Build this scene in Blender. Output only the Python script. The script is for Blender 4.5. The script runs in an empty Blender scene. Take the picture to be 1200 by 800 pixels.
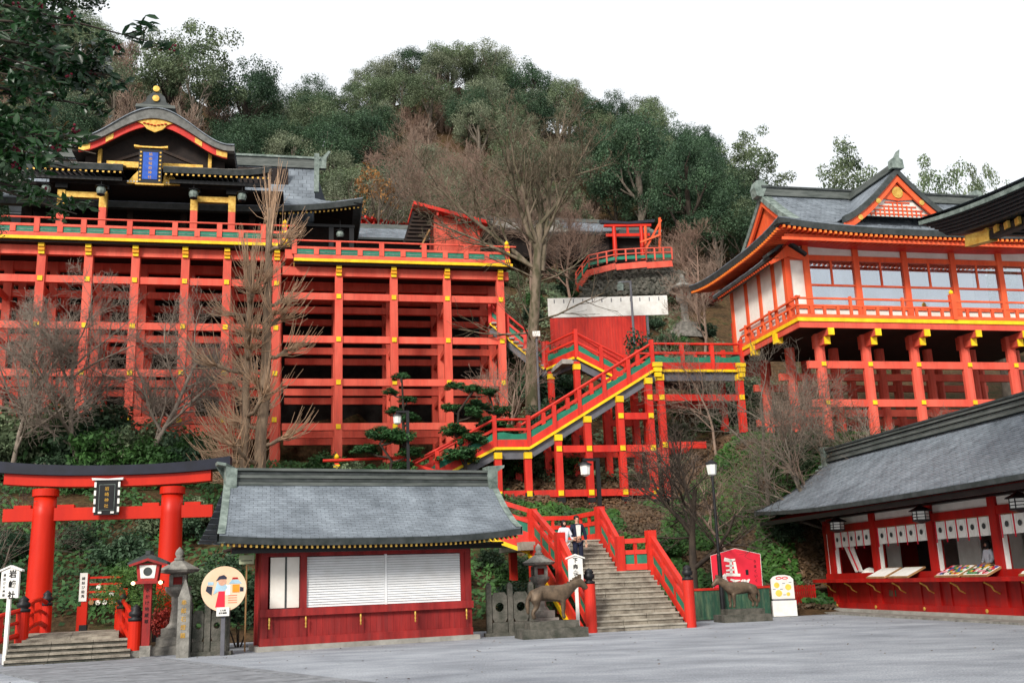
import bpy, bmesh, math, random
from mathutils import Vector, Matrix, noise as mnoise
R = math.radians
random.seed(7)
scene = bpy.context.scene
col = scene.collection

# ---------------------------------------------------------------- camera
cam_d = bpy.data.cameras.new('camera')
cam = bpy.data.objects.new('camera', cam_d); col.objects.link(cam)
cam_d.sensor_width = 36.0; cam_d.lens = 35.49; cam_d.clip_end = 2000; cam_d.clip_start = .1
PITCH, ROLL = R(13.3), R(2.1)
_F = Vector((0, math.cos(PITCH), math.sin(PITCH))); _U = Vector((0, -math.sin(PITCH), math.cos(PITCH))); _X = Vector((1, 0, 0))
_a = _X*math.cos(ROLL) - _U*math.sin(ROLL); _b = _X*math.sin(ROLL) + _U*math.cos(ROLL)
cam.matrix_world = Matrix(((_a.x, _b.x, -_F.x, 0), (_a.y, _b.y, -_F.y, 0), (_a.z, _b.z, -_F.z, 1.6), (0, 0, 0, 1)))
scene.camera = cam

# ---------------------------------------------------------------- sky (bright thin overcast) and sun
SUN_EL, SUN_AZ = R(33), R(204)          # azimuth measured clockwise from +Y (sun behind the camera, to the left)
world = bpy.data.worlds.new('World'); scene.world = world; world.use_nodes = True
wt = world.node_tree; wt.nodes.clear()
wo = wt.nodes.new('ShaderNodeOutputWorld'); bg = wt.nodes.new('ShaderNodeBackground')
sky = wt.nodes.new('ShaderNodeTexSky'); sky.sky_type = 'NISHITA'; sky.sun_disc = False
sky.sun_elevation = SUN_EL; sky.sun_rotation = SUN_AZ; sky.dust_density = 3.0; sky.air_density = 1.2
mx = wt.nodes.new('ShaderNodeMix'); mx.data_type = 'RGBA'; mx.inputs[0].default_value = .88
mx.inputs[7].default_value = (9.6, 9.8, 10.0, 1)      # the cloud sheet
wt.links.new(sky.outputs[0], mx.inputs[6]); wt.links.new(mx.outputs[2], bg.inputs[0]); bg.inputs[1].default_value = .088
wt.links.new(bg.outputs[0], wo.inputs[0])
sun_d = bpy.data.lights.new('sun', 'SUN'); sun_d.energy = 2.8; sun_d.angle = R(14); sun_d.color = (1, .95, .88)
sun = bpy.data.objects.new('sun', sun_d); col.objects.link(sun); sun.location = (-30, -40, 80)
sd = Vector((math.sin(SUN_AZ)*math.cos(SUN_EL), math.cos(SUN_AZ)*math.cos(SUN_EL), math.sin(SUN_EL)))
sun.rotation_euler = sd.to_track_quat('Z', 'Y').to_euler()
vs = scene.view_settings
vs.view_transform = 'Standard'; vs.look = 'None'; vs.gamma = 1; vs.use_curve_mapping = False; vs.exposure = 0.42
scene.render.engine = 'CYCLES'
scene.cycles.max_bounces = 4; scene.cycles.diffuse_bounces = 2; scene.cycles.glossy_bounces = 2; scene.cycles.transmission_bounces = 3; scene.cycles.transparent_max_bounces = 6
# ---------------------------------------------------------------- helpers
def lin(c):
    c /= 255.0
    return c/12.92 if c <= .04045 else ((c+.055)/1.055)**2.4
def S(r, g, b): return (lin(r), lin(g), lin(b))

def pmat(name, c1, c2=None, rough=.6, scale=3.0, stretch=(1, 1, 1), lo=.35, hi=.65, bump=0.0, bscale=25., spec=.3, metal=0.0, rnd=.05, tint=False, trans=0.0, detail=5.0, streak=0.0):
    m = bpy.data.materials.new(name); m.use_nodes = True
    nt = m.node_tree; n = nt.nodes; l = nt.links
    b = n['Principled BSDF']; b.inputs['Roughness'].default_value = rough; b.inputs['Metallic'].default_value = metal
    b.inputs['Specular IOR Level'].default_value = spec
    c2 = c2 or tuple(x*.75 for x in c1)
    geo = n.new('ShaderNodeNewGeometry')
    mp = n.new('ShaderNodeMapping'); mp.inputs['Scale'].default_value = stretch
    l.new(geo.outputs['Position'], mp.inputs[0])
    nz = n.new('ShaderNodeTexNoise'); nz.inputs['Scale'].default_value = scale; nz.inputs['Detail'].default_value = detail; nz.inputs['Roughness'].default_value = .65
    l.new(mp.outputs[0], nz.inputs['Vector'])
    mr = n.new('ShaderNodeMapRange'); mr.inputs[1].default_value = lo; mr.inputs[2].default_value = hi
    l.new(nz.outputs[0], mr.inputs[0])
    mix = n.new('ShaderNodeMix'); mix.data_type = 'RGBA'; mix.inputs[6].default_value = (*c1, 1); mix.inputs[7].default_value = (*c2, 1)
    l.new(mr.outputs[0], mix.inputs[0])
    out = mix.outputs[2]
    if streak:                                   # rain streaks and grime: a shape of their own, running down the surface
        m2 = n.new('ShaderNodeMapping'); m2.inputs['Scale'].default_value = (1, 1, .09); l.new(geo.outputs['Position'], m2.inputs[0])
        z2 = n.new('ShaderNodeTexNoise'); z2.inputs['Scale'].default_value = 7.0; z2.inputs['Detail'].default_value = 6; z2.inputs['Roughness'].default_value = .7; l.new(m2.outputs[0], z2.inputs['Vector'])
        q2 = n.new('ShaderNodeMapRange'); q2.inputs[1].default_value = .5; q2.inputs[2].default_value = .72; q2.inputs[4].default_value = streak; l.new(z2.outputs[0], q2.inputs[0])
        x2 = n.new('ShaderNodeMix'); x2.data_type = 'RGBA'; x2.inputs[7].default_value = (*[c*.3+.03 for c in c1], 1); l.new(q2.outputs[0], x2.inputs[0]); l.new(out, x2.inputs[6]); out = x2.outputs[2]
    if rnd:
        oi = n.new('ShaderNodeObjectInfo')
        mm = n.new('ShaderNodeMapRange'); mm.inputs[3].default_value = 1-rnd; mm.inputs[4].default_value = 1+rnd
        l.new(oi.outputs['Random'], mm.inputs[0])
        ml = n.new('ShaderNodeVectorMath'); ml.operation = 'SCALE'; l.new(out, ml.inputs[0]); l.new(mm.outputs[0], ml.inputs['Scale']); out = ml.outputs[0]
    if tint:
        at = n.new('ShaderNodeAttribute'); at.attribute_name = 'tint'
        ml = n.new('ShaderNodeVectorMath'); ml.operation = 'MULTIPLY'; l.new(out, ml.inputs[0]); l.new(at.outputs['Color'], ml.inputs[1]); out = ml.outputs[0]
    l.new(out, b.inputs['Base Color'])
    if bump:
        bz = n.new('ShaderNodeTexNoise'); bz.inputs['Scale'].default_value = bscale; bz.inputs['Detail'].default_value = 3
        l.new(geo.outputs['Position'], bz.inputs['Vector'])
        bp = n.new('ShaderNodeBump'); bp.inputs['Strength'].default_value = bump; bp.inputs['Distance'].default_value = .05
        l.new(bz.outputs[0], bp.inputs['Height']); l.new(bp.outputs[0], b.inputs['Normal'])
    if trans:
        tr = n.new('ShaderNodeBsdfTranslucent'); l.new(out, tr.inputs[0])
        ms = n.new('ShaderNodeMixShader'); ms.inputs[0].default_value = trans
        l.new(b.outputs[0], ms.inputs[1]); l.new(tr.outputs[0], ms.inputs[2]); l.new(ms.outputs[0], n['Material Output'].inputs[0])
    return m

def emat(name, c, strength):
    m = bpy.data.materials.new(name); m.use_nodes = True
    b = m.node_tree.nodes['Principled BSDF']
    b.inputs['Base Color'].default_value = (*c, 1); b.inputs['Emission Color'].default_value = (*c, 1); b.inputs['Emission Strength'].default_value = strength
    return m

def glassmat(name, tintc=(.8, .85, .9), refl=.35):
    m = bpy.data.materials.new(name); m.use_nodes = True
    nt = m.node_tree; n = nt.nodes; l = nt.links
    n.remove(n['Principled BSDF'])
    g = n.new('ShaderNodeBsdfGlossy'); g.inputs['Roughness'].default_value = .02; g.inputs['Color'].default_value = (.9, .95, 1, 1)
    t = n.new('ShaderNodeBsdfTransparent'); t.inputs['Color'].default_value = (*tintc, 1)
    ms = n.new('ShaderNodeMixShader'); ms.inputs[0].default_value = refl
    l.new(t.outputs[0], ms.inputs[1]); l.new(g.outputs[0], ms.inputs[2]); l.new(ms.outputs[0], n['Material Output'].inputs[0])
    return m

class MB:
    def __init__(s): s.v = []; s.f = []; s.t = []
    def face(s, idx): s.f.append(tuple(idx))
    def poly(s, pts):
        b = len(s.v); s.v.extend([tuple(p) for p in pts]); s.f.append(tuple(range(b, b+len(pts))))
    def box(s, x0, x1, y0, y1, z0, z1):
        b = len(s.v)
        s.v.extend([(x, y, z) for z in (z0, z1) for (x, y) in ((x0, y0), (x1, y0), (x1, y1), (x0, y1))])
        for f in ((3, 2, 1, 0), (4, 5, 6, 7), (0, 1, 5, 4), (1, 2, 6, 5), (2, 3, 7, 6), (3, 0, 4, 7)): s.f.append(tuple(b+i for i in f))
        return s
    def bar(s, p, q, w, h, up=(0, 0, 1)):
        p = Vector(p); q = Vector(q); d = (q-p).normalized(); up = Vector(up)
        if abs(d.dot(up)) > .99: up = Vector((0, 1, 0))
        sd_ = d.cross(up).normalized()*w/2; u = sd_.cross(d).normalized()*h/2
        b = len(s.v)
        for c in (p, q): s.v.extend([tuple(c-sd_-u), tuple(c+sd_-u), tuple(c+sd_+u), tuple(c-sd_+u)])
        for f in ((0, 1, 2, 3), (7, 6, 5, 4), (0, 4, 5, 1), (1, 5, 6, 2), (2, 6, 7, 3), (3, 7, 4, 0)): s.f.append(tuple(b+i for i in f))
        return s
    def tube(s, pts, rads, n=8, cap=True):
        pts = [Vector(p) for p in pts]; b = len(s.v); m = len(pts)
        ref = None
        for i, p in enumerate(pts):
            d = (pts[min(i+1, m-1)]-pts[max(i-1, 0)]).normalized()
            if ref is None:
                ref = Vector((0, 0, 1)) if abs(d.z) < .9 else Vector((1, 0, 0))
            a = d.cross(ref)
            if a.length < 1e-4: a = d.orthogonal()
            a.normalize(); c = d.cross(a).normalized(); ref = -c if False else ref
            for k in range(n):
                t = 2*math.pi*k/n; s.v.append(tuple(p+(a*math.cos(t)+c*math.sin(t))*rads[i]))
        for i in range(m-1):
            for k in range(n):
                s.f.append((b+i*n+k, b+i*n+(k+1) % n, b+(i+1)*n+(k+1) % n, b+(i+1)*n+k))
        if cap:
            s.f.append(tuple(b+k for k in reversed(range(n)))); s.f.append(tuple(b+(m-1)*n+k for k in range(n)))
        return s
    def lathe(s, prof, c=(0, 0, 0), n=16, rot=0.0):
        b = len(s.v); m = len(prof)
        for (r, z) in prof:
            for k in range(n):
                t = 2*math.pi*k/n+rot; s.v.append((c[0]+r*math.cos(t), c[1]+r*math.sin(t), c[2]+z))
        for i in range(m-1):
            for k in range(n):
                s.f.append((b+i*n+k, b+i*n+(k+1) % n, b+(i+1)*n+(k+1) % n, b+(i+1)*n+k))
        s.f.append(tuple(b+k for k in reversed(range(n)))); s.f.append(tuple(b+(m-1)*n+k for k in range(n)))
        return s
    def prism(s, pts, y0, y1):           # polygon in xz, extruded along y
        b = len(s.v); n = len(pts)
        s.v.extend([(x, y0, z) for x, z in pts]); s.v.extend([(x, y1, z) for x, z in pts])
        s.f.append(tuple(b+i for i in range(n))); s.f.append(tuple(b+n+i for i in reversed(range(n))))
        for i in range(n): j = (i+1) % n; s.f.append((b+j, b+i, b+n+i, b+n+j))
        return s
    def prismx(s, pts, x0, x1):          # polygon in yz, extruded along x
        b = len(s.v); n = len(pts)
        s.v.extend([(x0, y, z) for y, z in pts]); s.v.extend([(x1, y, z) for y, z in pts])
        s.f.append(tuple(b+i for i in range(n))); s.f.append(tuple(b+n+i for i in reversed(range(n))))
        for i in range(n): j = (i+1) % n; s.f.append((b+j, b+i, b+n+i, b+n+j))
        return s
    def band(s, top, bot, y0, y1):       # strip solid between two xz curves (same length), extruded along y
        for i in range(len(top)-1):
            s.prism([bot[i], bot[i+1], top[i+1], top[i]], y0, y1)
        return s
    def mesh(s, name, mat, smooth=False):
        me = bpy.data.meshes.new(name); me.from_pydata(s.v, [], s.f); me.validate(clean_customdata=False)
        if s.t:
            ca = me.color_attributes.new('tint', 'FLOAT_COLOR', 'POINT')
            fl = []
            for t in s.t: fl.extend((t, t, t, 1.0))
            ca.data.foreach_set('color', fl)
        if mat: me.materials.append(mat)
        if smooth:
            me.polygons.foreach_set('use_smooth', [True]*len(me.polygons))
        else:
            bm_ = bmesh.new(); bm_.from_mesh(me); bmesh.ops.recalc_face_normals(bm_, faces=bm_.faces) if len(me.polygons) < 4000 else None; bm_.to_mesh(me); bm_.free()
        return me
    def build(s, name, mat, parent=None, smooth=False, kind=None):
        return obj(name, s.mesh(name, mat, smooth), parent, kind=kind)

def obj(name, me, parent=None, loc=None, rot=None, scale=None, kind=None):
    o = bpy.data.objects.new(name, me); col.objects.link(o)
    if parent: o.parent = parent
    if loc is not None: o.location = loc
    if rot is not None: o.rotation_euler = rot
    if scale is not None: o.scale = scale
    if kind: o['kind'] = kind
    return o
def thing(name, label, cat, loc=(0, 0, 0), rz=0.0, group=None):
    o = bpy.data.objects.new(name, None); col.objects.link(o); o.location = loc; o.rotation_euler = (0, 0, R(rz)); o.empty_display_size = .3
    o['label'] = label; o['category'] = cat
    if group: o['group'] = group
    return o
def tag(o, label, cat, group=None):
    o['label'] = label; o['category'] = cat
    if group: o['group'] = group
    return o
_bc = {}
def boxo(name, x0, x1, y0, y1, z0, z1, mat, parent, rot=None):
    """a box part; equal boxes share one mesh"""
    w, d, h = round(x1-x0, 3), round(y1-y0, 3), round(z1-z0, 3)
    k = (w, d, h, mat.name)
    if k not in _bc: _bc[k] = MB().box(-w/2, w/2, -d/2, d/2, -h/2, h/2).mesh(name, mat)
    return obj(name, _bc[k], parent, ((x0+x1)/2, (y0+y1)/2, (z0+z1)/2), rot)
def baro(name, p, q, w, h, mat, parent):
    """a straight beam part from p to q (w horizontal, h vertical)"""
    p = Vector(p); q = Vector(q); L = round((q-p).length, 3); k = (L, w, h, mat.name)
    if k not in _bc: _bc[k] = MB().box(-L/2, L/2, -w/2, w/2, -h/2, h/2).mesh(name, mat)
    d = (q-p).normalized()
    rz = math.atan2(d.y, d.x); ry = -math.asin(max(-1, min(1, d.z)))
    return obj(name, _bc[k], parent, (p+q)/2, (0, ry, rz))
def sub(child, parent):
    """make a part a sub-part, keeping its place"""
    child.parent = parent; child.matrix_parent_inverse = parent.matrix_basis.inverted()
    return child
def copy_tree(o, parent=None):
    c = o.copy(); col.objects.link(c); c.parent = parent
    for ch in list(o.children): copy_tree(ch, c)
    return c
_tm = {}
def text(name, body, size, mat, parent, loc, rot, vertical=True, depth=.004, spacing=1.0, bold=0.0):
    spacing *= 1.28; size *= .86
    """flat lettering built as a thin mesh; faces local -Y when rot = (90 deg,0,0)"""
    k = (body, size, mat.name, vertical, spacing, bold)
    if k not in _tm:
        cu = bpy.data.curves.new('lettering', 'FONT'); cu.size = size; cu.extrude = depth; cu.align_x = 'CENTER'; cu.resolution_u = 2; cu.offset = bold
        cu.body = '\n'.join(body) if vertical else body; cu.space_line = spacing
        to = bpy.data.objects.new('lettering', cu); col.objects.link(to)
        bpy.context.view_layer.update()
        me = bpy.data.meshes.new_from_object(to.evaluated_get(bpy.context.evaluated_depsgraph_get()))
        bpy.data.objects.remove(to); bpy.data.curves.remove(cu)
        me.materials.clear(); me.materials.append(mat)
        # centre it
        if len(me.vertices):
            xs = [v.co.x for v in me.vertices]; ys = [v.co.y for v in me.vertices]
            off = Vector(((min(xs)+max(xs))/2, (min(ys)+max(ys))/2, 0))
            for v in me.vertices: v.co -= off
        _tm[k] = me
    return obj(name, _tm[k], parent, loc, rot)

# frames: 12 degree grid of the hillside buildings
def frame(O, ang):
    a = R(ang); c, s_ = math.cos(a), math.sin(a)
    return lambda x, y, z=0.0: Vector((O[0]+x*c-y*s_, O[1]+x*s_+y*c, z))

# ---------------------------------------------------------------- materials
M = {}
M['stage_red'] = pmat('stage_red', S(226, 100, 79), S(206, 76, 58), .65, 1.2, (1, 1, .25), rnd=.08, bump=.15, streak=.35)
M['red'] = pmat('vermilion', S(220, 56, 40), S(190, 38, 28), .5, 1.5, (1, 1, .3), rnd=.08, bump=.15, streak=.45)
M['torii_red'] = pmat('torii_red', S(206, 40, 14), S(184, 30, 12), .42, 1.2, (1, 1, .2), rnd=.03, spec=.25)
M['hall_red'] = pmat('hall_red', S(234, 104, 58), S(218, 80, 42), .55, 1.5, (1, 1, .3), rnd=.07, streak=.4)
M['shop_red'] = pmat('shop_red', S(172, 24, 18), S(134, 14, 12), .45, 1.5, (1, 1, .3), rnd=.07, streak=.4)
M['booth_red'] = pmat('booth_red', S(166, 46, 43), S(112, 26, 26), .65, 2.2, (1, 1, .15), rnd=.09, bump=.15, streak=.5)
M['yellow'] = pmat('yellow_paint', S(250, 212, 30), S(232, 182, 20), .55, 2, rnd=.05, streak=.2)
M['gold'] = pmat('gold_leaf', S(226, 188, 96), S(190, 142, 60), .35, 6, metal=.35, rnd=.05)
M['white'] = pmat('white_paint', S(236, 234, 228), S(218, 214, 206), .6, 3, rnd=.03)
M['plaster'] = pmat('white_plaster', S(238, 232, 222), S(222, 214, 202), .8, 1.5, rnd=.03)
M['green'] = pmat('green_panel', S(40, 128, 100), S(30, 104, 82), .55, 2.5, rnd=.08)
M['dgreen'] = pmat('weathered_green', S(46, 84, 66), S(104, 122, 92), .75, 5, (1, 1, .3), lo=.45, hi=.75, rnd=.16, streak=.6)
M['black'] = pmat('black_lacquer', S(28, 27, 27), S(18, 18, 20), .35, 2, rnd=.03)
M['navy'] = pmat('dark_navy', S(30, 33, 48), S(22, 24, 34), .5, 2, rnd=.03)
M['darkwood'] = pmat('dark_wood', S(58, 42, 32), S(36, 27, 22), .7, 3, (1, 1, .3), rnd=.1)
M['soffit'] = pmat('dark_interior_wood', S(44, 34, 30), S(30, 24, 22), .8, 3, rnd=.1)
M['greybeam'] = pmat('grey_steel', S(104, 104, 110), S(88, 88, 94), .6, 2, rnd=.05)
M['copper'] = pmat('aged_roof', S(136, 144, 152), S(94, 101, 108), .45, .9, lo=.3, hi=.7, rnd=.03, tint=True, bump=.15, bscale=12)
M['copper_dark'] = pmat('roof_edge', S(72, 76, 76), S(48, 54, 52), .6, 3, rnd=.04)
M['copper_green'] = pmat('verdigris', S(138, 150, 142), S(80, 92, 86), .6, 3.5, rnd=.05, bump=.2)
M['ridge'] = pmat('ridge_copper', S(104, 108, 104), S(70, 76, 72), .55, 3, (.4, .4, 3), rnd=.04)
M['thatch'] = pmat('bark_roof', S(118, 116, 112), S(86, 84, 80), .8, 2, rnd=.04, tint=True)
M['thatch_edge'] = pmat('bark_roof_edge', S(122, 122, 118), S(92, 92, 88), .8, 3, rnd=.02)
M['orange'] = pmat('orange_paint', S(236, 132, 52), S(226, 112, 40), .5, 3, rnd=.03)
M['amber'] = pmat('amber_paint', S(238, 160, 22), S(220, 138, 16), .55, 3, rnd=.05)
M['paving'] = pmat('grey_paving', S(138, 140, 144), S(108, 110, 114), .85, 2.5, rnd=.07, bump=.2)
M['stone'] = pmat('granite', S(150, 146, 138), S(104, 102, 96), .85, 4, rnd=.08, bump=.35)
M['stone_dark'] = pmat('mossy_granite', S(104, 100, 92), S(62, 64, 56), .9, 3.5, rnd=.1, bump=.5)
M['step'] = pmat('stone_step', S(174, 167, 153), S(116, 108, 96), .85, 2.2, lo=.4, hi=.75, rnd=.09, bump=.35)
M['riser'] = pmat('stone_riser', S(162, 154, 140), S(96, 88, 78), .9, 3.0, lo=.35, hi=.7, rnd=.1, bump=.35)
M['concrete'] = pmat('concrete', S(168, 164, 156), S(136, 132, 124), .85, 2, rnd=.03, bump=.15)
M['bronze'] = pmat('weathered_bronze', S(112, 94, 76), S(78, 66, 54), .55, 5, rnd=.04, bump=.2, metal=.25)
M['shutter'] = pmat('white_shutter', S(240, 241, 242), S(230, 230, 229), .5, 2.5, rnd=.02)
M['blue'] = pmat('blue_plaque', S(34, 92, 190), S(24, 70, 160), .5, 3, rnd=0)
M['glass'] = glassmat('window_glass', (.82, .86, .9), .42)
M['lampglass'] = pmat('lamp_glass', S(236, 238, 232), S(220, 222, 216), .4, 3, rnd=.02)
M['skin'] = pmat('skin', S(206, 160, 134), S(196, 146, 120), .6, 8, rnd=.02)
M['hair'] = pmat('black_hair', S(24, 20, 20), S(14, 12, 12), .5, 8, rnd=.0)
M['suit'] = pmat('navy_suit', S(34, 40, 62), S(26, 30, 48), .8, 8, rnd=.0)
M['ivory'] = pmat('ivory_dress', S(226, 224, 228), S(206, 206, 214), .8, 8, rnd=.0)
M['signred'] = pmat('red_sign', S(226, 40, 62), S(214, 34, 54), .45, 2, rnd=.0)
M['ink'] = pmat('black_ink', S(26, 24, 24), S(18, 18, 18), .6, 4, rnd=0)
M['goldink'] = pmat('gold_ink', S(206, 160, 60), S(190, 140, 46), .5, 4, rnd=0)
M['wood'] = pmat('pale_wood', S(172, 132, 88), S(140, 104, 66), .7, 3, (1, 1, .3), rnd=.08)
M['iron'] = pmat('black_iron', S(34, 34, 36), S(24, 24, 26), .5, 4, rnd=.02)
M['paper'] = pmat('paper', S(238, 236, 228), S(226, 222, 212), .8, 4, rnd=.03)
# ---------------------------------------------------------------- terrain
C12, S12 = math.cos(R(12)), math.sin(R(12))
def to_st(x, y): return (-x*S12+y*C12, x*C12+y*S12)
def to_xy(s, t): return (t*C12-s*S12, t*S12+s*C12)
CREST = [(-70, 68), (-40, 69), (-20, 66), (-12, 62), (-6, 58.5), (4.5, 58), (8, 62), (16, 67), (23, 67), (30, 63), (40, 60), (49, 59), (55, 54), (60, 46), (64, 38), (75, 34), (120, 33)]
def lerp_tab(tab, x):
    if x <= tab[0][0]: return tab[0][1]
    for (a, b), (c, d) in zip(tab, tab[1:]):
        if x <= c:
            k = (x-a)/(c-a); return b+(d-b)*k
    return tab[-1][1]
P_L = [(34, -.06), (36.5, .4), (40, 1.7), (45, 4.0), (50, 6.2), (55, 7.6), (60, 8.4), (64, 9.2), (66.5, 15), (69.5, 20.4), (76, 22.5), (84, 27.5), (92, 35)]
P_M = [(34.5, -.06), (36.5, .3), (39, 1.4), (42, 2.8), (45, 3.9), (48, 4.8), (52, 7.6), (57, 11.6), (61, 15.2), (63.5, 16.0), (64.5, 18.2), (70, 22), (75, 24.6), (77.6, 25.4), (78.2, 27.6), (84, 28.3), (92, 35)]
P_R = [(36.2, -.06), (37.2, .5), (38.5, 2.4), (40, 4.6), (42, 6.5), (44, 7.5), (50, 8.6), (54, 10.5), (60, 13.5), (70, 19.5), (78, 25), (84, 28.5), (92, 34)]
P_F = P_R[:8]+[(60, 12.5), (70, 15.5), (80, 19), (92, 23)]
TC = [(-80, P_L), (11.5, P_L), (13.2, P_M), (17.5, P_M), (22.5, P_R), (42, P_R), (60, P_F), (120, P_F)]
def base_h(s, t):
    for (a, pa), (b, pb) in zip(TC, TC[1:]):
        if t <= b or b == 120:
            k = max(0, min(1, (t-a)/(b-a))); k = k*k*(3-2*k)
            break
    near = lerp_tab(pa, s)*(1-k)+lerp_tab(pb, s)*k
    if s <= 92: return near
    cr = lerp_tab(CREST, t)
    if s <= 125:
        k2 = (s-92)/33; return near+(cr-near)*k2
    return cr-(s-125)*.45
def height(x, y):
    s, t = to_st(x, y); h = base_h(s, t)
    if s > 36.5:
        a = min(1, (s-36.5)/5)*.28+max(0, min(1, (s-80)/30))*1.6
        h += a*mnoise.noise(Vector((x*.28, y*.28, 3.1)))+a*.4*mnoise.noise(Vector((x*.9, y*.9, 7.7)))
    h += 4.8*math.exp(-((x-10.65)**2+(y-60)**2)/5.5)
    return h
def build_terrain():
    def rng(a, b, st):
        o = []; x = a
        while x < b-1e-6: o.append(x); x += st
        return o
    ss = rng(-70, 30, 10)+rng(30, 34, 1)+rng(34, 95, .7)+rng(95, 131, 3)+rng(131, 231, 12)
    ts = rng(-130, -28, 8)+rng(-28, 40, .9)+rng(40, 150, 6)
    mb = MB()
    for s in ss:
        for t in ts:
            x, y = to_xy(s, t); mb.v.append((x, y, height(x, y)))
    nt_ = len(ts)
    for i in range(len(ss)-1):
        for j in range(nt_-1):
            a = i*nt_+j; mb.f.append((a, a+1, a+nt_+1, a+nt_))
    m = bpy.data.materials.new('hillside_soil'); m.use_nodes = True
    nt = m.node_tree; n = nt.nodes; l = nt.links; b = n['Principled BSDF']; b.inputs['Roughness'].default_value = .95; b.inputs['Specular IOR Level'].default_value = .1
    geo = n.new('ShaderNodeNewGeometry')
    n1 = n.new('ShaderNodeTexNoise'); n1.inputs['Scale'].default_value = .5; n1.inputs['Detail'].default_value = 8; n1.inputs['Roughness'].default_value = .75
    n2 = n.new('ShaderNodeTexNoise'); n2.inputs['Scale'].default_value = 5.; n2.inputs['Detail'].default_value = 6
    for q in (n1, n2): l.new(geo.outputs['Position'], q.inputs['Vector'])
    r1 = n.new('ShaderNodeValToRGB'); e = r1.color_ramp.elements
    e[0].position = .35; e[0].color = (*S(62, 52, 36), 1); e[1].position = .65; e[1].color = (*S(52, 62, 34), 1)
    e2 = r1.color_ramp.elements.new(.5); e2.color = (*S(86, 66, 46), 1)
    r2 = n.new('ShaderNodeMapRange'); r2.inputs[1].default_value = .3; r2.inputs[2].default_value = .7; r2.inputs[3].default_value = .5; r2.inputs[4].default_value = 1.3
    l.new(n1.outputs[0], r1.inputs[0]); l.new(n2.outputs[0], r2.inputs[0])
    ml = n.new('ShaderNodeVectorMath'); ml.operation = 'SCALE'; l.new(r1.outputs[0], ml.inputs[0]); l.new(r2.outputs[0], ml.inputs['Scale']); l.new(ml.outputs[0], b.inputs['Base Color'])
    bp = n.new('ShaderNodeBump'); bp.inputs['Strength'].default_value = .8; bp.inputs['Distance'].default_value = .15; l.new(n2.outputs[0], bp.inputs['Height']); l.new(bp.outputs[0], b.inputs['Normal'])
    return mb.build('hillside', m, None, smooth=True, kind='structure')
build_terrain()

def build_courtyard():
    m = bpy.data.materials.new('courtyard_gravel'); m.use_nodes = True
    nt = m.node_tree; n = nt.nodes; l = nt.links; b = n['Principled BSDF']; b.inputs['Roughness'].default_value = .9; b.inputs['Specular IOR Level'].default_value = .2
    geo = n.new('ShaderNodeNewGeometry')
    mp = n.new('ShaderNodeMapping'); mp.inputs['Scale'].default_value = (.55, .9, 1); mp.inputs['Rotation'].default_value = (0, 0, R(-15)); l.new(geo.outputs['Position'], mp.inputs[0])
    n1 = n.new('ShaderNodeTexNoise'); n1.inputs['Scale'].default_value = .8; n1.inputs['Detail'].default_value = 7; n1.inputs['Roughness'].default_value = .65; l.new(mp.outputs[0], n1.inputs['Vector'])
    n2 = n.new('ShaderNodeTexNoise'); n2.inputs['Scale'].default_value = 26; n2.inputs['Detail'].default_value = 4; n2.inputs['Roughness'].default_value = .8; l.new(geo.outputs['Position'], n2.inputs['Vector'])
    r1 = n.new('ShaderNodeValToRGB'); e = r1.color_ramp.elements
    e[0].position = .32; e[0].color = (*S(126, 130, 137), 1); e[1].position = .7; e[1].color = (*S(170, 174, 180), 1)
    l.new(n1.outputs[0], r1.inputs[0])
    r2 = n.new('ShaderNodeMapRange'); r2.inputs[1].default_value = .3; r2.inputs[2].default_value = .7; r2.inputs[3].default_value = .5; r2.inputs[4].default_value = 1.45; l.new(n2.outputs[0], r2.inputs[0])
    ml = n.new('ShaderNodeVectorMath'); ml.operation = 'SCALE'; l.new(r1.outputs[0], ml.inputs[0]); l.new(r2.outputs[0], ml.inputs['Scale']); l.new(ml.outputs[0], b.inputs['Base Color'])
    bp = n.new('ShaderNodeBump'); bp.inputs['Strength'].default_value = .5; bp.inputs['Distance'].default_value = .03; l.new(n2.outputs[0], bp.inputs['Height']); l.new(bp.outputs[0], b.inputs['Normal'])
    mb = MB()
    # edge of the court follows the foot of the bank
    front = [to_xy(-60, -90), to_xy(-60, 90)]
    back = [to_xy(36.6, 90), to_xy(36.6, 23), to_xy(36.0, 17), to_xy(35.6, 12), to_xy(35.2, 5), to_xy(35.2, -90)]
    mb.poly([(x, y, 0) for x, y in front+back])
    return mb.build('courtyard', m, None, kind='structure')
build_courtyard()
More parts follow.
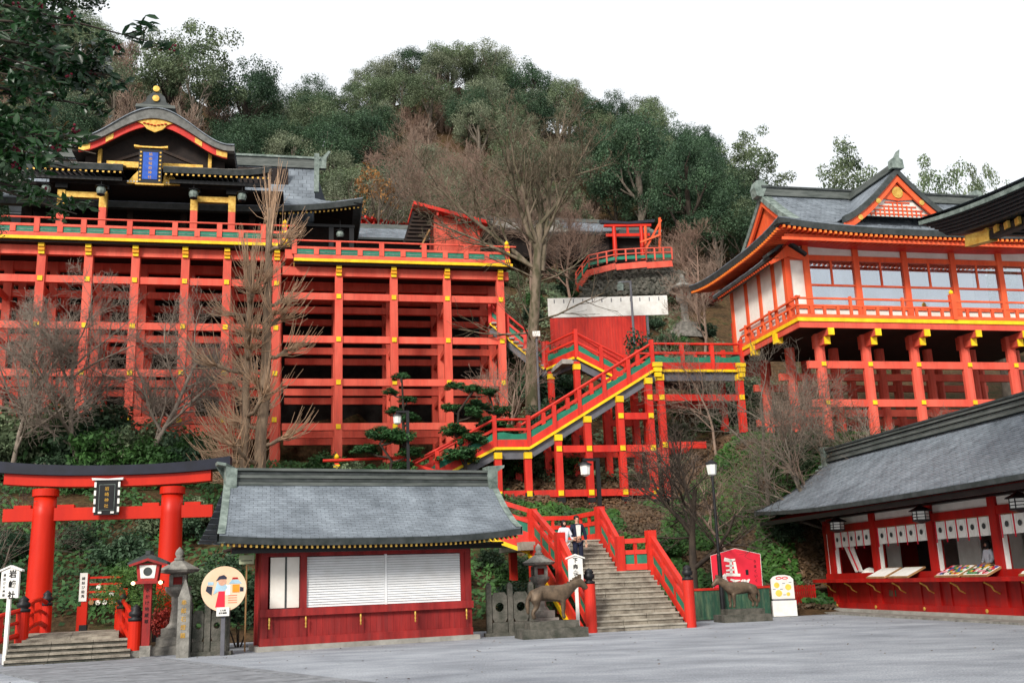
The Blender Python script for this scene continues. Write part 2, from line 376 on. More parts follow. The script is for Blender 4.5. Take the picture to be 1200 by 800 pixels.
# ---------------------------------------------------------------- stage (tall red lattice platform) and main hall
ST_O, ST_A = (-9.98, 56.0), 12.0
stf = frame(ST_O, ST_A)
def gz(fr, x, y): p = fr(x, y); return height(p.x, p.y)
stage = thing('shrine_stage', 'tall red timber lattice stage with yellow caps carrying the main shrine hall on the hillside', 'stage', (ST_O[0], ST_O[1], 0), ST_A)
LX = [-20.9, -18.4, -15.97, -13.55, -11.08, -8.43, -6.16, -3.41]; RX = [.08, 3.24, 6.37, 9.57]
LZ = [18.53, 15.92, 13.3, 10.7]; RZ = [17.84, 15.31, 12.82, 10.3]
def lattice(xs, zs, top, deckz, xa, xb):
    for y in (0, 3, 6):
        for x in xs:
            z0 = gz(stf, x, y)-.4
            if z0 < top-1: boxo('column', x-.22, x+.22, y-.22, y+.22, round(z0, 1), top, M['stage_red'], stage)
        for z in zs:
            if z-.2 > gz(stf, xs[len(xs)//2], y)+.2: boxo('tie_beam', xa, xb, y-.13, y+.13, z-.2, z+.2, M['stage_red'], stage)
        boxo('girder', xa-.1, xb+.25, y-.16, y+.16, top-.5, top+.02, M['stage_red'], stage)
    for x in xs:
        for z in zs:
            boxo('cross_beam', x-.1, x+.1, -.05, 6.1, z-.5, z-.22, M['stage_red'], stage)
            boxo('beam_cap', x-.13, x+.13, -.275, -.22, z-.15, z+.12, M['yellow'], stage)
        # stepped bracket under the deck edge
        b = boxo('bracket', x-.15, x+.15, -.5, -.16, top-.14, top+.07, M['yellow'], stage)
        boxo('bracket', x-.165, x+.165, -.42, -.161, top-.34, top-.15, M['amber'], stage)
        boxo('bracket', x-.15, x+.15, -.34, -.162, top-.52, top-.35, M['yellow'], stage)
lattice(LX, LZ, 20.4, 20.75, -21, -3.2); lattice(RX, RZ, 19.56, 19.9, -3.0, 9.85)

M['shade_rock'] = pmat('shade_dark_rock', S(46, 43, 40), S(24, 23, 22), .95, 1.2, rnd=0, bump=.8, bscale=4)  # near-black rock colour stands in for the shade behind the lattice
def added_rear_wall(xa, xb, top):  # wall added behind the columns to keep the lattice gaps dark
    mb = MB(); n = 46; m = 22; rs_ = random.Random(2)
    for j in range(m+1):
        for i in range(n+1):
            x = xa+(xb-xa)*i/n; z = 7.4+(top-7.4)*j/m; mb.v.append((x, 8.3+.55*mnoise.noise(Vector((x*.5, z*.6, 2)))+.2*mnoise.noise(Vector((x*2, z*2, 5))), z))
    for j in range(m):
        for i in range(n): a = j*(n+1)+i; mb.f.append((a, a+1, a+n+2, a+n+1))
    mb.build('added_shade_wall', M['shade_rock'], stage, smooth=True)
added_rear_wall(-22, 10.2, 20.2)
def deck_edge(xa, xb, z, back, step=1.22, endpost=True):
    """deck slab, yellow fascia and railing with green vents, front along y=-.75"""
    y = -.75
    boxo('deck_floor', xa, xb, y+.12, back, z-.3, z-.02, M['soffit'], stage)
    boxo('fascia', xa-.02, xb+.3, y-.02, y+.11, z-.17, z, M['yellow'], stage)
    boxo('rail_base', xa, xb+.2, y+.02, y+.12, z+.003, z+.24, M['stage_red'], stage)
    boxo('middle_rail', xa, xb+.1, y+.02, y+.13, z+.58, z+.72, M['stage_red'], stage)
    mb = MB().tube([(xa, y+.07, z+1.08), (xb+.55, y+.07, z+1.08)], [.055, .055], 8); mb.build('top_rail', M['stage_red'], stage, smooth=False)
    n = max(1, round((xb-xa)/step)); st = (xb-xa)/n
    for i in range(n+1):
        x = xa+i*st
        boxo('rail_post', x-.14, x+.14, y-.012, y+.138, z+.245, z+(.575 if i % 2 else 1.02), M['stage_red'], stage)
        if i < n:
            boxo('rail_vent', x+.145, x+st-.145, y+.06, y+.09, z+.245, z+.575, M['green'], stage)
            boxo('vent_strip', x+.17, x+st-.17, y+.045, y+.057, z+.37, z+.41, M['copper_green'], stage)
    if endpost:
        boxo('end_post', xb-.12, xb+.12, y-.03, y+.16, z+.006, z+1.15, M['stage_red'], stage)
        for zz, h in ((.06, .2), (.62, .12), (.98, .1)): boxo('post_collar', xb-.15, xb+.15, y-.05, y+.18, z+zz, z+zz+h, M['yellow'], stage)
        MB().lathe([(.07, 0), (.12, .06), (.13, .14), (.08, .22), (.015, .3)], (xb, y+.07, z+1.151), 10).build('post_finial', M['yellow'], stage, smooth=True)
deck_edge(-21, -3.0, 20.75, 10.5); deck_edge(-2.45, 9.95, 19.9, 9.5)
boxo('deck_step', -2.97, -2.5, -.6, 9.5, 19.9, 20.45, M['stage_red'], stage)

# ---- roof surfaces: rows of shingles with real laps
def roof_patch(mb, E0, E1, T0, T1, zf, ua, ub, rows, cols, lift=(0, 0), lap=.035, jit=.012, shade=.16, rs=None):
    """E = eave ends, T = ends at the top edge of the patch (xy used; z from zf(u)); rows run ua..ub; every shingle is a quad with its own height and tint"""
    rs = rs or random
    E0, E1, T0, T1 = map(Vector, (E0, E1, T0, T1))
    def P(k, v, dz):
        u = ua+(ub-ua)*k
        a = E0.lerp(T0, k); b = E1.lerp(T1, k); p = a.lerp(b, v)
        w = 2*v-1; L = lift[0]*max(0, -w)**3+lift[1]*max(0, w)**3
        return (p.x, p.y, zf(u)+L*(1-u)**2+dz)
    for r in range(rows):
        k0, k1 = r/rows, (r+1)/rows
        off = (r % 2)*.5/cols
        cuts = [0]+[min(1, max(0, (c+.0)/cols+off)) for c in range(0 if off else 1, cols+1)]
        cuts = sorted(set(cuts+[1]))
        for v0, v1 in zip(cuts, cuts[1:]):
            j = rs.uniform(-jit, jit); tt = 1+rs.uniform(-shade, shade)
            b = len(mb.v)
            g = (v1-v0)*.02
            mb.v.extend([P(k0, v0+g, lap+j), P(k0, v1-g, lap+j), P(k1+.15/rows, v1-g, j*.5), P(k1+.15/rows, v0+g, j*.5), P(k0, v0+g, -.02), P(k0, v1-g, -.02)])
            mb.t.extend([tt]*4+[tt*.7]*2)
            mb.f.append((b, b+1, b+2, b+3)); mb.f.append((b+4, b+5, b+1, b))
    return P
def eave_band(mb, P, k, cols, drop, inset, d):
    """thick eave edge hanging below the row k of a patch; d = horizontal inward direction"""
    d = Vector((d[0], d[1], 0))
    for c in range(cols):
        v0, v1 = c/cols, (c+1)/cols
        a, b_ = Vector(P(k, v0, -.0)), Vector(P(k, v1, -.0))
        a2, b2 = a+d*inset-Vector((0, 0, drop)), b_+d*inset-Vector((0, 0, drop))
        a3, b3 = a2+d*.5+Vector((0, 0, .03)), b2+d*.5+Vector((0, 0, .03))
        mb.poly([a2, b2, b_, a]); mb.poly([a3, b3, b2, a2])
def soffit(mb, P, k0, k1, drop0, drop1, cols):
    for c in range(cols):
        v0, v1 = c/cols, (c+1)/cols
        a, b_ = Vector(P(k0, v0, -drop0)), Vector(P(k0, v1, -drop0)); c_, d_ = Vector(P(k1, v1, -drop1)), Vector(P(k1, v0, -drop1))
        mb.poly([a, d_, c_, b_])
def curve_roof(ze, zr, p=1.35): return lambda u: ze+(zr-ze)*(u**p*.75+u*.25)

hall = thing('main_shrine_hall', 'ornate black shrine hall with curved gable, gold fittings and blue plaque on the red stage', 'shrine hall', (ST_O[0], ST_O[1], 0), ST_A)
def build_hall():
    rs = random.Random(3)
    # porch pillars
    for x in (-15.9, -13.58, -8.42, -6.22):
        boxo('porch_pillar', x-.2, x+.2, 2.8, 3.2, 20.74, 23.85, M['stage_red'], hall)
        boxo('pillar_sleeve', x-.21, x+.21, 2.79, 3.21, 23.85, 24.85, M['gold'], hall)
        boxo('bracket_block', x-.34, x+.34, 2.7, 3.3, 24.95, 25.25, M['black'], hall)
    for a, b in ((-15.9, -13.58), (-8.42, -6.22)): boxo('gilded_beam', a+.215, b-.215, 2.87, 3.13, 24.45, 24.8, M['gold'], hall)
    boxo('lintel', -16.6, -5.5, 2.75, 3.25, 25.26, 25.6, M['soffit'], hall)
    # dark inner room
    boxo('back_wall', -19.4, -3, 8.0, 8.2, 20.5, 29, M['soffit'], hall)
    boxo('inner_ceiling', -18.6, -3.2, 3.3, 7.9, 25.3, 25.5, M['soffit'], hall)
    for x in (-18.5, -16.9, -12.6, -9.4, -5.2, -3.2): boxo('inner_pillar', x-.18, x+.18, 6.2, 6.56, 20.7, 25.3, M['darkwood'], hall)
    for a, b in ((-18.3, -16.95), (-5.1, -3.3)): boxo('lattice_screen', a, b, 6.3, 6.4, 20.75, 23.4, M['darkwood'], hall)
    boxo('gilded_rail', -19, -3, 5.6, 5.75, 21.2, 21.4, M['gold'], hall)
    # pent eaves either side of the plaque
    for x0, x1, l0, l1 in ((-18.3, -12.35, .35, .0), (-10.1, -3.9, .0, .35)):
        mb = MB(); zf = curve_roof(26.05, 27.4)
        P = roof_patch(mb, (x0, 1.5, 0), (x1, 1.5, 0), (x0, 4.6, 0), (x1, 4.6, 0), zf, 0, 1, 10, 22, (l0, l1), .03, rs=rs)
        e = mb.build('pent_roof', M['thatch'], hall)
        mb = MB(); eave_band(mb, P, 0, 24, .32, .12, (0, 1)); mb.build('eave_edge', M['copper_dark'], hall)
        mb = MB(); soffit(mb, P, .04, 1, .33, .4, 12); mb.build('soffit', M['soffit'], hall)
        n = int((x1-x0)/.3)
        mb = MB(); mc = MB()
        for i in range(n):
            x = x0+.15+i*(x1-x0-.3)/(n-1)
            mb.bar((x, 1.72, 25.66), (x, 4.0, 26.1), .09, .11); mc.box(x-.055, x+.055, 1.68, 1.72, 25.6, 25.72)
        mb.build('rafters', M['black'], hall, kind='stuff'); mc.build('rafter_caps', M['gold'], hall, kind='stuff')
        boxo('eave_beam', x0+.3, x1-.1, 2.1, 2.3, 25.28, 25.5, M['black'], hall)
    # curved karahafu gable
    cx, hw, z0, H = -10.72, 4.62, 27.22, 2.25
    def bell(n): n = min(1, abs(n)/.97); return (.5+.5*math.cos(math.pi*n))**.92+.05*n**6
    N = 44
    xs = [cx-hw+2*hw*i/N for i in range(N+1)]
    top = [(x, z0+.42+H*bell((x-cx)/hw)) for x in xs]
    bot = [(x, z0+.02+(H-.3)*bell((x-cx)/hw)) for x in xs]
    MB().band([(x, z-.06) for x, z in top], bot, 1.7, 2.2).build('gable_edge', M['thatch_edge'], hall)
    mb = MB()
    for k in range(16):
        ya, yb = 1.62+k*.4, 1.62+(k+1)*.4
        for i in range(N):
            (xa, za), (xb, zb) = top[i], top[i+1]; tt = 1+rs.uniform(-.15, .15); b = len(mb.v)
            mb.v.extend([(xa, ya, za), (xb, ya, zb), (xb, yb+.03, zb-.03), (xa, yb+.03, za-.03), (xa, ya, za-.07), (xb, ya, zb-.07)]); mb.t.extend([tt]*6)
            mb.f.append((b, b+1, b+2, b+3)); mb.f.append((b+4, b+5, b+1, b))
    mb.build('curved_roof', M['copper'], hall)
    # underside and red barge board with gold fittings
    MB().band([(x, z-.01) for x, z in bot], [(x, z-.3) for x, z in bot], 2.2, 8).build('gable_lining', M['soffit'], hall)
    rb_t = [(x, z-.01) for x, z in bot[2:-2]]; rb_b = [(x, z-.42) for x, z in bot[2:-2]]
    MB().band(rb_t, rb_b, 1.9, 2.02).build('barge_board', M['red'], hall)
    for i0, i1 in ((2, 5), (N-5, N-2), (9, 11), (N-11, N-9)):
        MB().band([(x, z-.05) for x, z in bot[i0:i1+1]], [(x, z-.38) for x, z in bot[i0:i1+1]], 1.87, 1.898).build('gilded_fitting', M['gold'], hall)
    mid = N//2; zt = bot[mid][1]
    MB().prism([(cx-1, zt-.02), (cx-1, zt-.24), (cx-.7, zt-.36), (cx-.45, zt-.66), (cx, zt-.86), (cx+.45, zt-.66), (cx+.7, zt-.36), (cx+1, zt-.24), (cx+1, zt-.02)], 1.80, 1.895).build('gable_pendant', M['gold'], hall)
    for i in range(-3, 4): MB().lathe([(.02, 0), (.09, .02), (.09, .06), (.02, .08)], (cx+i*.2, 1.78, zt-.35-.13*(3-abs(i))/3), 8).build('carved_boss', M['hall_red'], hall)
    # infill behind the gable
    MB().prism([(x, z-.3) for x, z in bot[3:-3]][::-1]+[(cx-hw+.6, 26.3), (cx+hw-.6, 26.3)], 2.9, 3.0).build('gable_panel', M['soffit'], hall)
    boxo('gilded_beam', cx-2.75, cx+2.75, 2.6, 2.89, 26.35, 26.72, M['gold'], hall)
    for sx in (-1, 1):
        boxo('gable_post', cx+sx*3.15-.1, cx+sx*3.15+.1, 2.55, 2.85, 26.3, 28.2, M['gold'], hall)
        MB().bar((cx+sx*.4, 2.84, 27.6), (cx+sx*2.4, 2.84, 26.8), .08, .16).build('gable_brace', M['darkwood'], hall)
        MB().prism([(cx+sx*.65, 26.3), (cx+sx*1.1, 25.8), (cx+sx*1.5, 25.25), (cx+sx*.5, 25.2)][::sx], 2.3, 2.5).build('gilded_bracket', M['gold'], hall)
        for q in range(5): boxo('gilded_stud', cx+sx*(.75+q*.17)-.04, cx+sx*(.75+q*.17)+.04, 2.26, 2.3, 25.3, 25.38, M['white'], hall)
    # ridge ornament
    MB().prism([(cx-1, z0+H+.4), (cx-.95, z0+H+.6), (cx-.6, z0+H+.8), (cx-.5, z0+H+1.15), (cx-.2, z0+H+1.42), (cx+.2, z0+H+1.42), (cx+.5, z0+H+1.15), (cx+.6, z0+H+.8), (cx+.95, z0+H+.6), (cx+1, z0+H+.4)], 1.75, 2.05).build('ridge_ornament', M['copper_dark'], hall)
    MB().prism([(cx-1.15, z0+H+.38), (cx-1.1, z0+H+.56), (cx+1.1, z0+H+.56), (cx+1.15, z0+H+.38)], 1.62, 8).build('ridge', M['ridge'], hall)
    for zz, rr in ((z0+H+1.0, .2), (z0+H+1.62, .19)):
        o = MB().lathe([(.03, -.06), (rr, -.05), (rr, .05), (.03, .06)], (0, 0, 0), 16).build('gilded_crest', M['gold'], hall); o.location = (cx, 1.7, zz); o.rotation_euler = (R(90), 0, 0)
    # the big roof behind (hip and gable), only its right half shows
    zf = curve_roof(24.95, 29.6, 2.1)
    mb = MB()
    P = roof_patch(mb, (-21, 4.6, 0), (1.75, 4.6, 0), (-21, 6.8, 0), (-1.25, 6.8, 0), zf, 0, .48, 9, 40, (0, .85), .04, rs=rs)
    roof_patch(mb, (-21, 6.8, 0), (-1.25, 6.8, 0), (-21, 9, 0), (-1.25, 9, 0), zf, .48, 1, 10, 36, (0, 0), .04, rs=rs)
    P2 = roof_patch(mb, (1.75, 4.6, 0), (1.75, 13.4, 0), (-1.25, 6.8, 0), (-1.25, 11.2, 0), zf, 0, .48, 9, 16, (.85, .85), .04, rs=rs)
    roof_patch(mb, (1.75, 13.4, 0), (-21, 13.4, 0), (-1.25, 9, 0), (-21, 9, 0), zf, 0, 1, 6, 10, (0, 0), .04, rs=rs)
    mb.build('main_roof', M['copper'], hall)
    mb = MB(); eave_band(mb, P, 0, 40, .36, .1, (0, 1)); eave_band(mb, P2, 0, 16, .36, .1, (-1, 0)); mb.build('eave_edge', M['copper_dark'], hall)
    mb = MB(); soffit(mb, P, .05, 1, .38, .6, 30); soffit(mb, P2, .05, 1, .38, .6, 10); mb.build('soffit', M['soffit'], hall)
    mb = MB()
    for i in range(22):
        x = -4.2+i*.27; zz = P(.06, min(.999, (x+21)/22.75), 0)[2]-.45; mb.box(x-.05, x+.05, 4.92, 4.97, zz-.06, zz+.06)
    mb.build('rafter_caps', M['gold'], hall, kind='stuff')
    MB().box(-21, -1.1, 8.75, 9.25, 29.45, 30.1).build('ridge', M['ridge'], hall)
    boxo('ridge_cap', -21, -.9, 8.65, 9.35, 30.1, 30.24, M['copper_green'], hall)
    MB().prism([(-1.1, 29.5), (-.5, 29.5), (-.48, 30.3), (-.2, 30.75), (-.35, 30.8), (-.75, 30.35), (-1.1, 30.3)], 8.8, 9.2).build('ridge_end_tile', M['copper_green'], hall)
    MB().prism([(-1.32, 26.9), (-1.0, 26.9), (-1.0, 29.6), (-1.32, 29.6)], 6.6, 6.9).build('verge', M['copper_green'], hall)
    # right wing under the big eave
    boxo('wing_wall', -3, 1.0, 7.6, 7.8, 19.8, 25.0, M['soffit'], hall)
    for x in (-2.6, -.2, 1.1): boxo('wing_pillar', x-.15, x+.15, 6.0, 6.3, 19.85, 24.25, M['black'], hall)
    boxo('wing_beam', -3, 1.3, 6.0, 6.28, 24.27, 24.45, M['black'], hall)
    boxo('gilded_screen', -3, -.8, 6.35, 6.45, 20.0, 22.0, M['gold'], hall)
    boxo('gilded_rail', -2.8, -.4, 4.9, 5.0, 21.2, 21.45, M['gold'], hall)
    # left lower eave peeking from behind the leaves
    mb = MB(); zf = curve_roof(25.0, 27.4)
    P = roof_patch(mb, (-22, 1.2, 0), (-18.0, 3.4, 0), (-22, 4, 0), (-18.2, 5, 0), zf, 0, 1, 8, 14, (0, .4), .03, rs=rs); mb.build('side_eave', M['thatch'], hall)
    mb = MB(); eave_band(mb, P, 0, 12, .3, .1, (0, 1)); mb.build('eave_edge', M['copper_dark'], hall)
build_hall()
# blue plaque under the gable
pl = thing('blue_plaque', 'blue name plaque in a black and gold frame hanging under the curved gable', 'plaque', tuple(stf(-10.86, 1.75, 25.1)), ST_A)
boxo('frame', -.66, .66, .0, .14, -.05, 2.15, M['black'], pl); boxo('panel', -.42, .42, -.03, -.003, .2, 1.9, M['blue'], pl)
for x in (-.55, .55):
    for i in range(8): boxo('gilded_stud', x-.05, x+.05, -.025, -.002, .1+i*.25, .2+i*.25, M['gold'], pl)
MB().prism([(-.95, 2.2), (-.6, 2.16), (.6, 2.16), (.95, 2.2), (.95, 2.32), (.5, 2.25), (-.5, 2.25), (-.95, 2.32)], -.1, .16).build('crown', M['gold'], pl)
boxo('foot_rail', -.8, .8, -.05, .14, -.16, -.06, M['gold'], pl)
text('lettering', '祐徳稲荷神社', .25, M['goldink'], pl, (0, -.034, 1.05), (R(90), 0, 0), spacing=1.05)
def hanging_lantern(p, label, group, s=1.0, mat='copper_green'):
    t = thing('hanging_lantern', label, 'lantern', tuple(p), ST_A, group)
    MB().lathe([(.02, .0), (.3*s, -.12*s), (.33*s, -.16*s), (.2*s, -.17*s)], (0, 0, 0), 8).build('lantern_roof', M['iron'], t)
    MB().lathe([(.2*s, -.16*s), (.24*s, -.3*s), (.24*s, -.42*s), (.18*s, -.56*s)], (0, 0, 0), 8).build('lantern_body', M[mat], t)
    MB().lathe([(.2*s, -.56*s), (.22*s, -.6*s), (.05*s, -.68*s)], (0, 0, 0), 8).build('lantern_base', M['iron'], t)
    MB().tube([(0, 0, 0), (0, 0, .6*s)], [.015, .015], 5).build('chain', M['iron'], t)
    return t
G = 'lanterns hanging along the porch of the black hall'
for x, y, z in ((-13.6, 2.2, 25.05), (-8.4, 2.2, 25.05), (-16.6, 2.2, 25.0), (-5.6, 2.2, 25.0)):
    hanging_lantern(stf(x, y, z), 'silver lantern hanging from the porch eave of the black hall', G, 1.1)
hanging_lantern(stf(.35, 5.6, 24.0), 'silver lantern hanging under the far corner eave of the black hall', None, 1.0)

# red stair shed on the stage's right part
shed = thing('stair_shed', 'red plank stair house with sloping slatted roof at the right end of the stage', 'shed', (ST_O[0], ST_O[1], 0), ST_A)
MB().prism([(6.1, 19.9), (9.0, 19.9), (9.0, 23.55), (6.1, 24.25)], 3, 5.4).build('wall', M['stage_red'], shed)
boxo('wall_batten', 7.5, 7.58, 2.96, 2.998, 19.9, 23.8, M['stage_red'], shed)
MB().prism([(4.75, 24.62), (9.45, 23.5), (9.45, 23.72), (4.75, 24.84)], 2.3, 5.9).build('roof', M['red'], shed)
mb = MB().bar((4.85, 2.6, 24.55), (4.2, 2.2, 22.45), .12, 2.2, (1, 0, 0))
MB().prism([(4.8, 24.6), (6.05, 24.3), (5.7, 22.1), (4.15, 22.4)], 3.3, 3.4).build('slatted_gable', M['soffit'], shed)
for i in range(9):
    k = i/8; boxo('slat', 4.85-.65*k, 6.1-.3*k, 3.18, 3.28, 24.3-2.05*k, 24.42-2.05*k, M['darkwood'], shed)
for x in (6.25, 7.6, 8.9): boxo('rafter', x-.06, x+.06, 2.35, 2.9, 24.0-(x-6.1)*.238, 24.18-(x-6.1)*.238, M['red'], shed)
MB().bar((5.2, 2.9, 22.0), (5.8, 2.9, 23.2), .1, .1).build('prop', M['wood'], shed)
# grey roofed house behind
gh = thing('grey_roofed_house', 'low house with grey tiled roof just behind the red stage', 'house', (ST_O[0], ST_O[1], 0), ST_A)
mb = MB(); zf = curve_roof(26.1, 27.9, 1.1)
roof_patch(mb, (1.2, 13, 0), (7.4, 13, 0), (1.2, 16, 0), (7.4, 16, 0), zf, 0, 1, 12, 22, (0, 0), .04); mb.build('roof', M['copper'], gh)
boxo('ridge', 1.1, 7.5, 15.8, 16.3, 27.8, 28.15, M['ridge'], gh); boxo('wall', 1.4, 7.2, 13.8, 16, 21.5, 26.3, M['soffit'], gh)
boxo('eave_edge', 1.2, 7.4, 12.98, 13.2, 25.95, 26.1, M['copper_dark'], gh)
# row of small red torii climbing behind
tl = 'small red torii gate in the row climbing behind the grey roof'
for i in range(9):
    t = thing('small_torii', tl, 'torii', tuple(stf(2.2+i*.55, 18.5+i*.5, 27.4+i*.12)), ST_A+60, 'row of small torii gates')
    for sx in (-.75, .75): MB().tube([(sx, 0, -4), (sx, 0, 2.0)], [.09, .08], 8).build('pillar', M['red'], t)
    boxo('lintel', -1.1, 1.1, -.08, .08, 2.0, 2.2, M['red'], t); boxo('tie', -.95, .95, -.06, .06, 1.55, 1.68, M['red'], t)
# ---------------------------------------------------------------- elevated stairway on red posts
RA_O, RA_A = (-1.03, 49.4), 12.0
raf = frame(RA_O, RA_A)
def railing_run(root, pts, y_front, mred, post_every=1.7, first=True, grey=True, end_posts=(True, True), wave=True, facing=-1, rail_h=1.42, wood_green='green', edge='yellow'):
    """one straight side of a stair or deck from pts[0] to pts[1] (3D, local): yellow edge, red board, green panel, rails and posts"""
    p, q = Vector(pts[0]), Vector(pts[1]); d = q-p; L = d.length; hz = Vector((d.x, d.y, 0)).normalized()
    nrm = Vector((hz.y, -hz.x, 0))                       # outward (towards the viewer for left-to-right runs)
    def off(a, o, z): return a+nrm*o+Vector((0, 0, z))
    baro('edge_strip', off(p, .06, -.02), off(q, .06, -.02), .1, .13, M[edge], root)
    baro('side_board', off(p, .0, .24), off(q, .0, .24), .09, .36, mred, root)
    if grey: baro('stringer', off(p, -.12, -.32), off(q, -.12, -.32), .12, .42, M['greybeam'], root)
    # green panel with a wavy cut-out upper edge
    mb = MB(); n = max(4, int(L/.22)); hv = Vector((0, 0, 1))
    for i in range(n):
        k0, k1 = i/n, (i+1)/n
        h0 = .74+(.05*math.sin(k0*L*4.2) if wave else 0); h1 = .74+(.05*math.sin(k1*L*4.2) if wave else 0)
        a, b = p+d*k0, p+d*k1
        A = [off(a, .02, .4), off(b, .02, .4), off(b, .02, h1), off(a, .02, h0)]; B = [x-nrm*.05 for x in A]
        mb.poly(A); mb.poly(B[::-1]); mb.poly([A[3], A[2], B[2], B[3]])
    mb.build('green_panel', M[wood_green], root)
    baro('middle_rail', off(p, 0, .93), off(q, 0, .93), .1, .13, mred, root)
    MB().tube([off(p, 0, rail_h), off(q, 0, rail_h)], [.065, .065], 8).build('top_rail', mred, root)
    np_ = max(1, round(L/post_every))
    for i in range(np_+1):
        if (i == 0 and not end_posts[0]) or (i == np_ and not end_posts[1]): continue
        a = p+d*(i/np_)
        e = i in (0, np_)
        o = boxo('rail_post', -.1, .1, -.1, .1, 0, (1.62 if e else 1.3), mred, root)
        o.location = off(a, 0, (.81 if e else .7)+.0); o.rotation_euler = (0, 0, math.atan2(hz.y, hz.x))
ramp = thing('elevated_stairway', 'red and green elevated stairway on tall red posts zigzagging up to the right hand hall', 'stairway', (RA_O[0], RA_O[1], 0), RA_A)
FR = [(-4.3, 0, 5.75), (0, 0, 7.93), (1.72, 0, 7.93), (8.43, 0, 11.88), (13.4, 0, 11.9)]
for yy in (0.0, 2.3):
    for i, (a, b) in enumerate(zip(FR, FR[1:])):
        a2, b2 = (a[0], yy, a[2]), (b[0], yy, b[2])
        railing_run(ramp, (a2, b2), yy, M['red'], 1.7, end_posts=(i in (1, 3), i in (1, 3) or i == 2 and False), grey=True)
# treads and deck
for a, b in zip(FR, FR[1:]):
    n = max(1, int(abs(b[2]-a[2])/.165)); 
    if n <= 1:
        nb = int((b[0]-a[0])/.28)
        for i in range(nb):
            x = a[0]+(b[0]-a[0])*i/nb; boxo('deck_board', x, x+(b[0]-a[0])/nb-.012, .08, 2.22, a[2]-.06, a[2], M['darkwood'], ramp)
    else:
        for i in range(n):
            x = a[0]+(b[0]-a[0])*i/n; z = a[2]+(b[2]-a[2])*(i+1)/n; boxo('tread', x, x+(b[0]-a[0])/n+.02, .08, 2.22, z-.09, z-.02, M['concrete'], ramp)
def ftop(x):
    return lerp_tab([(p[0], p[2]) for p in FR], x)
for y in (.0, 2.3):
    for x in (.12, 1.62, 3.2, 4.75, 6.5, 8.1, 8.75, 13.15):
        z0 = gz(raf, x, y)-.3; zt = ftop(x)-.12
        boxo('support_post', x-.17, x+.17, y-.17, y+.17, round(z0, 1), round(zt-.12, 2), M['red'], ramp)
        if y == 0:
            boxo('post_cap', x-.19, x+.19, y-.22, y+.1, round(zt-.42, 2), round(zt-.11, 2), M['yellow'], ramp)
            pb = raf(x, y); boxo('post_foot', x-.21, x+.21, y-.21, y+.21, round(z0+.25, 1), round(z0+.5, 2), M['iron'], ramp)
    for xa, xb, z in ((0, 8.3, 5.68), (3.1, 8.3, 7.86), (8.1, 13.3, 10.45), (8.7, 11, 8.0), (6.4, 8.3, 9.5)):
        boxo('cross_rail', xa, xb, y-.09, y+.09, z-.17, z+.17, M['red'], ramp)
        if y == 0:
            for x in (.12, 1.62, 3.2, 4.75, 6.5, 8.1, 8.75, 13.15):
                if xa-.3 <= x <= xb+.3: boxo('beam_cap', x-.13, x+.13, -.225, -.171, z-.13, z+.13, M['yellow'], ramp)
# brackets where the deck meets the hall
for x in (8.6, 13.2):
    for k in range(3): boxo('corner_bracket', x-.17-.04*k, x+.17+.04*k, -.34, -.17, 11.5+k*.27, 11.72+k*.27, M['yellow'], ramp)
# second flight, landing and third flight behind
fl2 = thing('upper_stairway', 'upper red and green stairs with a landing in front of the red corrugated fence', 'stairway', (RA_O[0], RA_O[1], 0), RA_A)
railing_run(fl2, ((5.5, 4, 13.42), (8.3, 4, 12.0)), 4, M['red'], 1.6); railing_run(fl2, ((4.6, 7, 13.42), (5.4, 4.0, 13.42)), 4, M['red'], 2.2, end_posts=(True, False))
railing_run(fl2, ((6.0, 6.0, 13.9), (9.0, 6, 12.1)), 6, M['red'], 1.6)
boxo('landing', 4.7, 6.8, 4.1, 7, 13.1, 13.36, M['concrete'], fl2)
for x, y in ((5.5, 4.1), (4.7, 6.8), (7.2, 4.1)):
    boxo('support_post', x-.16, x+.16, y-.16, y+.16, round(gz(raf, x, y)-.3, 1), 13.2 if x < 7 else 12.3, M['red'], fl2); boxo('post_cap', x-.19, x+.19, y-.2, y+.1, 12.75 if x < 7 else 12.0, 13.05 if x < 7 else 12.3, M['yellow'], fl2)
for i in range(8): boxo('tread', 5.6+i*.33, 5.94+i*.33, 4.1, 5.9, 13.3-i*.17, 13.38-i*.17, M['concrete'], fl2)
railing_run(fl2, ((1.7, 9.0, 16.6), (4.5, 7.4, 13.5)), 9, M['red'], 1.6); railing_run(fl2, ((2.0, 9.1, 16.6), (2.6, 12.0, 16.9)), 9, M['red'], 1.6)
for i in range(12): k = i/12; boxo('tread', 1.7+2.8*k, 2.0+2.8*k, 8.6-1.4*k, 10-1.4*k, 16.5-3.1*k, 16.6-3.1*k, M['concrete'], fl2)

# low red fence behind the booth roof (end of the lower landing)
lf = thing('landing_railing', 'low red railing with yellow sleeve running along the landing above the grey booth roof', 'railing', (RA_O[0], RA_O[1], 0), RA_A)
MB().tube([(-8.3, 0, 7.42), (-4.7, 0, 7.52)], [.07, .07], 8).build('top_rail', M['red'], lf); boxo('lower_rail', -8.3, -4.7, -.06, .06, 6.65, 6.8, M['red'], lf)
boxo('post', -4.75, -4.4, -.17, .17, 5.2, 7.85, M['red'], lf); boxo('post', -7.75, -7.55, -.1, .1, 5.2, 7.3, M['red'], lf); boxo('sleeve', -7.8, -7.5, -.14, .12, 7.0, 7.22, M['yellow'], lf)
MB().lathe([(.05, 0), (.12, .05), (.1, .16), (.02, .26)], (-7.65, 0, 7.49), 10).build('finial', M['yellow'], lf, smooth=True)
boxo('post', -4.3, -4.05, .9, 1.2, 5.2, 7.6, M['red'], lf)
baro('sloping_rail', (-4.4, 0, 7.35), (-3.0, -1.2, 6.7), .12, .12, M['red'], lf)

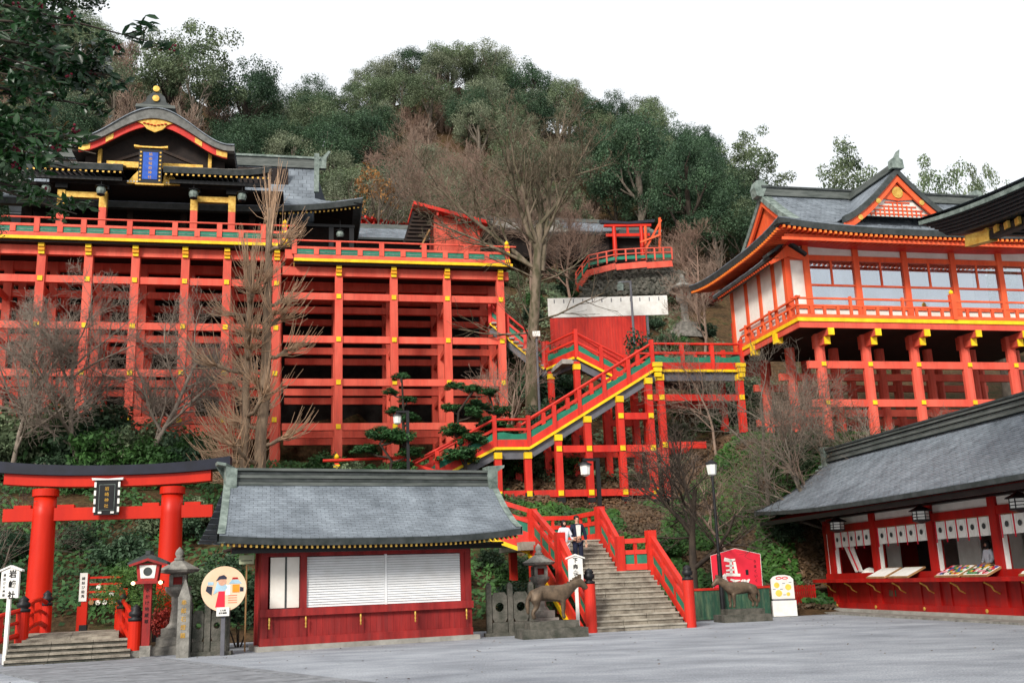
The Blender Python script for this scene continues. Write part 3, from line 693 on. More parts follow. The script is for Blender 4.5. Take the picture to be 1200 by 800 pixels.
# ---------------------------------------------------------------- stone stairs
SS_O, SS_A = (2.15, 31.28), 17.0
ssf = frame(SS_O, SS_A)
ss = thing('stone_stairs', 'broad worn stone stairs between vermilion railings with black post finials', 'stairs', (SS_O[0], SS_O[1], 0), SS_A)
rs = random.Random(11)
NS, RISE, TREAD = 11, .162, .245
for i in range(NS):                                        # each course of three blocks
    z1 = (i+1)*RISE; y0 = .05+i*TREAD; cuts = [.08, 1.0+rs.uniform(-.3, .3), 2.05+rs.uniform(-.3, .3), 3.05]
    for a, b in zip(cuts, cuts[1:]):
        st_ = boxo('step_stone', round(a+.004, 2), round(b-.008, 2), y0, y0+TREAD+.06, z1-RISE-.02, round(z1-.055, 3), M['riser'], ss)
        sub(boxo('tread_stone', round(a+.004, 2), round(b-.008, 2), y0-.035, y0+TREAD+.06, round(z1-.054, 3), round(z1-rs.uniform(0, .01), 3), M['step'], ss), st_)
yl = .05+NS*TREAD
for a, b in ((.08, 1.1), (1.11, 2.2), (2.21, 3.05)): boxo('landing_slab', a, b, yl+.065, yl+.75, NS*RISE-.2, NS*RISE-.005, M['step'], ss)
for i in range(7):
    z1 = NS*RISE+(i+1)*RISE; y0 = yl+.56+i*TREAD
    m_ = 1.1+rs.uniform(-.25, .25)
    for a, b in ((.08, m_), (m_+.01, 2.2)):
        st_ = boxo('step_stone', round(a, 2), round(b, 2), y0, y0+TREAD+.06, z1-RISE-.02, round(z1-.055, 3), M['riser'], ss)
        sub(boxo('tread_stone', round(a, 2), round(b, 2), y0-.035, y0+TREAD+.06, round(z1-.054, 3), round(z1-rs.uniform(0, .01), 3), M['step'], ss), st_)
zt = NS*RISE+7*RISE; yt = yl+.56+7*TREAD
boxo('landing_slab', -.6, 2.4, yt+.065, yt+3, zt-.3, zt-.01, M['step'], ss)
def big_post(x, y, z0, z1, r=.17, fin=True):
    np2 = MB().tube([(x, y, z0), (x, y, z1)], [r, r], 18).build('newel_post', M['red'], ss, smooth=False)
    if fin:
        f_ = MB().lathe([(r*1.02, 0), (r*1.04, .06), (r*.55, .1), (r*.55, .13), (r*.95, .16), (r*1.02, .26), (r*.7, .3), (r*.85, .34), (r*.6, .41), (.02, .46)], (x, y, z1), 16).build('post_finial', M['iron'], ss, smooth=True); sub(f_, np2)
def sq_post(x, y, z0, z1, w=.3): boxo('newel_post', x-w/2, x+w/2, y-w/2, y+w/2, z0, z1, M['red'], ss)
def srail(p, q, h=1.05, fl=0.0):
    p = Vector(p); q = Vector(q); Z = Vector((0, 0, 1)); d = q-p
    baro('top_rail', p+Z*h, q+Z*h, .15, .16, M['red'], ss); baro('middle_rail', p+Z*(h*.62), q+Z*(h*.62), .12, .14, M['red'], ss); baro('lower_rail', p+Z*.12, q+Z*.12, .13, .2, M['red'], ss)
    n = max(2, int(d.length/.75))
    for i in range(1, n):
        a = p+d*(i/n); boxo('baluster', a.x-.05, a.x+.05, a.y-.05, a.y+.05, round(a.z+.15, 2), round(a.z+h-.05, 2), M['red'], ss)
    k = Vector((d.x, d.y, 0)).normalized(); nn = Vector((k.y, -k.x, 0))*.02
    mb = MB(); A = [p+Z*.22+d*.02, q+Z*.22-d*.02, q+Z*(h*.56)-d*.02, p+Z*(h*.56)+d*.02]
    mb.poly([a+nn for a in A]); mb.poly([a-nn for a in A][::-1]); mb.build('green_panel', M['green'], ss)
ZL = NS*RISE
big_post(3.22, .12, -.1, 1.42); big_post(-.05, .12, -.1, 1.42)
sq_post(3.2, yl-.1, .5, ZL+1.3); sq_post(-.05, yl-.1, .5, ZL+1.3)
srail((3.2, .2, .05), (3.2, yl-.2, ZL)); srail((-.05, .2, .05), (-.05, yl-.2, ZL))
sq_post(2.3, yl+.5, .8, ZL+1.15, .26); sq_post(2.3, yt-.1, 1.5, zt+1.15, .3)
srail((2.44, yl+.5, ZL+.0), (3.06, yl-.05, ZL+.0), .98)
srail((2.3, yl+.62, ZL), (2.3, yt-.22, zt)); srail((-.05, yl+.05, ZL), (-.05, yt+.3, zt))
sq_post(-.05, yt+.5, 1.5, zt+1.15, .3); sq_post(-.1, yt+2.9, 1.6, zt+1.1, .26)
srail((.0, yt+2.9, zt), (2.3, yt+2.9, zt), .95); srail((2.3, yt+.05, zt), (2.3, yt+2.8, zt), .95)
# yellow edge and outer red board along the open left flank
baro('edge_strip', (-.22, .9, -.25), (-.22, yt+.5, zt-.45), .09, .15, M['yellow'], ss); baro('side_board', (-.14, .6, -.1), (-.14, yt+.5, zt-.12), .08, .42, M['red'], ss)
# flight that leaves the landing to the left, behind the booth roof
srail((-.15, yt+.6, zt+.1), (-1.7, yt+1.3, zt+.7), 1.0); srail((-.15, yt+2.8, zt+.1), (-3.2, yt+3.8, zt+1.6), 1.0)
for i in range(6): boxo('step_stone', -.75-i*.3, -.46-i*.3, yt+1.5, yt+2.7, zt+i*.14-.1, zt+.14+i*.14, M['step'], ss)
baro('side_board', (-.2, yt+.55, zt-.1), (-1.9, yt+1.3, zt+.62), .1, .4, M['red'], ss); baro('edge_strip', (-.2, yt+.5, zt-.38), (-1.9, yt+1.25, zt+.34), .1, .14, M['yellow'], ss)
# ---------------------------------------------------------------- right hand hall
RH_O, RH_A = (13.46, 46.0), 12.0
rhf = frame(RH_O, RH_A)
rh = thing('balcony_hall', 'orange red hall with big windows, balcony on posts and hip and gable roof', 'hall', (RH_O[0], RH_O[1], 0), RH_A)
def build_rhall():
    rs = random.Random(5); red = M['hall_red']; DZ = 13.12; CX = [.3, 1.33, 4.02, 6.7, 9.4, 12.1, 14.8]; WY = 1.2; XR = 14.8; YB = 8.0
    boxo('deck_floor', .12, 16, .12, YB, DZ-.34, DZ-.03, M['soffit'], rh)
    boxo('fascia', -.02, 16, -.02, .11, DZ-.16, DZ+.02, M['yellow'], rh); boxo('edge_beam', .05, 16, .03, .13, DZ-.46, DZ-.165, M['stage_red'], rh)
    boxo('fascia', -.02, .11, .115, 6.6, DZ-.16, DZ+.02, M['yellow'], rh); boxo('edge_beam', .03, .13, .14, 6.6, DZ-.46, DZ-.165, M['stage_red'], rh)
    # balcony railing
    for a, b in (((0.06, .06), (16, .06)), ((.06, .06), (.06, 6.5))):
        p, q = Vector((*a, DZ)), Vector((*b, DZ)); Z = Vector((0, 0, 1)); d = q-p
        e = d.normalized()*.1
        baro('top_rail', p+Z*.98-e*3, q+Z*.98, .09, .09, red, rh); baro('middle_rail', p+Z*.62-e, q+Z*.62, .08, .08, red, rh); baro('lower_rail', p+Z*.12, q+Z*.12, .1, .16, red, rh)
        n = int(d.length/.68)
        for i in range(n+1):
            r = p+d*(i/n)
            boxo('baluster', r.x-.06, r.x+.06, r.y-.06, r.y+.06, DZ+.2, DZ+(.58 if i % 4 else 1.1), red, rh)
    boxo('rail_post', 8.2, 8.42, -.08, .18, DZ+.02, DZ+1.32, red, rh); MB().lathe([(.06, 0), (.11, .05), (.1, .15), (.02, .24)], (8.31, .05, DZ+1.32), 10).build('post_finial', M['yellow'], rh, smooth=True)
    # wall posts and beams
    for x in CX: boxo('wall_post', x-.15, x+.15, WY-.15, WY+.15, DZ-.02, 18.0, red, rh)
    ZW0, ZWm, ZW1, ZN, ZT = 14.1, 15.1, 16.35, 16.75, 17.6
    boxo('sill_beam', .3, XR, WY-.1, WY+.1, ZW0-.2, ZW0, red, rh); boxo('window_lintel', .3, XR, WY-.12, WY+.12, ZW1, ZW1+.26, red, rh); boxo('upper_beam', .3, XR, WY-.1, WY+.1, 17.12, 17.3, red, rh)
    for a, b in zip(CX, CX[1:]):
        boxo('wall_panel', a+.15, b-.15, WY-.02, WY+.05, ZW1+.262, 17.118, M['plaster'], rh); boxo('wall_panel', a+.15, b-.15, WY-.02, WY+.05, 17.302, 17.98, M['plaster'], rh); boxo('wall_panel', a+.15, b-.15, WY-.02, WY+.05, DZ-.02, ZW0-.202, M['plaster'], rh)
        if b-a < 1.5: boxo('wall_panel', a+.15, b-.15, WY-.02, WY+.05, ZW0+.002, ZW1-.002, M['plaster'], rh); continue
        m_ = (a+b)/2
        wr = boxo('window_frame', a+.15, b-.15, WY-.07, WY+.03, ZWm-.05, ZWm+.05, red, rh); sub(boxo('window_mullion', m_-.05, m_+.05, WY-.07, WY+.03, ZWm+.05, ZW1, red, rh), wr)
        sub(boxo('pane', a+.15, m_-.05, WY-.03, WY-.02, ZWm+.05, ZW1, M['glass'], rh), wr); sub(boxo('pane', m_+.05, b-.15, WY-.03, WY-.02, ZWm+.05, ZW1, M['glass'], rh), wr); sub(boxo('pane', a+.15, b-.15, WY-.03, WY-.02, ZW0, ZWm-.05, M['glass'], rh), wr)
        for k in range(2):
            x0 = a+.2+k*(b-a-.3)/2; boxo('curtain', x0, x0+(b-a-.5)*(.16 if k == 0 else .34), WY+.35, WY+.4, ZW0, ZW1, M['paper'], rh)
    boxo('floor', .45, XR, WY+.16, YB, DZ-.02, DZ+.05, M['wood'], rh); boxo('inner_wall', .5, XR, 6.2, 6.3, DZ+.05, 18, M['plaster'], rh); boxo('ceiling', .45, XR, WY+.16, YB, 17.7, 17.8, M['wood'], rh)
    # left side wall: white panels between posts
    for i, y in enumerate((2.4, 4.0, 5.6, 7.4)):
        boxo('wall_post', .25-.12, .25+.12, y-.14, y+.14, DZ-.02, 18.0, red, rh)
    for a, b in ((1.35, 2.26), (2.54, 3.86), (4.14, 5.46), (5.74, 7.26)):
        boxo('wall_panel', .2, .28, a, b, DZ+.3, 16.8, M['plaster'], rh); boxo('wall_panel', .2, .28, a, b, 17.06, 17.98, M['plaster'], rh)
        boxo('wall_beam', .14, .34, a, b, 16.802, 17.058, red, rh); boxo('wall_beam', .14, .34, a, b, DZ-.02, DZ+.298, red, rh)
    # small pent roof along the left side, its gabled front end beside the windows
    mb = MB(); zf = lambda u: 16.35+u*.75
    P = roof_patch(mb, (-.75, 7.8, 0), (-.75, .85, 0), (.3, 7.8, 0), (.3, .85, 0), zf, 0, 1, 4, 22, (0, .12), .03, rs=rs); mb.build('pent_roof', M['copper'], rh)
    mb = MB(); eave_band(mb, P, 0, 12, .16, .04, (1, 0)); mb.build('eave_edge', M['copper_dark'], rh)
    MB().prism([(-.6, 16.2), (-.6, 16.02), (.3, 16.45), (1.15, 16.28), (1.15, 16.46), (.3, 17.0)], .9, 1.02).build('pent_gable', red, rh)
    MB().prism([(-.8, 16.38), (.3, 17.18), (1.25, 16.5), (1.3, 16.62), (.3, 17.32), (-.85, 16.5)], .82, 1.3).build('pent_ridge', M['copper_dark'], rh)
    mb = MB()
    for i in range(26): y = 1.05+i*.25; mb.bar((-.66, y, 16.12), (.13, y, 16.6), .07, .1, (0, 0, 1))
    mb.build('rafters', red, rh, kind='stuff')
    # main roof
    X0, X1, Y0, Y1 = -1.1, 16.2, -1.2, 10.2; YR = 4.5; ze, zr = 17.28, 21.05; ug = .42
    zf = curve_roof(ze, zr, 1.5); gx0, gx1 = 1.35, 13.8; gy0, gy1 = Y0+(YR-Y0)*ug, Y1+(YR-Y1)*ug
    mb = MB()
    PF = roof_patch(mb, (X0, Y0, 0), (X1, Y0, 0), (gx0, gy0, 0), (gx1, gy0, 0), zf, 0, ug, 13, 62, (.38, .38), .035, rs=rs)
    roof_patch(mb, (gx0-.35, gy0, 0), (gx1, gy0, 0), (gx0-.35, YR, 0), (gx1, YR, 0), zf, ug, 1, 16, 46, (0, 0), .035, rs=rs)
    PL = roof_patch(mb, (X0, Y1, 0), (X0, Y0, 0), (gx0, gy1, 0), (gx0, gy0, 0), zf, 0, ug, 13, 40, (.38, .38), .035, rs=rs)
    roof_patch(mb, (X1, Y1, 0), (X0, Y1, 0), (gx1, gy1, 0), (gx0, gy1, 0), zf, 0, ug, 6, 20, (.38, .38), .035, rs=rs); roof_patch(mb, (gx1, gy1, 0), (gx0-.35, gy1, 0), (gx1, YR, 0), (gx0-.35, YR, 0), zf, ug, 1, 6, 20, (0, 0), .035, rs=rs)
    mb.build('roof_shingles', M['copper'], rh, kind='stuff')
    mb = MB(); eave_band(mb, PF, 0, 50, .3, .08, (0, 1)); eave_band(mb, PL, 0, 36, .3, .08, (1, 0)); mb.build('eave_edge', M['copper_dark'], rh)
    mb = MB(); soffit(mb, PF, .05, 1, .38, 1.5, 40); soffit(mb, PL, .05, 1, .38, 1.5, 30); mb.build('soffit', M['red'], rh)
    mb = MB(); mc = MB(); mr = MB()
    n = 64
    for i in range(n):
        v = .01+.98*i/n; a = Vector(PF(.04, v, -.42)); c = Vector(PF(.62, v, -1.1)); c.x = a.x
        mb.bar(a, (a.x, WY-.2, a.z+.15), .09, .12); mc.box(a.x-.055, a.x+.055, a.y-.05, a.y-.004, a.z-.06, a.z+.06)
        if i < 48:
            v = .01+.98*i/48; a = Vector(PL(.04, v, -.42)); mb.bar(a, (.2, a.y, a.z+.12), .09, .12); mr.box(a.x-.05, a.x-.004, a.y-.055, a.y+.055, a.z-.06, a.z+.06)
    mb.build('rafters', red, rh, kind='stuff'); mc.build('rafter_caps', M['orange'], rh, kind='stuff'); mr.build('rafter_caps', M['orange'], rh, kind='stuff')
    for k, (off_, dz) in enumerate(((.5, .3), (.22, .55))):
        boxo('eave_board', X0+off_, X1, Y0+off_+.02, Y0+off_+.1, ze-dz-.1, ze-dz+.04, red, rh)
    for x in CX[1:]: boxo('bracket_arm', x-.12, x+.12, .2, 1.05, 17.35, 17.62, red, rh); boxo('bracket_block', x-.4, x+.4, WY-.28, WY-.16, 17.5, 17.75, red, rh)
    # left gable end
    gz0 = zf(ug)-.1
    MB().prismx([(gy0+.5, gz0), (gy1-.5, gz0), (YR, zr-.4)], gx0-.1, gx0).build('gable_panel', M['hall_red'], rh)
    for sy, ye in ((1, gy0), (-1, gy1)):
        pts = [(ye+(YR-ye)*k, zf(ug+(1-ug)*k)) for k in [i/8 for i in range(9)]]
        mb = MB(); mg = MB()
        for (ya, za), (yb, zb) in zip(pts, pts[1:]):
            mb.prismx([(ya, za-.3), (yb, zb-.3), (yb, zb+.05), (ya, za+.05)], gx0-.42, gx0+.15); mg.prismx([(ya, za-.62), (yb, zb-.62), (yb, zb-.31), (ya, za-.31)], gx0-.34, gx0-.22)
        mb.build('verge', M['copper_green'], rh); mg.build('barge_board', M['hall_red'], rh)
    # ridge
    boxo('ridge', gx0-.3, gx1, YR-.28, YR+.28, zr-.1, zr+.32, M['ridge'], rh); boxo('ridge_cap', gx0-.4, gx1+.1, YR-.36, YR+.36, zr+.32, zr+.42, M['copper_dark'], rh)
    for sx, gx in ((-1, gx0-.35), (1, gx1+.05)):
        MB().prism([(gx+sx*.0, zr-.2), (gx+sx*.35, zr-.15), (gx+sx*.45, zr+.3), (gx+sx*.3, zr+.7), (gx-sx*.05, zr+.75), (gx-sx*.3, zr+.45)][::-sx], YR-.3, YR+.3).build('ridge_end_tile', M['copper_green'], rh)
    # front dormer gable
    dx, dy0, hw, zb, zp = 6.2, .1, 3.15, 18.3, 20.95
    def dz(n): n = abs(n); return zb+(zp-zb)*((1-n)**1.45*.75+(1-n)*.25)
    N = 16
    for sx in (-1, 1):
        mb = MB()
        for k in range(14):
            ya, yb = dy0+k*.36, dy0+(k+1)*.36
            for i in range(N):
                n0, n1 = 1-i/N, 1-(i+1)/N; tt = 1+rs.uniform(-.14, .14); b = len(mb.v)
                mb.v.extend([(dx+sx*hw*n0, ya, dz(n0)), (dx+sx*hw*n0, yb, dz(n0)), (dx+sx*hw*n1, yb, dz(n1)-.02), (dx+sx*hw*n1, ya, dz(n1)-.02), (dx+sx*hw*n0, ya, dz(n0)-.05), (dx+sx*hw*n0, yb, dz(n0)-.05)]); mb.t.extend([tt]*6)
                mb.f.append((b, b+1, b+2, b+3)); mb.f.append((b+4, b+5, b+1, b))
        mb.build('dormer_shingles', M['copper'], rh, kind='stuff')
        ns = [1-i/N for i in range(N+1)]
        T = [(dx+sx*hw*n, dz(n)+.03) for n in ns]; B = [(x, z-.34) for x, z in T]; B2 = [(x, z-.72) for x, z in T]
        mb = MB(); mg = MB()
        for i in range(N):
            mb.prism([B[i], B[i+1], T[i+1], T[i]][::sx], dy0-.12, dy0+.2); mg.prism([B2[i], B2[i+1], (B[i+1][0], B[i+1][1]-.01), (B[i][0], B[i][1]-.01)][::sx], dy0-.02, dy0+.1)
        mb.build('dormer_verge', M['copper_dark'], rh); mg.build('dormer_barge_board', M['hall_red'], rh)
    MB().prism([(dx-hw*.62, zb+.2), (dx+hw*.62, zb+.2), (dx, zp-.9)], dy0+.25, dy0+.32).build('dormer_panel', M['plaster'], rh)
    for i in range(13):
        x = dx-1.5+i*.25; h = 1.35*(1-abs(x-dx)/1.75); boxo('lattice_bar', x-.03, x+.03, dy0+.2, dy0+.248, zb+.2, round(zb+.25+max(.05, h*.55), 2), M['hall_red'], rh)
    for k in range(4): w = 1.7*(1-k*.2); boxo('lattice_rail', dx-w, dx+w, dy0+.19, dy0+.245, zb+.3+k*.2, zb+.35+k*.2, M['hall_red'], rh)
    MB().prism([(dx-.9, zb+1.1), (dx, zb+1.0), (dx+.9, zb+1.1), (dx+.35, zb+1.5), (dx, zp-.75), (dx-.35, zb+1.5)], dy0+.12, dy0+.19).build('dormer_tympanum', M['hall_red'], rh)
    MB().lathe([(.02, -.03), (.3, -.02), (.3, .02), (.02, .03)], (0, 0, 0), 12).build('gilded_crest', M['gold'], rh).matrix_local = Matrix.Translation((dx, dy0+.09, zb+1.42)) @ Matrix.Rotation(R(90), 4, 'X')
    for sx in (-1, 1):
        for n in (.72, .38): MB().lathe([(.02, -.03), (.14, -.02), (.14, .02), (.02, .03)], (0, 0, 0), 10).build('gilded_boss', M['gold'], rh).matrix_local = Matrix.Translation((dx+sx*hw*n, dy0-.04, dz(n)-.52)) @ Matrix.Rotation(R(90), 4, 'X')
    boxo('dormer_ridge', dx-.2, dx+.2, dy0-.1, YR, zp-.05, zp+.28, M['ridge'], rh)
    MB().prism([(dx-.34, zp-.05), (dx+.34, zp-.05), (dx+.3, zp+.4), (dx+.12, zp+.5), (dx+.2, zp+.95), (dx, zp+.62), (dx-.12, zp+.55), (dx-.3, zp+.4)], dy0-.25, dy0+.1).build('dormer_finial', M['copper_green'], rh)
    # supports under the balcony: posts, ties and bracket arms
    for y in (1.2, 4.2, 7.2):
        for x in (1.6, 4.05, 6.65, 9.45, 12.05, 14.7):
            z0 = gz(rhf, x, y)-.4; MB().tube([(x, y, z0), (x, y, DZ-.5)], [.25, .25], 10).build('support_post', M['stage_red'], rh)
        for z in (11.12, 9.25): boxo('tie_beam', .9, 15, y-.1, y+.1, z-.18, z+.18, M['stage_red'], rh)
    for x in (1.6, 4.05, 6.65, 9.45, 12.05, 14.7):
        for z in (11.12, 9.25): boxo('beam_cap', x-.11, x+.11, .9, .945, z-.1, z+.1, M['yellow'], rh)
        boxo('bracket_arm', x-.14, x+.14, -.02, 1.6, DZ-.8, DZ-.5, M['stage_red'], rh); boxo('arm_cap', x-.15, x+.15, -.08, -.02, DZ-.82, DZ-.48, M['yellow'], rh)
        boxo('bracket_arm', x-.14, x+.14, .42, 1.6, DZ-1.14, DZ-.82, M['stage_red'], rh); boxo('arm_cap', x-.15, x+.15, .36, .42, DZ-1.16, DZ-.8, M['yellow'], rh)
    for y in (2.4, 5.0): boxo('corner_bracket', -.1, .3, y-.15, y+.15, DZ-.7, DZ-.2, M['yellow'], rh)
build_rhall()

# ---------------------------------------------------------------- black eave corner of the gate building on the right
ge = thing('gate_building_roof', 'black layered roof corner with gilded rafter ends jutting in beside the balcony hall', 'roof', (0, 0, 0))
def build_gate():
    rs = random.Random(8)
    d = Vector((.15, -1, 0)).normalized(); inn = Vector((1, .15, 0)).normalized(); N = 24; LEN = 14.0
    def pt(L, lay, back=0.0):
        return Vector((10.28, 24.0, 8.86+1.12*math.exp(-L/5.2)-.072*lay))+d*(L+.09*lay*math.exp(-L*3))+inn*(back+.045*lay)
    for lay in range(7):
        mb = MB(); th = .064 if lay else .1
        for i in range(N):
            a, b = pt(LEN*i/N, lay), pt(LEN*(i+1)/N, lay); a2, b2 = pt(LEN*i/N, lay, .9), pt(LEN*(i+1)/N, lay, .9); dz_ = Vector((0, 0, -th))
            mb.poly([a, b, b2, a2]); mb.poly([a+dz_, a2+dz_, b2+dz_, b+dz_]); mb.poly([a, a+dz_, b+dz_, b])
        a, a2 = pt(0, lay), pt(0, lay, .9); dz_ = Vector((0, 0, -th)); mb.poly([a, a2, a2+dz_, a+dz_])
        mb.build('eave_board', M['iron' if lay else 'copper_green'], ge)
    mb = MB()
    for i in range(N):
        for j in range(12):
            a, b = pt(LEN*i/N, -1, j*.4), pt(LEN*(i+1)/N, -1, j*.4); c, e = pt(LEN*(i+1)/N, -1, j*.4+.4), pt(LEN*i/N, -1, j*.4+.4)
            u0, u1 = Vector((0, 0, j*.11)), Vector((0, 0, (j+1)*.11-.03)); k = len(mb.v); tt = 1+rs.uniform(-.1, .1)
            mb.v.extend([tuple(a+u0), tuple(b+u0), tuple(c+u1), tuple(e+u1)]); mb.f.append((k, k+1, k+2, k+3)); mb.t.extend([tt]*4)
    mb.build('roof_top', M['copper'], ge)
    mb = MB()
    for i in range(N): mb.poly([pt(LEN*i/N, 7, 4.8), pt(LEN*i/N, 7, .2), pt(LEN*(i+1)/N, 7, .2), pt(LEN*(i+1)/N, 7, 4.8)])
    mb.poly([pt(0, 7, 0), pt(0, 7, 4.8), pt(0, -1, 4.8)+Vector((0, 0, 1.3)), pt(0, -1, 0)]); mb.build('soffit', M['black'], ge)
    dn = Vector((0, 0, -.2))
    a = pt(1.15, 7, .2)+dn; b = pt(2.0, 7, .25)+dn; baro('gilded_beam_end', a, b, .24, .27, M['gold'], ge)
    baro('corner_beam', b, pt(9, 7, .5)+dn, .2, .2, M['black'], ge)
    for i in range(24):
        p = pt(1.9+i*.38, 7, .16)+dn*.55; boxo('gilded_rafter_end', p.x-.03, p.x+.03, p.y-.09, p.y+.09, p.z-.08, p.z+.08, M['gold'], ge)
        baro('rafter', p+inn*.04, pt(1.9+i*.38, 7, 3)+dn*.5, .12, .13, M['black'], ge)
    boxo('wall', 13.6, 14.0, 10, 22.8, -.1, 8.9, M['soffit'], ge)
build_gate()
# ---------------------------------------------------------------- booth with shutters
BO_O, BO_A = (-6.93, 27.98), 24.0
bof = frame(BO_O, BO_A)
bo = thing('shuttered_booth', 'brick red timber booth with closed white shutters under a big grey copper roof', 'booth', (BO_O[0], BO_O[1], 0), BO_A)
def build_booth():
    rs = random.Random(21); red = M['booth_red']; W, D = 5.87, .85
    boxo('plinth', -.2, W+.25, -.28, D+.2, -.02, .13, M['concrete'], bo)
    for x in (0, 1.05, W):
        boxo('post', x-.09, x+.09, -.09, .09, .13, 2.62, red, bo)
    for x in (0, W): boxo('post', x-.09, x+.09, D-.09, D+.09, .13, 2.62, red, bo)
    boxo('lintel', -.09, W+.09, -.1, .1, 2.46, 2.64, red, bo); boxo('sill', -.12, W+.12, -.16, .1, .88, 1.08, red, bo); boxo('base_rail', -.1, W+.1, -.12, .1, .13, .33, red, bo)
    n = 34
    for i in range(n):
        a = .09+i*(W-.18)/n; boxo('plank', round(a+.002, 3), round(a+(W-.18)/n-.003, 3), -.05+rs.uniform(-.004, .004), 0, .33, .88, red, bo)
    for x in (.12, 1.1, 2.62, 4.2, 5.75):
        MB().lathe([(.012, 0), (.028, .03), (.014, .07), (.03, .12), (.014, .17), (.03, .22), (.02, .3)], (x, -.2, .56), 8).build('sill_bracket', M['gold'], bo, smooth=True)
    # white boarded panels and the roller shutters, slat by slat
    for a, b in ((.16, .55), (.6, .94)): boxo('white_panel', a, b, -.03, .03, 1.1, 2.44, M['plaster'], bo)
    boxo('panel_stile', .55, .6, -.045, .045, 1.08, 2.46, M['copper_dark'], bo)
    for a, b in ((1.15, 3.36), (3.43, 5.64)):
        for i in range(20): z0_ = 1.09+i*.0675; o_ = MB().prismx([(-.045, 0), (0, 0), (0, .06), (-.012, .06)], a, b).build('shutter_slat', M['shutter'], bo); o_.location = (0, 0, z0_)
        boxo('shutter_back', a, b, .003, .02, 1.09, 2.44, M['greybeam'], bo)
    boxo('shutter_guide', 3.365, 3.425, -.045, .04, 1.08, 2.46, M['shutter'], bo); boxo('end_panel', 5.65, W-.09, -.04, .04, 1.08, 2.46, red, bo)
    for x in (0, W): boxo('side_wall', x-.04, x+.04, .09, D-.09, .13, 2.6, red, bo)
    boxo('back_wall', 0, W, D-.04, D+.04, .13, 2.6, red, bo); boxo('ceiling', -.9, W+.9, -.7, D+.6, 2.66, 2.72, M['soffit'], bo)
    # roof
    X0, X1, YE, YR = -1.36, W+1.32, -1.05, 1.25; zf = lambda u: 2.9+1.72*(u**1.35*.55+u*.45)
    mb = MB(); P = roof_patch(mb, (X0, YE, 0), (X1, YE, 0), (X0+.45, YR, 0), (X1+.15, YR, 0), zf, 0, 1, 30, 36, (.12, .2), .016, .005, .13, rs=rs)
    roof_patch(mb, (X1, YR*2-YE, 0), (X0, YR*2-YE, 0), (X1+.15, YR, 0), (X0+.45, YR, 0), zf, 0, 1, 10, 20, (.2, .12), .016, .005, .13, rs=rs)
    mb.build('roof_shingles', M['copper'], bo, kind='stuff')
    mb = MB(); eave_band(mb, P, 0, 36, .2, .04, (0, 1)); mb.build('eave_edge', M['copper_dark'], bo)
    mb = MB(); soffit(mb, P, .03, 1, .22, .22, 20); mb.build('soffit', M['soffit'], bo)
    for x, s_ in ((X0, -1), (X1, 1)):
        mb = MB(); v = 0 if s_ < 0 else 1
        for i in range(12):
            a, b = Vector(P(i/12, v, .03)), Vector(P((i+1)/12, v, .03)); dn = Vector((0, 0, -.24))
            o_ = Vector((s_*.05, 0, 0)); mb.poly([a+o_, b+o_, b+dn+o_, a+dn+o_]); mb.poly([a+o_, a-o_*3, b-o_*3, b+o_]); mb.poly([a+dn+o_, b+dn+o_, b+dn-o_*3, a+dn-o_*3])
        mb.build('verge', M['copper_green'], bo)
        MB().prismx([(YE+.5, 2.75), (2*YR-YE-.5, 2.75), (YR, 4.4)], x-s_*.95, x-s_*.9).build('gable_wall', M['soffit'], bo)
    mb = MB(); mc = MB()
    for i in range(58):
        x = X0+.1+i*(X1-X0-.2)/57; zz = P(.03, (x-X0)/(X1-X0), 0)[2]-.27
        mb.bar((x, YE+.12, zz), (x, -.1, zz+.34), .05, .07); mc.box(x-.028, x+.028, YE+.095, YE+.12, zz-.035, zz+.035)
    mb.build('rafters', M['darkwood'], bo, kind='stuff'); mc.build('rafter_caps', M['gold'], bo, kind='stuff')
    boxo('eave_purlin', X0+.4, X1-.4, -.5, -.38, 2.55, 2.68, M['black'], bo)
    # layered ridge
    zr = 4.5
    for k, (h, w, m_) in enumerate(((.11, .36, 'ridge'), (.1, .28, 'copper_dark'), (.11, .32, 'ridge'), (.1, .24, 'copper_dark'), (.09, .36, 'ridge'))):
        boxo('ridge_course', X0+.53, X1+.07, YR-w/2, YR+w/2, round(zr+.105*k, 3), round(zr+.105*k+h-.016, 3), M[m_], bo)
    for x, s_ in ((X0+.57, -1), (X1+.03, 1)):
        MB().prism([(x-.14, zr-.3), (x+.14, zr-.3), (x+.16, zr+.46), (x+s_*.38, zr+.58), (x+s_*.4, zr+.66), (x-.16, zr+.62)][::1], YR-.24, YR+.24).build('ridge_end', M['copper_green'], bo)
build_booth()

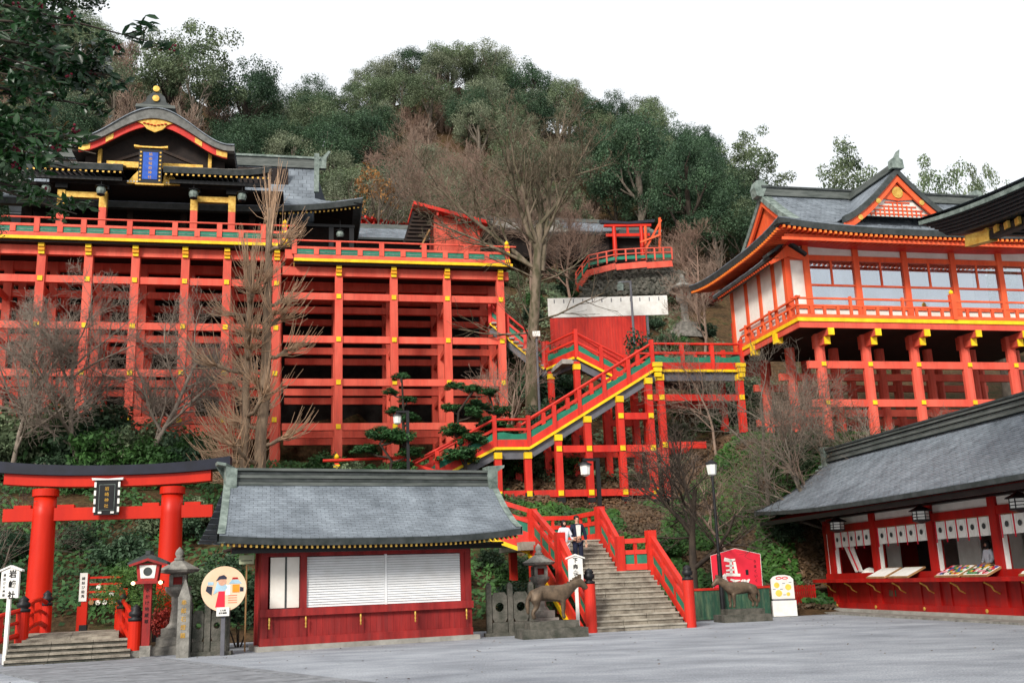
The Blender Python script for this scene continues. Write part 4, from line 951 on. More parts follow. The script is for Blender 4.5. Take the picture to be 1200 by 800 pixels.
# ---------------------------------------------------------------- charm shop on the right
SH_O, SH_A = (11.9, 40.5), -80.5
shf = frame(SH_O, SH_A)
sh = thing('charm_shop', 'long deep red shrine shop with white curtains, sloping counter and wide grey roof', 'shop', (SH_O[0], SH_O[1], 0), SH_A)
def build_shop():
    rs = random.Random(31); red = M['shop_red']; PX = [.85, 4.15, 7.78, 11.1, 14.5, 17.9]; XE = 18.2; D = 4.0
    boxo('plinth', .3, XE, -.35, D, -.02, .16, M['concrete'], sh); boxo('kerb', -.3, XE, -1.15, -.36, -.02, .06, M['stone'], sh)
    for x in PX: boxo('post', x-.17, x+.17, -.12, .2, .16, 3.5, red, sh)
    boxo('post', .33, .55, -.1, .1, .16, 3.4, red, sh)
    boxo('lintel', .3, XE, -.1, .12, 2.95, 3.2, red, sh); boxo('lower_beam', .3, XE, -.14, .12, 1.22, 1.42, red, sh); boxo('upper_beam', .3, XE, -.2, .1, 3.46, 3.68, M['black'], sh)
    boxo('counter', .1, XE, -.62, -.14, 1.1, 1.22, red, sh); boxo('base_beam', .3, XE, -.14, .05, .16, .36, red, sh)
    for a, b in zip([.3]+PX, PX): boxo('frieze_panel', a+.18, b-.18, -.03, .05, 3.21, 3.45, M['plaster'], sh)
    for i, x in enumerate([.9+k*1.68 for k in range(11)]):
        boxo('counter_panel', x-.78, x+.78, -.06, .02, .36, 1.1, red, sh); boxo('panel_stile', x+.79, x+.89, -.1, .02, .36, 1.1, red, sh)
        mb = MB().tube([(x, -.58, 1.08), (x, -.36, .96), (x, -.3, .84), (x, -.12, .74)], [.025, .028, .025, .02], 6); mb.build('counter_bracket', M['gold'], sh)
    for x in (1.0, 3.9, 7.0, 10.3, 13.6): MB().lathe([(.02, -.02), (.06, -.01), (.06, .01), (.02, .02)], (0, 0, 0), 10).build('gilded_boss', M['gold'], sh).matrix_local = Matrix.Translation((x, -.16, .25)) @ Matrix.Rotation(R(90), 4, 'X')
    boxo('floor_vent', 4.75, 5.2, -.085, -.062, .62, .82, M['green'], sh)
    for i in range(5): boxo('vent_bar', 4.78+i*.09, 4.81+i*.09, -.1, -.086, .62, .82, M['shop_red'], sh)
    # interior
    boxo('floor', .3, XE, .1, D, .16, .9, M['darkwood'], sh); boxo('back_wall', .3, XE, D-.1, D, .9, 3.5, M['plaster'], sh); boxo('end_wall', .3, .4, .2, D-.1, .16, 3.5, red, sh); boxo('ceiling', .4, XE, .1, D, 3.42, 3.46, M['soffit'], sh)
    for i, x in enumerate((1.9, 3.2, 4.9, 6.5, 8.2, 9.6, 12, 13.4)): boxo('inner_screen', x, x+.9+.3*(i % 2), 1.6+.5*(i % 3), 1.66+.5*(i % 3), .9, 2.9, M[('plaster', 'soffit', 'copper_green', 'paper')[i % 4]], sh)
    for a, b in zip(PX, PX[1:]):
        boxo('window_frame', a+.18, a+.24, -.02, .1, 1.42, 2.95, M['white'], sh)
    boxo('window_frame', .6, .66, -.1, .0, 1.42, 2.9, M['white'], sh)
    # roof
    X0, X1, YE, YR = -2.75, XE+2, -1.55, 2.05; zf = lambda u: 3.78+2.3*(u**1.35*.6+u*.4)
    mb = MB(); P = roof_patch(mb, (X0, YE, 0), (X1, YE, 0), (X0-.15, YR, 0), (X1, YR, 0), zf, 0, 1, 34, 70, (.28, .1), .02, .006, .12, rs=rs)
    roof_patch(mb, (X1, 2*YR-YE, 0), (X0, 2*YR-YE, 0), (X1, YR, 0), (X0-.15, YR, 0), zf, 0, 1, 10, 30, (.1, .28), .02, .006, .12, rs=rs)
    mb.build('roof_shingles', M['copper'], sh, kind='stuff')
    mb = MB(); eave_band(mb, P, 0, 60, .16, .03, (0, 1)); mb.build('eave_edge', M['copper_dark'], sh)
    mb = MB(); soffit(mb, P, .02, 1, .18, .3, 40); mb.build('soffit', M['soffit'], sh)
    boxo('fascia', X0+.2, X1, YE+.1, YE+.18, 3.42, 3.58, M['black'], sh)
    mb = MB()
    for i in range(12):
        a, b = Vector(P(i/12, 0, .03)), Vector(P((i+1)/12, 0, .03)); dn = Vector((0, 0, -.25)); o_ = Vector((-.05, 0, 0))
        mb.poly([a+o_, b+o_, b+dn+o_, a+dn+o_]); mb.poly([a+o_, a-o_*3, b-o_*3, b+o_])
    mb.build('verge', M['copper_dark'], sh)
    MB().prismx([(YE+1.4, 3.5), (2*YR-YE-1.4, 3.5), (YR, 5.8)], .1, .2).build('gable_wall', M['shop_red'], sh)
    mb = MB()
    for i in range(120): x = X0+.2+i*.18; mb.bar((x, YE+.15, 3.5), (x, 0, 3.9), .06, .08)
    mb.build('rafters', M['shop_red'], sh, kind='stuff')
    zr = 6.05
    for k, (h, w, m_) in enumerate(((.12, .5, 'ridge'), (.09, .4, 'copper_dark'), (.1, .46, 'ridge'), (.08, .34, 'copper_dark'), (.1, .44, 'ridge'), (.08, .52, 'copper_dark'))):
        boxo('ridge_course', X0-.1, X1, YR-w/2, YR+w/2, round(zr+.1*k, 3), round(zr+.1*k+h-.014, 3), M[m_], sh)
    MB().prism([(X0-.2, zr-.35), (X0+.12, zr-.35), (X0+.12, zr+.62), (X0-.35, zr+.7), (X0-.4, zr+.6), (X0-.2, zr+.5)], YR-.3, YR+.3).build('ridge_end', M['copper_green'], sh)
    for k in range(4): MB().lathe([(.1, -.06), (.13, 0), (.1, .06)], (X0-.22, YR-.32-.16*k, zr-.18-.17*k), 8).build('ridge_scroll', M['copper_green'], sh)
build_shop()
# short white curtains hanging in the openings
BAY = ['the bay at the shop\'s far end', 'the second bay from the shop\'s far end', 'the bay where the shop attendant sits', 'the bay nearest the courtyard']
PXs = [.85, 4.15, 7.78, 11.1, 14.5]
for bi, (a, b) in enumerate(zip(PXs, PXs[1:])):
    n = 5; w = (b-a-.5)/n
    cu = thing('short_curtain', 'white crested short curtain with red ties over '+BAY[bi], 'curtain', tuple(shf(a, -.02, 0)), SH_A, 'short curtains along the shop front')
    for i in range(n):
        x = .25+i*w
        mb = MB(); N = 6
        for k in range(N): mb.box(x+.03+(w-.06)*k/N, x+.03+(w-.06)*(k+1)/N, -.015+.012*math.sin(k*1.4), -.005+.012*math.sin(k*1.4), 2.38, 2.92)
        pn = mb.build('cloth_panel', M['paper'], cu)
        MB().lathe([(.03, -.004), (.085, -.003), (.085, .003), (.03, .004)], (0, 0, 0), 12).build('crest', M['copper_dark'], cu).matrix_local = Matrix.Translation((x+w/2, -.05, 2.66)) @ Matrix.Rotation(R(90), 4, 'X')
        boxo('red_tie', x-.02, x+.02, -.03, -.01, 2.28, 2.94, M['signred'], cu)
    boxo('curtain_pole', .2, b-a-.2, -.01, .02, 2.93, 2.96, M['wood'], cu)
# curtains pulled aside in the far bay
dc = thing('gathered_curtain', 'white curtain with red stripe gathered aside in the shop\'s far window', 'curtain', tuple(shf(1.4, .15, 1.42)), SH_A)
mb = MB()
for k in range(6): mb.bar((.1+k*.12, .02*math.sin(k*2), 1.0), (.75+k*.1, .02*math.sin(k*2+1), .05), .1, .03, (0, 1, 0))
mb.build('cloth', M['paper'], dc); baro('stripe', (.4, -.04, 1.0), (1.0, -.04, .1), .03, .05, M['signred'], dc)
MB().lathe([(.3, 0), (.24, .08), (.1, .16), (.02, .18)], (1.6, .1, .0), 10).build('cloth_heap', M['paper'], dc)
# display boards on the counter
disp = [(4.3, 'paper', 'blank white display board leaning on the shop counter beside the far post'), (5.75, 'paper', 'blank white display board leaning on the shop counter beside the charm boards'),
        (8.55, 'charm', 'charm display board in front of the attendant, on the side of the white boards'), (9.95, 'charm', 'charm display board in front of the attendant, on the side away from the white boards'), (12.6, 'charm', 'display board of bright charms on the counter past the attendant\'s bay')]
cols_ = [pmat('charm_%d' % i, S(*c), S(*[x*.85 for x in c]), .6, 8, rnd=0) for i, c in enumerate([(200, 40, 50), (240, 236, 226), (70, 90, 160), (220, 170, 60), (80, 140, 90), (60, 50, 50), (230, 150, 160)])]
for q, (x, kind, lab) in enumerate(disp):
    dsp = thing('display_board', lab, 'display board', tuple(shf(x, -.6, 1.225)), SH_A, 'display boards on the shop counter')
    tilt = Matrix.Rotation(R(24), 4, 'X')
    def part(o): o.matrix_local = tilt @ o.matrix_local if o.location.length == 0 else tilt @ Matrix.Translation(o.location); return o
    part(boxo('frame', 0, 1.25, 0, .74, 0, .05, M['wood'], dsp))
    if kind == 'paper': part(boxo('sheet', .05, 1.2, .05, .69, .052, .06, M['white'], dsp))
    else:
        part(boxo('backing', .05, 1.2, .05, .69, .052, .058, M['paper'], dsp)); rr = random.Random(q)
        for i in range(9):
            for j in range(5):
                part(boxo('charm', .08+i*.124, .08+i*.124+.09, .08+j*.12, .08+j*.12+.085, .06, .085, rr.choice(cols_), dsp))
# eave lanterns
for x, lab in ((2.6, 'black iron eave lantern at the far end of the shop front'), (8.25, 'black iron eave lantern over the middle bays of the shop front'), (13.1, 'black iron eave lantern over the courtyard end of the shop front')):
    t = thing('eave_lantern', lab, 'lantern', tuple(shf(x, -.62, 3.02)), SH_A, 'lanterns under the shop eave')
    MB().lathe([(.05, .42), (.12, .38), (.34, .27), (.36, .24), (.26, .24)], (0, 0, 0), 6).build('lantern_roof', M['iron'], t)
    MB().lathe([(.22, -.02), (.24, .0), (.24, .235), (.2, .25)], (0, 0, 0), 6).build('lantern_glass', M['lampglass'], t)
    for k in range(6):
        an = k*math.pi/3; MB().tube([(.245*math.cos(an), .245*math.sin(an), -.02), (.245*math.cos(an), .245*math.sin(an), .25)], [.016, .016], 5).build('rib', M['iron'], t)
    for zz in (.06, .15): MB().lathe([(.247, -.012), (.256, 0), (.247, .012)], (0, 0, zz), 6).build('grille_ring', M['iron'], t)
    MB().lathe([(.27, 0), (.27, -.04), (.16, -.08), (.04, -.12)], (0, 0, -.02), 6).build('lantern_base', M['iron'], t); MB().tube([(0, 0, .4), (0, 0, .62)], [.012, .012], 5).build('chain', M['iron'], t)
# ---------------------------------------------------------------- big torii and stone bridge on the left
TO_O, TO_A = (-14.42, 31.0), 10.0
tof = frame(TO_O, TO_A)
to = thing('great_torii', 'large glossy red torii with dark curved cap beam standing behind the little bridge', 'torii', (TO_O[0], TO_O[1], 0), TO_A)
for x in (0, 3.72):
    MB().lathe([(.375, .2), (.365, 1.5), (.33, 4.0), (.32, 4.62)], (x, 0, 0), 28).build('pillar', M['torii_red'], to, smooth=True)
    MB().lathe([(.38, 0), (.38, .2), (.36, .22)], (x, 0, 4.6), 28).build('pillar_collar', M['torii_red'], to, smooth=False)
    MB().lathe([(.43, 0), (.43, .32), (.4, .36)], (x, 0, .2), 24).build('pillar_base', M['iron'], to)
def kas(n): return .15*abs(n)**2.4
N = 20; xs = [-1.5+6.72*i/N for i in range(N+1)]
c0 = 1.86
bt = [(x, 4.86+kas((x-c0)/3.36)) for x in xs]
MB().band([(x, z+.32) for x, z in bt[1:-1]], bt[1:-1], -.24, .24).build('lower_lintel', M['torii_red'], to)
xs2 = [-1.75+7.22*i/N for i in range(N+1)]; b2 = [(x, 5.19+kas((x-c0)/3.36)) for x in xs2]
MB().band([(x, z+.3+.05*abs((x-c0)/3.6)**2) for x, z in b2], b2, -.36, .36).build('cap_beam', M['navy'], to)
boxo('tie_beam', -1.15, 4.95, -.13, .13, 3.86, 4.24, M['torii_red'], to)
for x in (-.62, .62, 3.1, 4.34): boxo('wedge', x-.24, x+.24, -.11, .11, 4.243, 4.34, M['torii_red'], to)
tp = thing('torii_plaque', 'small black name plaque with pale cap hung between the beams of the large torii', 'plaque', tuple(tof(1.86, -.38, 3.98)), TO_A)
boxo('frame', -.36, .36, 0, .1, 0, 1.05, M['black'], tp); boxo('inner_border', -.23, .23, -.02, -.002, .14, .92, M['copper_green'], tp); boxo('panel', -.215, .215, -.03, -.021, .155, .905, M['black'], tp)
MB().prism([(-.44, 1.05), (.44, 1.05), (.46, 1.12), (0, 1.09), (-.46, 1.12)], -.05, .12).build('cap', M['white'], tp)
for x in (-.345, .345):
    for k in range(4): boxo('edge_ornament', x-.03, x+.03, -.025, -.002, .08+k*.25, .24+k*.25, M['paper'], tp)
for x in (-.18, .18): boxo('foot_stud', x-.05, x+.05, -.03, -.002, .04, .1, M['white'], tp)
text('lettering', '岩崎神社', .15, M['goldink'], tp, (0, -.035, .53), (R(90), 0, 0), spacing=1.05)

BR_O, BR_A = (-11.33, 26.3), 21.0
brf = frame(BR_O, BR_A)
br = thing('stone_footbridge', 'short stepped stone footbridge with curved red railings below the large torii', 'footbridge', (BR_O[0], BR_O[1], 0), BR_A)
for i in range(4):
    for a, b in ((-1.5, -.52), (-.51, .48), (.49, 1.4)): 
        b_ = boxo('step_stone', a, b, .0+i*.36, .375+i*.36, -.03, round(.12*(i+1)-.05, 2), M['stone_dark'], br)
        sub(boxo('tread_stone', a, b, -.04+i*.36, .375+i*.36, round(.12*(i+1)-.049, 3), round(.12*(i+1), 2), M['riser'], br), b_)
for i in range(12):
    y0 = 1.46+i*.34; z = .5+.14*math.sin(math.pi*min(1, (i+1)/12))
    for a, b in ((-1.25, -.1), (-.09, 1.1)): boxo('deck_stone', a, b, y0, y0+.335, .1, round(z, 2), M['riser'], br)
def br_post(x, y, z0, z1, r=.15):
    q_ = MB().tube([(x, y, z0), (x, y, z1)], [r, r*.97], 16).build('newel_post', M['torii_red'], br)
    f_ = MB().lathe([(r*1.05, 0), (r*1.05, .07), (r*.6, .1), (r, .14), (r, .22), (r*.65, .27), (r*.8, .32), (.02, .42)], (x, y, z1), 14).build('post_finial', M['iron'], br, smooth=True); sub(f_, q_)
    MB().box(x-.2, x+.2, y-.2, y+.2, -.05, .18).build('post_plinth', M['stone'], br)
def br_rail(pts):
    for dz_, r in ((.85, .06), (.55, .045), (.22, .07)):
        MB().tube([(x, y, z+dz_) for x, y, z in pts], [r]*len(pts), 8).build('curved_rail', M['torii_red'], br)
    for (x, y, z) in pts[1:-1]: boxo('baluster', x-.045, x+.045, y-.045, y+.045, round(z+.15, 2), round(z+.85, 2), M['torii_red'], br)
R1 = [(1.5, .62, .0), (1.4, 1.3, .22), (1.28, 2.1, .42), (1.16, 3.0, .6)]
R2 = [(1.16, 3.0, .6), (1.12, 3.7, .78), (1.1, 4.4, .84), (1.1, 5.2, .78)]
L1 = [(-2.9, -.1, -.1), (-2.35, .6, .1), (-1.75, 1.3, .34), (-1.3, 1.9, .46)]
L2 = [(-1.3, 1.9, .46), (-1.12, 2.5, .66), (-.98, 3.1, .72), (-.85, 3.7, .6)]
for r_ in (R1, R2, L1, L2): br_rail(r_)
br_post(1.5, .6, -.02, .92, .18); br_post(1.16, 3.0, .2, 1.22); br_post(-1.3, 1.9, .2, 1.25, .17); br_post(-.85, 3.75, .3, 1.38, .15); br_post(1.1, 5.2, .3, 1.4, .15)
# stone path leading to it
sp = obj('stone_path', None); sp.location = (BR_O[0], BR_O[1], .004); sp.rotation_euler = (0, 0, R(BR_A+16)); sp['kind'] = 'structure'
rs = random.Random(4)
for i in range(22):
    y = -.5-i*.62; xs_ = [-1.7, -.6+rs.uniform(-.2, .2), .5+rs.uniform(-.2, .2), 1.6]
    for a, b in zip(xs_, xs_[1:]): boxo('paving_slab', round(a+.008, 2), round(b-.012, 2), y-.6, y, -.05, round(rs.uniform(.012, .02), 3), M['paving'], sp)
for x in (-1.85, 1.75):
    for i in range(7): boxo('edging_stone', x-.12, x+.12, -2.1-i*1.9, -.25-i*1.9, -.05, .03, M['paving'], sp)

# ema rack, red lantern, stone lantern, stone pillar
em = thing('plaque_rack', 'bright orange rack hung with round wooden wish plaques beyond the footbridge', 'rack', (-13.45, 32.0, .55), 14)
for x in (0, 1.15):
    boxo('post', x-.09, x+.09, -.09, .09, .0, 1.25 if x else 1.72, M['torii_red'], em); boxo('post_foot', x-.11, x+.11, -.11, .11, -.1, .2, M['iron'], em)
    boxo('buttress', x-.2 if not x else x+.09, x-.09 if not x else x+.2, -.07, .07, .0, .75, M['torii_red'], em)
for z in (.95, 1.17, 1.4, 1.6): boxo('rail', .09, 1.06, -.04, .04, z-.03, z+.03, M['torii_red'], em)
boxo('name_strip', -.16, .06, -.12, -.092, .9, 1.75, M['white'], em); text('lettering', '縁結び絵馬', .12, M['ink'], em, (-.05, -.125, 1.32), (R(90), 0, 0))
rs = random.Random(9)
for z in (.95, 1.17, 1.4):
    for k in range(5):
        if rs.random() < .25: continue
        MB().lathe([(.02, -.012), (.075, -.01), (.075, .01), (.02, .012)], (0, 0, 0), 12).build('wish_plaque', M['wood' if rs.random() < .5 else 'paper'], em).matrix_local = Matrix.Translation((.2+k*.19, -.06, z-.09+rs.uniform(-.01, .01))) @ Matrix.Rotation(R(90), 4, 'X')
rl = thing('red_lantern_post', 'dark red lantern box with lettered post and copper roof beside the footbridge', 'lantern', (-9.78, 27.2, 0), 12)
boxo('foot', -.13, .13, -.13, .13, 0, .3, M['stone'], rl); boxo('post', -.1, .1, -.1, .1, .3, 1.86, M['booth_red'], rl); boxo('floor', -.36, .36, -.3, .3, 1.86, 1.93, M['booth_red'], rl)
MB().prism([(-.24, 1.93), (.24, 1.93), (.3, 2.38), (-.3, 2.38)], -.22, .22).build('lantern_box', M['booth_red'], rl)
MB().prism([(-.17, 2.0), (.17, 2.0), (.21, 2.33), (-.21, 2.33)], -.235, -.222).build('paper_window', M['paper'], rl)
MB().lathe([(.03, -.006), (.11, -.005), (.11, .005), (.03, .006)], (0, 0, 0), 16).build('crest', M['copper_dark'], rl).matrix_local = Matrix.Translation((0, -.242, 2.17)) @ Matrix.Rotation(R(90), 4, 'X')
for sx in (-1, 1):
    MB().prism([(0, 2.5), (sx*.48, 2.34), (sx*.5, 2.4), (sx*.25, 2.52), (0, 2.64)][::sx], -.34, .34).build('roof_slope', M['copper_dark'], rl)
    MB().prism([(0, 2.44), (sx*.44, 2.3), (sx*.47, 2.35), (0, 2.51)][::sx], -.35, -.28).build('barge_board', M['booth_red'], rl)
    o = MB().lathe([(.01, -.05), (.05, -.02), (.05, .02), (.01, .05)], (sx*.34, -.3, 1.88), 10).build('bulb', emat('warm_bulb', (1, .72, .35), 3.0), rl, smooth=True)
boxo('roof_ridge', -.06, .06, -.36, .36, 2.6, 2.7, M['copper_dark'], rl)
text('lettering', '水かけ地蔵尊', .13, M['ink'], rl, (0, -.105, 1.3), (R(90), 0, 0), spacing=1.1)
def stone_lantern(name_label, loc, s, rz=0, base=3):
    t = thing('stone_lantern', name_label, 'stone lantern', loc, rz)
    z = 0
    for k in range(base):
        w = (.56-.1*k)*s; boxo('plinth_stone', -w, w, -w, w, round(z, 3), round(z+.22*s, 3), M['stone'], t); z += .222*s
    MB().lathe([(.3*s, 0), (.2*s, .12*s), (.15*s, .5*s), (.17*s, .8*s), (.3*s, .92*s), (.34*s, .98*s), (.34*s, 1.06*s)], (0, 0, z), 6).build('shaft', M['stone'], t); z += 1.06*s
    mb = MB()
    for k in range(4): a = k*math.pi/2+math.pi/4; mb.box(.2*s*math.cos(a)*1.2-.05*s, .2*s*math.cos(a)*1.2+.05*s, .2*s*math.sin(a)*1.2-.05*s, .2*s*math.sin(a)*1.2+.05*s, z, z+.32*s)
    mb.box(-.2*s, .2*s, -.2*s, .2*s, z, z+.06*s); mb.box(-.2*s, .2*s, -.2*s, .2*s, z+.26*s, z+.33*s); mb.build('fire_box', M['stone'], t)
    boxo('fire_box_back', -.16*s, .16*s, -.02, .02, z+.06*s, z+.26*s, M['shop_red'], t); z += .33*s
    MB().lathe([(.2*s, 0), (.5*s, .05*s), (.56*s, .12*s), (.3*s, .26*s), (.14*s, .36*s)], (0, 0, z), 6).build('cap', M['stone'], t)
    MB().lathe([(.13*s, .36*s), (.13*s, .42*s), (.08*s, .45*s), (.12*s, .54*s), (.09*s, .63*s), (.01, .72*s)], (0, 0, z), 10).build('jewel', M['stone'], t, smooth=True)
    return t
stone_lantern('tall pale stone lantern behind the square stone marker near the footbridge', (-9.42, 28.5, 0), 1.02, 12)
pi = thing('stone_marker', 'slim square grey stone marker with pointed top and gold lettering', 'stone marker', (-8.64, 26.7, 0), 10)
boxo('shaft', -.15, .15, -.15, .15, -.05, 1.5, M['stone'], pi); MB().lathe([(.2, 0), (.02, .42)], (0, 0, 1.5), 4, math.pi/4).build('point', M['stone'], pi); text('lettering', '奉献石燈籠', .16, M['goldink'], pi, (0, -.155, .95), (R(90), 0, 0), spacing=1.15)
def stone_fence(label, loc, rz, w, h, group=None):
    t = thing('stone_fence', label, 'stone fence', loc, rz, group)
    for x in (-w/2, 0, w/2): MB().lathe([(.11, -.05), (.11, h*1.08), (.08, h*1.13), (.01, h*1.16)], (x, 0, 0), 4, math.pi/4).build('post', M['stone_dark'], t)
    for a, b in ((-w/2+.1, -.1), (.1, w/2-.1)):
        # slab with a round hole
        mb = MB(); c = (a+b)/2; r = (b-a)*.3; zc = h*.62; n = 20
        ring = [(c+r*math.cos(2*math.pi*k/n), zc+r*math.sin(2*math.pi*k/n)) for k in range(n)]
        def sq(k):
            x, z = math.cos(2*math.pi*k/n), math.sin(2*math.pi*k/n); m_ = max(abs(x), abs(z)); return (c+x/m_*(b-a)/2, zc+z/m_*h*.32)
        for k in range(n):
            k2 = (k+1) % n; mb.prism([ring[k], sq(k), sq(k2), ring[k2]], -.06, .06)
        mb.build('pierced_slab', M['stone_dark'], t); boxo('lower_slab', a, b, -.07, .07, 0, h*.295, M['stone_dark'], t)
    boxo('base_stone', -w/2-.15, w/2+.15, -.14, .14, -.05, .1, M['stone_dark'], t); 
    return t
stone_fence('mossy pierced stone fence between the stone marker and the round signboard', (-8.15, 27.1, 0), 5, .95, 1.2)
stone_fence('mossy pierced stone fence between the shuttered booth and the horse statue', (-.35, 31.4, 0), 12, 1.3, 1.35)

# ---------------------------------------------------------------- signs
def roofed_sign(label, loc, rz, w, h, zb, big, small=None, sz=.2):
    t = thing('white_signpost', label, 'signpost', loc, rz)
    boxo('post', -.05, .05, -.03, .03, -.02, zb, M['white'], t)
    MB().prism([(-w/2, zb), (w/2, zb), (w/2, zb+h), (0, zb+h+w*.22), (-w/2, zb+h)], -.03, .03).build('board', M['white'], t)
    for sx in (-1, 1): MB().prism([(0, zb+h+w*.23), (sx*w*.66, zb+h-.0), (sx*w*.66, zb+h+.04), (0, zb+h+w*.23+.05)][::sx], -.06, .06).build('roof_strip', M['white'], t)
    text('lettering', big, sz, M['ink'], t, ((.0 if not small else w*.14), -.034, zb+h*.52), (R(90), 0, 0), spacing=1.0, bold=.006)
    if small: text('small_lettering', small, sz*.38, M['ink'], t, (-w*.3, -.034, zb+h*.5), (R(90), 0, 0), spacing=1.0)
    return t
roofed_sign('tall white signpost with three big characters beside the footbridge', (-13.1, 26.55, 0), -8, .5, .66, 1.62, '岩崎社', '縁結びの神様', .24)
roofed_sign('white signpost with four characters standing in front of the stone stairs', (1.65, 31.0, 0), 5, .44, .66, 1.5, '下向参道', None, .17)
rsn = thing('round_signboard', 'round peach signboard with a figure in a red skirt on a grey post', 'signboard', (-7.68, 26.8, 0), 8)
peach = pmat('peach_board', S(222, 186, 152), S(230, 200, 172), .6, 1.5, rnd=0)
boxo('post', -.05, .05, .03, .11, -.02, 1.6, M['greybeam'], rsn)
def disc(name, r, x, z, y, mat, par, n=32, sx=1.0, th=.01):
    mb = MB(); mb.prism([(x+sx*r*math.cos(2*math.pi*k/n), z+r*math.sin(2*math.pi*k/n)) for k in range(n)], y, y+th); return mb.build(name, mat, par)
disc('board', .57, 0, 1.66, -.01, peach, rsn, 40, 1, .035)
def flat(name, pts, y, mat, par): return MB().prism(pts, y, y+.004).build(name, mat, par)
lb = pmat('pale_blue_print', S(168, 200, 216), None, .6, 4, rnd=0); org = pmat('orange_print', S(236, 150, 40), None, .6, 4, rnd=0); dk = pmat('dark_print', S(40, 44, 64), None, .6, 4, rnd=0)
Yp = -.016
flat('printed_skirt', [(-.2, 1.2), (.04, 1.2), (.03, 1.62), (-.12, 1.62)], Yp, M['signred'], rsn)
flat('printed_robe', [(-.26, 1.52), (-.12, 1.6), (.03, 1.6), (.1, 1.7), (-.02, 1.84), (-.16, 1.84)], Yp-.001, lb, rsn)
disc('printed_face', .1, -.04, 1.84, Yp-.004, M['skin'], rsn, 18, 1, .003); flat('printed_hair', [(-.2, 1.86), (-.12, 1.98), (.0, 2.01), (.07, 1.95), (.06, 1.9), (-.08, 1.9)], Yp-.005, dk, rsn)
flat('printed_feet', [(-.17, 1.16), (.0, 1.16), (.0, 1.19), (-.17, 1.19)], Yp, dk, rsn)
flat('printed_paper', [(.05, 1.5), (.17, 1.5), (.17, 1.76), (.05, 1.76)], Yp, M['white'], rsn)
flat('printed_house', [(.22, 1.56), (.4, 1.56), (.4, 1.76), (.22, 1.76)], Yp, org, rsn); flat('printed_roof', [(.12, 1.78), (.46, 1.78), (.36, 1.88), (.2, 1.88)], Yp, lb, rsn); flat('printed_ridge', [(.2, 1.89), (.37, 1.89), (.34, 1.94), (.22, 1.94)], Yp, M['shop_red'], rsn)
flat('printed_cart', [(-.45, 1.62), (-.3, 1.5), (-.28, 1.72), (-.42, 1.74)], Yp, dk, rsn); flat('printed_cart_top', [(-.4, 1.76), (-.26, 1.76), (-.26, 1.84), (-.4, 1.84)], Yp, lb, rsn); flat('printed_van', [(.41, 1.58), (.5, 1.58), (.5, 1.68), (.41, 1.7)], Yp, dk, rsn)
for k in range(4): flat('printed_line', [(.12, 1.3+k*.06), (.34, 1.3+k*.06), (.34, 1.315+k*.06), (.12, 1.315+k*.06)], Yp, M['hall_red'], rsn)
boxo('name_plate', -.16, .16, -.05, -.03, .98, 1.2, M['white'], rsn); text('lettering', '人力車\n記念撮影', .06, M['ink'], rsn, (0, -.055, 1.09), (R(90), 0, 0), vertical=False)
tb = thing('tag_board', 'small pale tag board on a thin stake beside the left end of the booth', 'sign', (-7.5, 28.3, 0), 8)
boxo('stake', -.02, .02, 0, .03, -.02, 2.4, M['wood'], tb); boxo('board', -.2, .2, -.03, 0, 2.3, 2.54, pmat('tag_green', S(196, 204, 168), None, .7, 4, rnd=0), tb); boxo('printed_line', -.15, .15, -.034, -.03, 2.38, 2.4, M['ink'], tb)

# red five sided board with a big white brush character
eb = thing('red_wish_board', 'big red five sided board with a white brush character behind the right horse statue', 'signboard', (7.85, 37.7, 0), -2)
MB().prism([(-.88, 1.0), (.88, 1.0), (.9, 2.22), (0.0, 2.45), (-.9, 2.22)], -.04, .04).build('board', M['signred'], eb)
for a, b in (((-.88, 1.0), (-.9, 2.22)), ((-.9, 2.22), (0, 2.45)), ((0, 2.45), (.9, 2.22)), ((.9, 2.22), (.88, 1.0))): MB().bar((a[0], -.03, a[1]), (b[0], -.03, b[1]), .02, .02, (0, 1, 0)).build('edging', M['white'], eb)
for x in (-.6, .6): boxo('leg', x-.05, x+.05, .045, .12, -.1, 2.0, M['darkwood'], eb)
def stroke(pts, w, name='brush_stroke'):
    mb = MB(); n = len(pts)
    for i in range(n-1):
        (x0, z0), (x1, z1) = pts[i], pts[i+1]; d = Vector((x1-x0, 0, z1-z0)).normalized(); nn = Vector((-d.z, 0, d.x))
        w0, w1 = w[i]/2, w[i+1]/2
        A = [Vector((x0, -.05, z0))-nn*w0, Vector((x1, -.05, z1))-nn*w1, Vector((x1, -.05, z1))+nn*w1, Vector((x0, -.05, z0))+nn*w0]
        mb.poly(A)
    return mb.build(name, M['white'], eb)
stroke([(-.42, 2.08), (-.2, 2.02), (-.02, 2.06)], [.14, .12, .05]); stroke([(-.18, 2.05), (-.2, 1.75), (-.2, 1.55)], [.09, .09, .1]); stroke([(-.06, 1.98), (-.03, 1.7), (-.02, 1.55)], [.09, .1, .1])
stroke([(-.38, 1.84), (-.1, 1.84)], [.06, .07]); stroke([(-.38, 1.68), (-.1, 1.7)], [.06, .07]); stroke([(-.5, 1.42), (-.4, 1.54), (-.15, 1.52), (.12, 1.5)], [.16, .12, .1, .1]); stroke([(-.52, 1.46), (-.42, 1.28), (-.28, 1.16), (-.05, 1.12)], [.17, .16, .13, .05])
stroke([(-.25, 1.36), (-.1, 1.3), (.1, 1.32)], [.06, .09, .03]); stroke([(.12, 1.28), (.22, 1.32), (.32, 1.24), (.44, 1.34)], [.05, .08, .14, .04])
text('lettering', 'うまくいく', .14, M['ink'], eb, (.68, -.05, 1.62), (R(90), 0, 0), spacing=1.1); boxo('seal', .32, .42, -.05, -.041, 1.5, 1.68, M['ink'], eb)
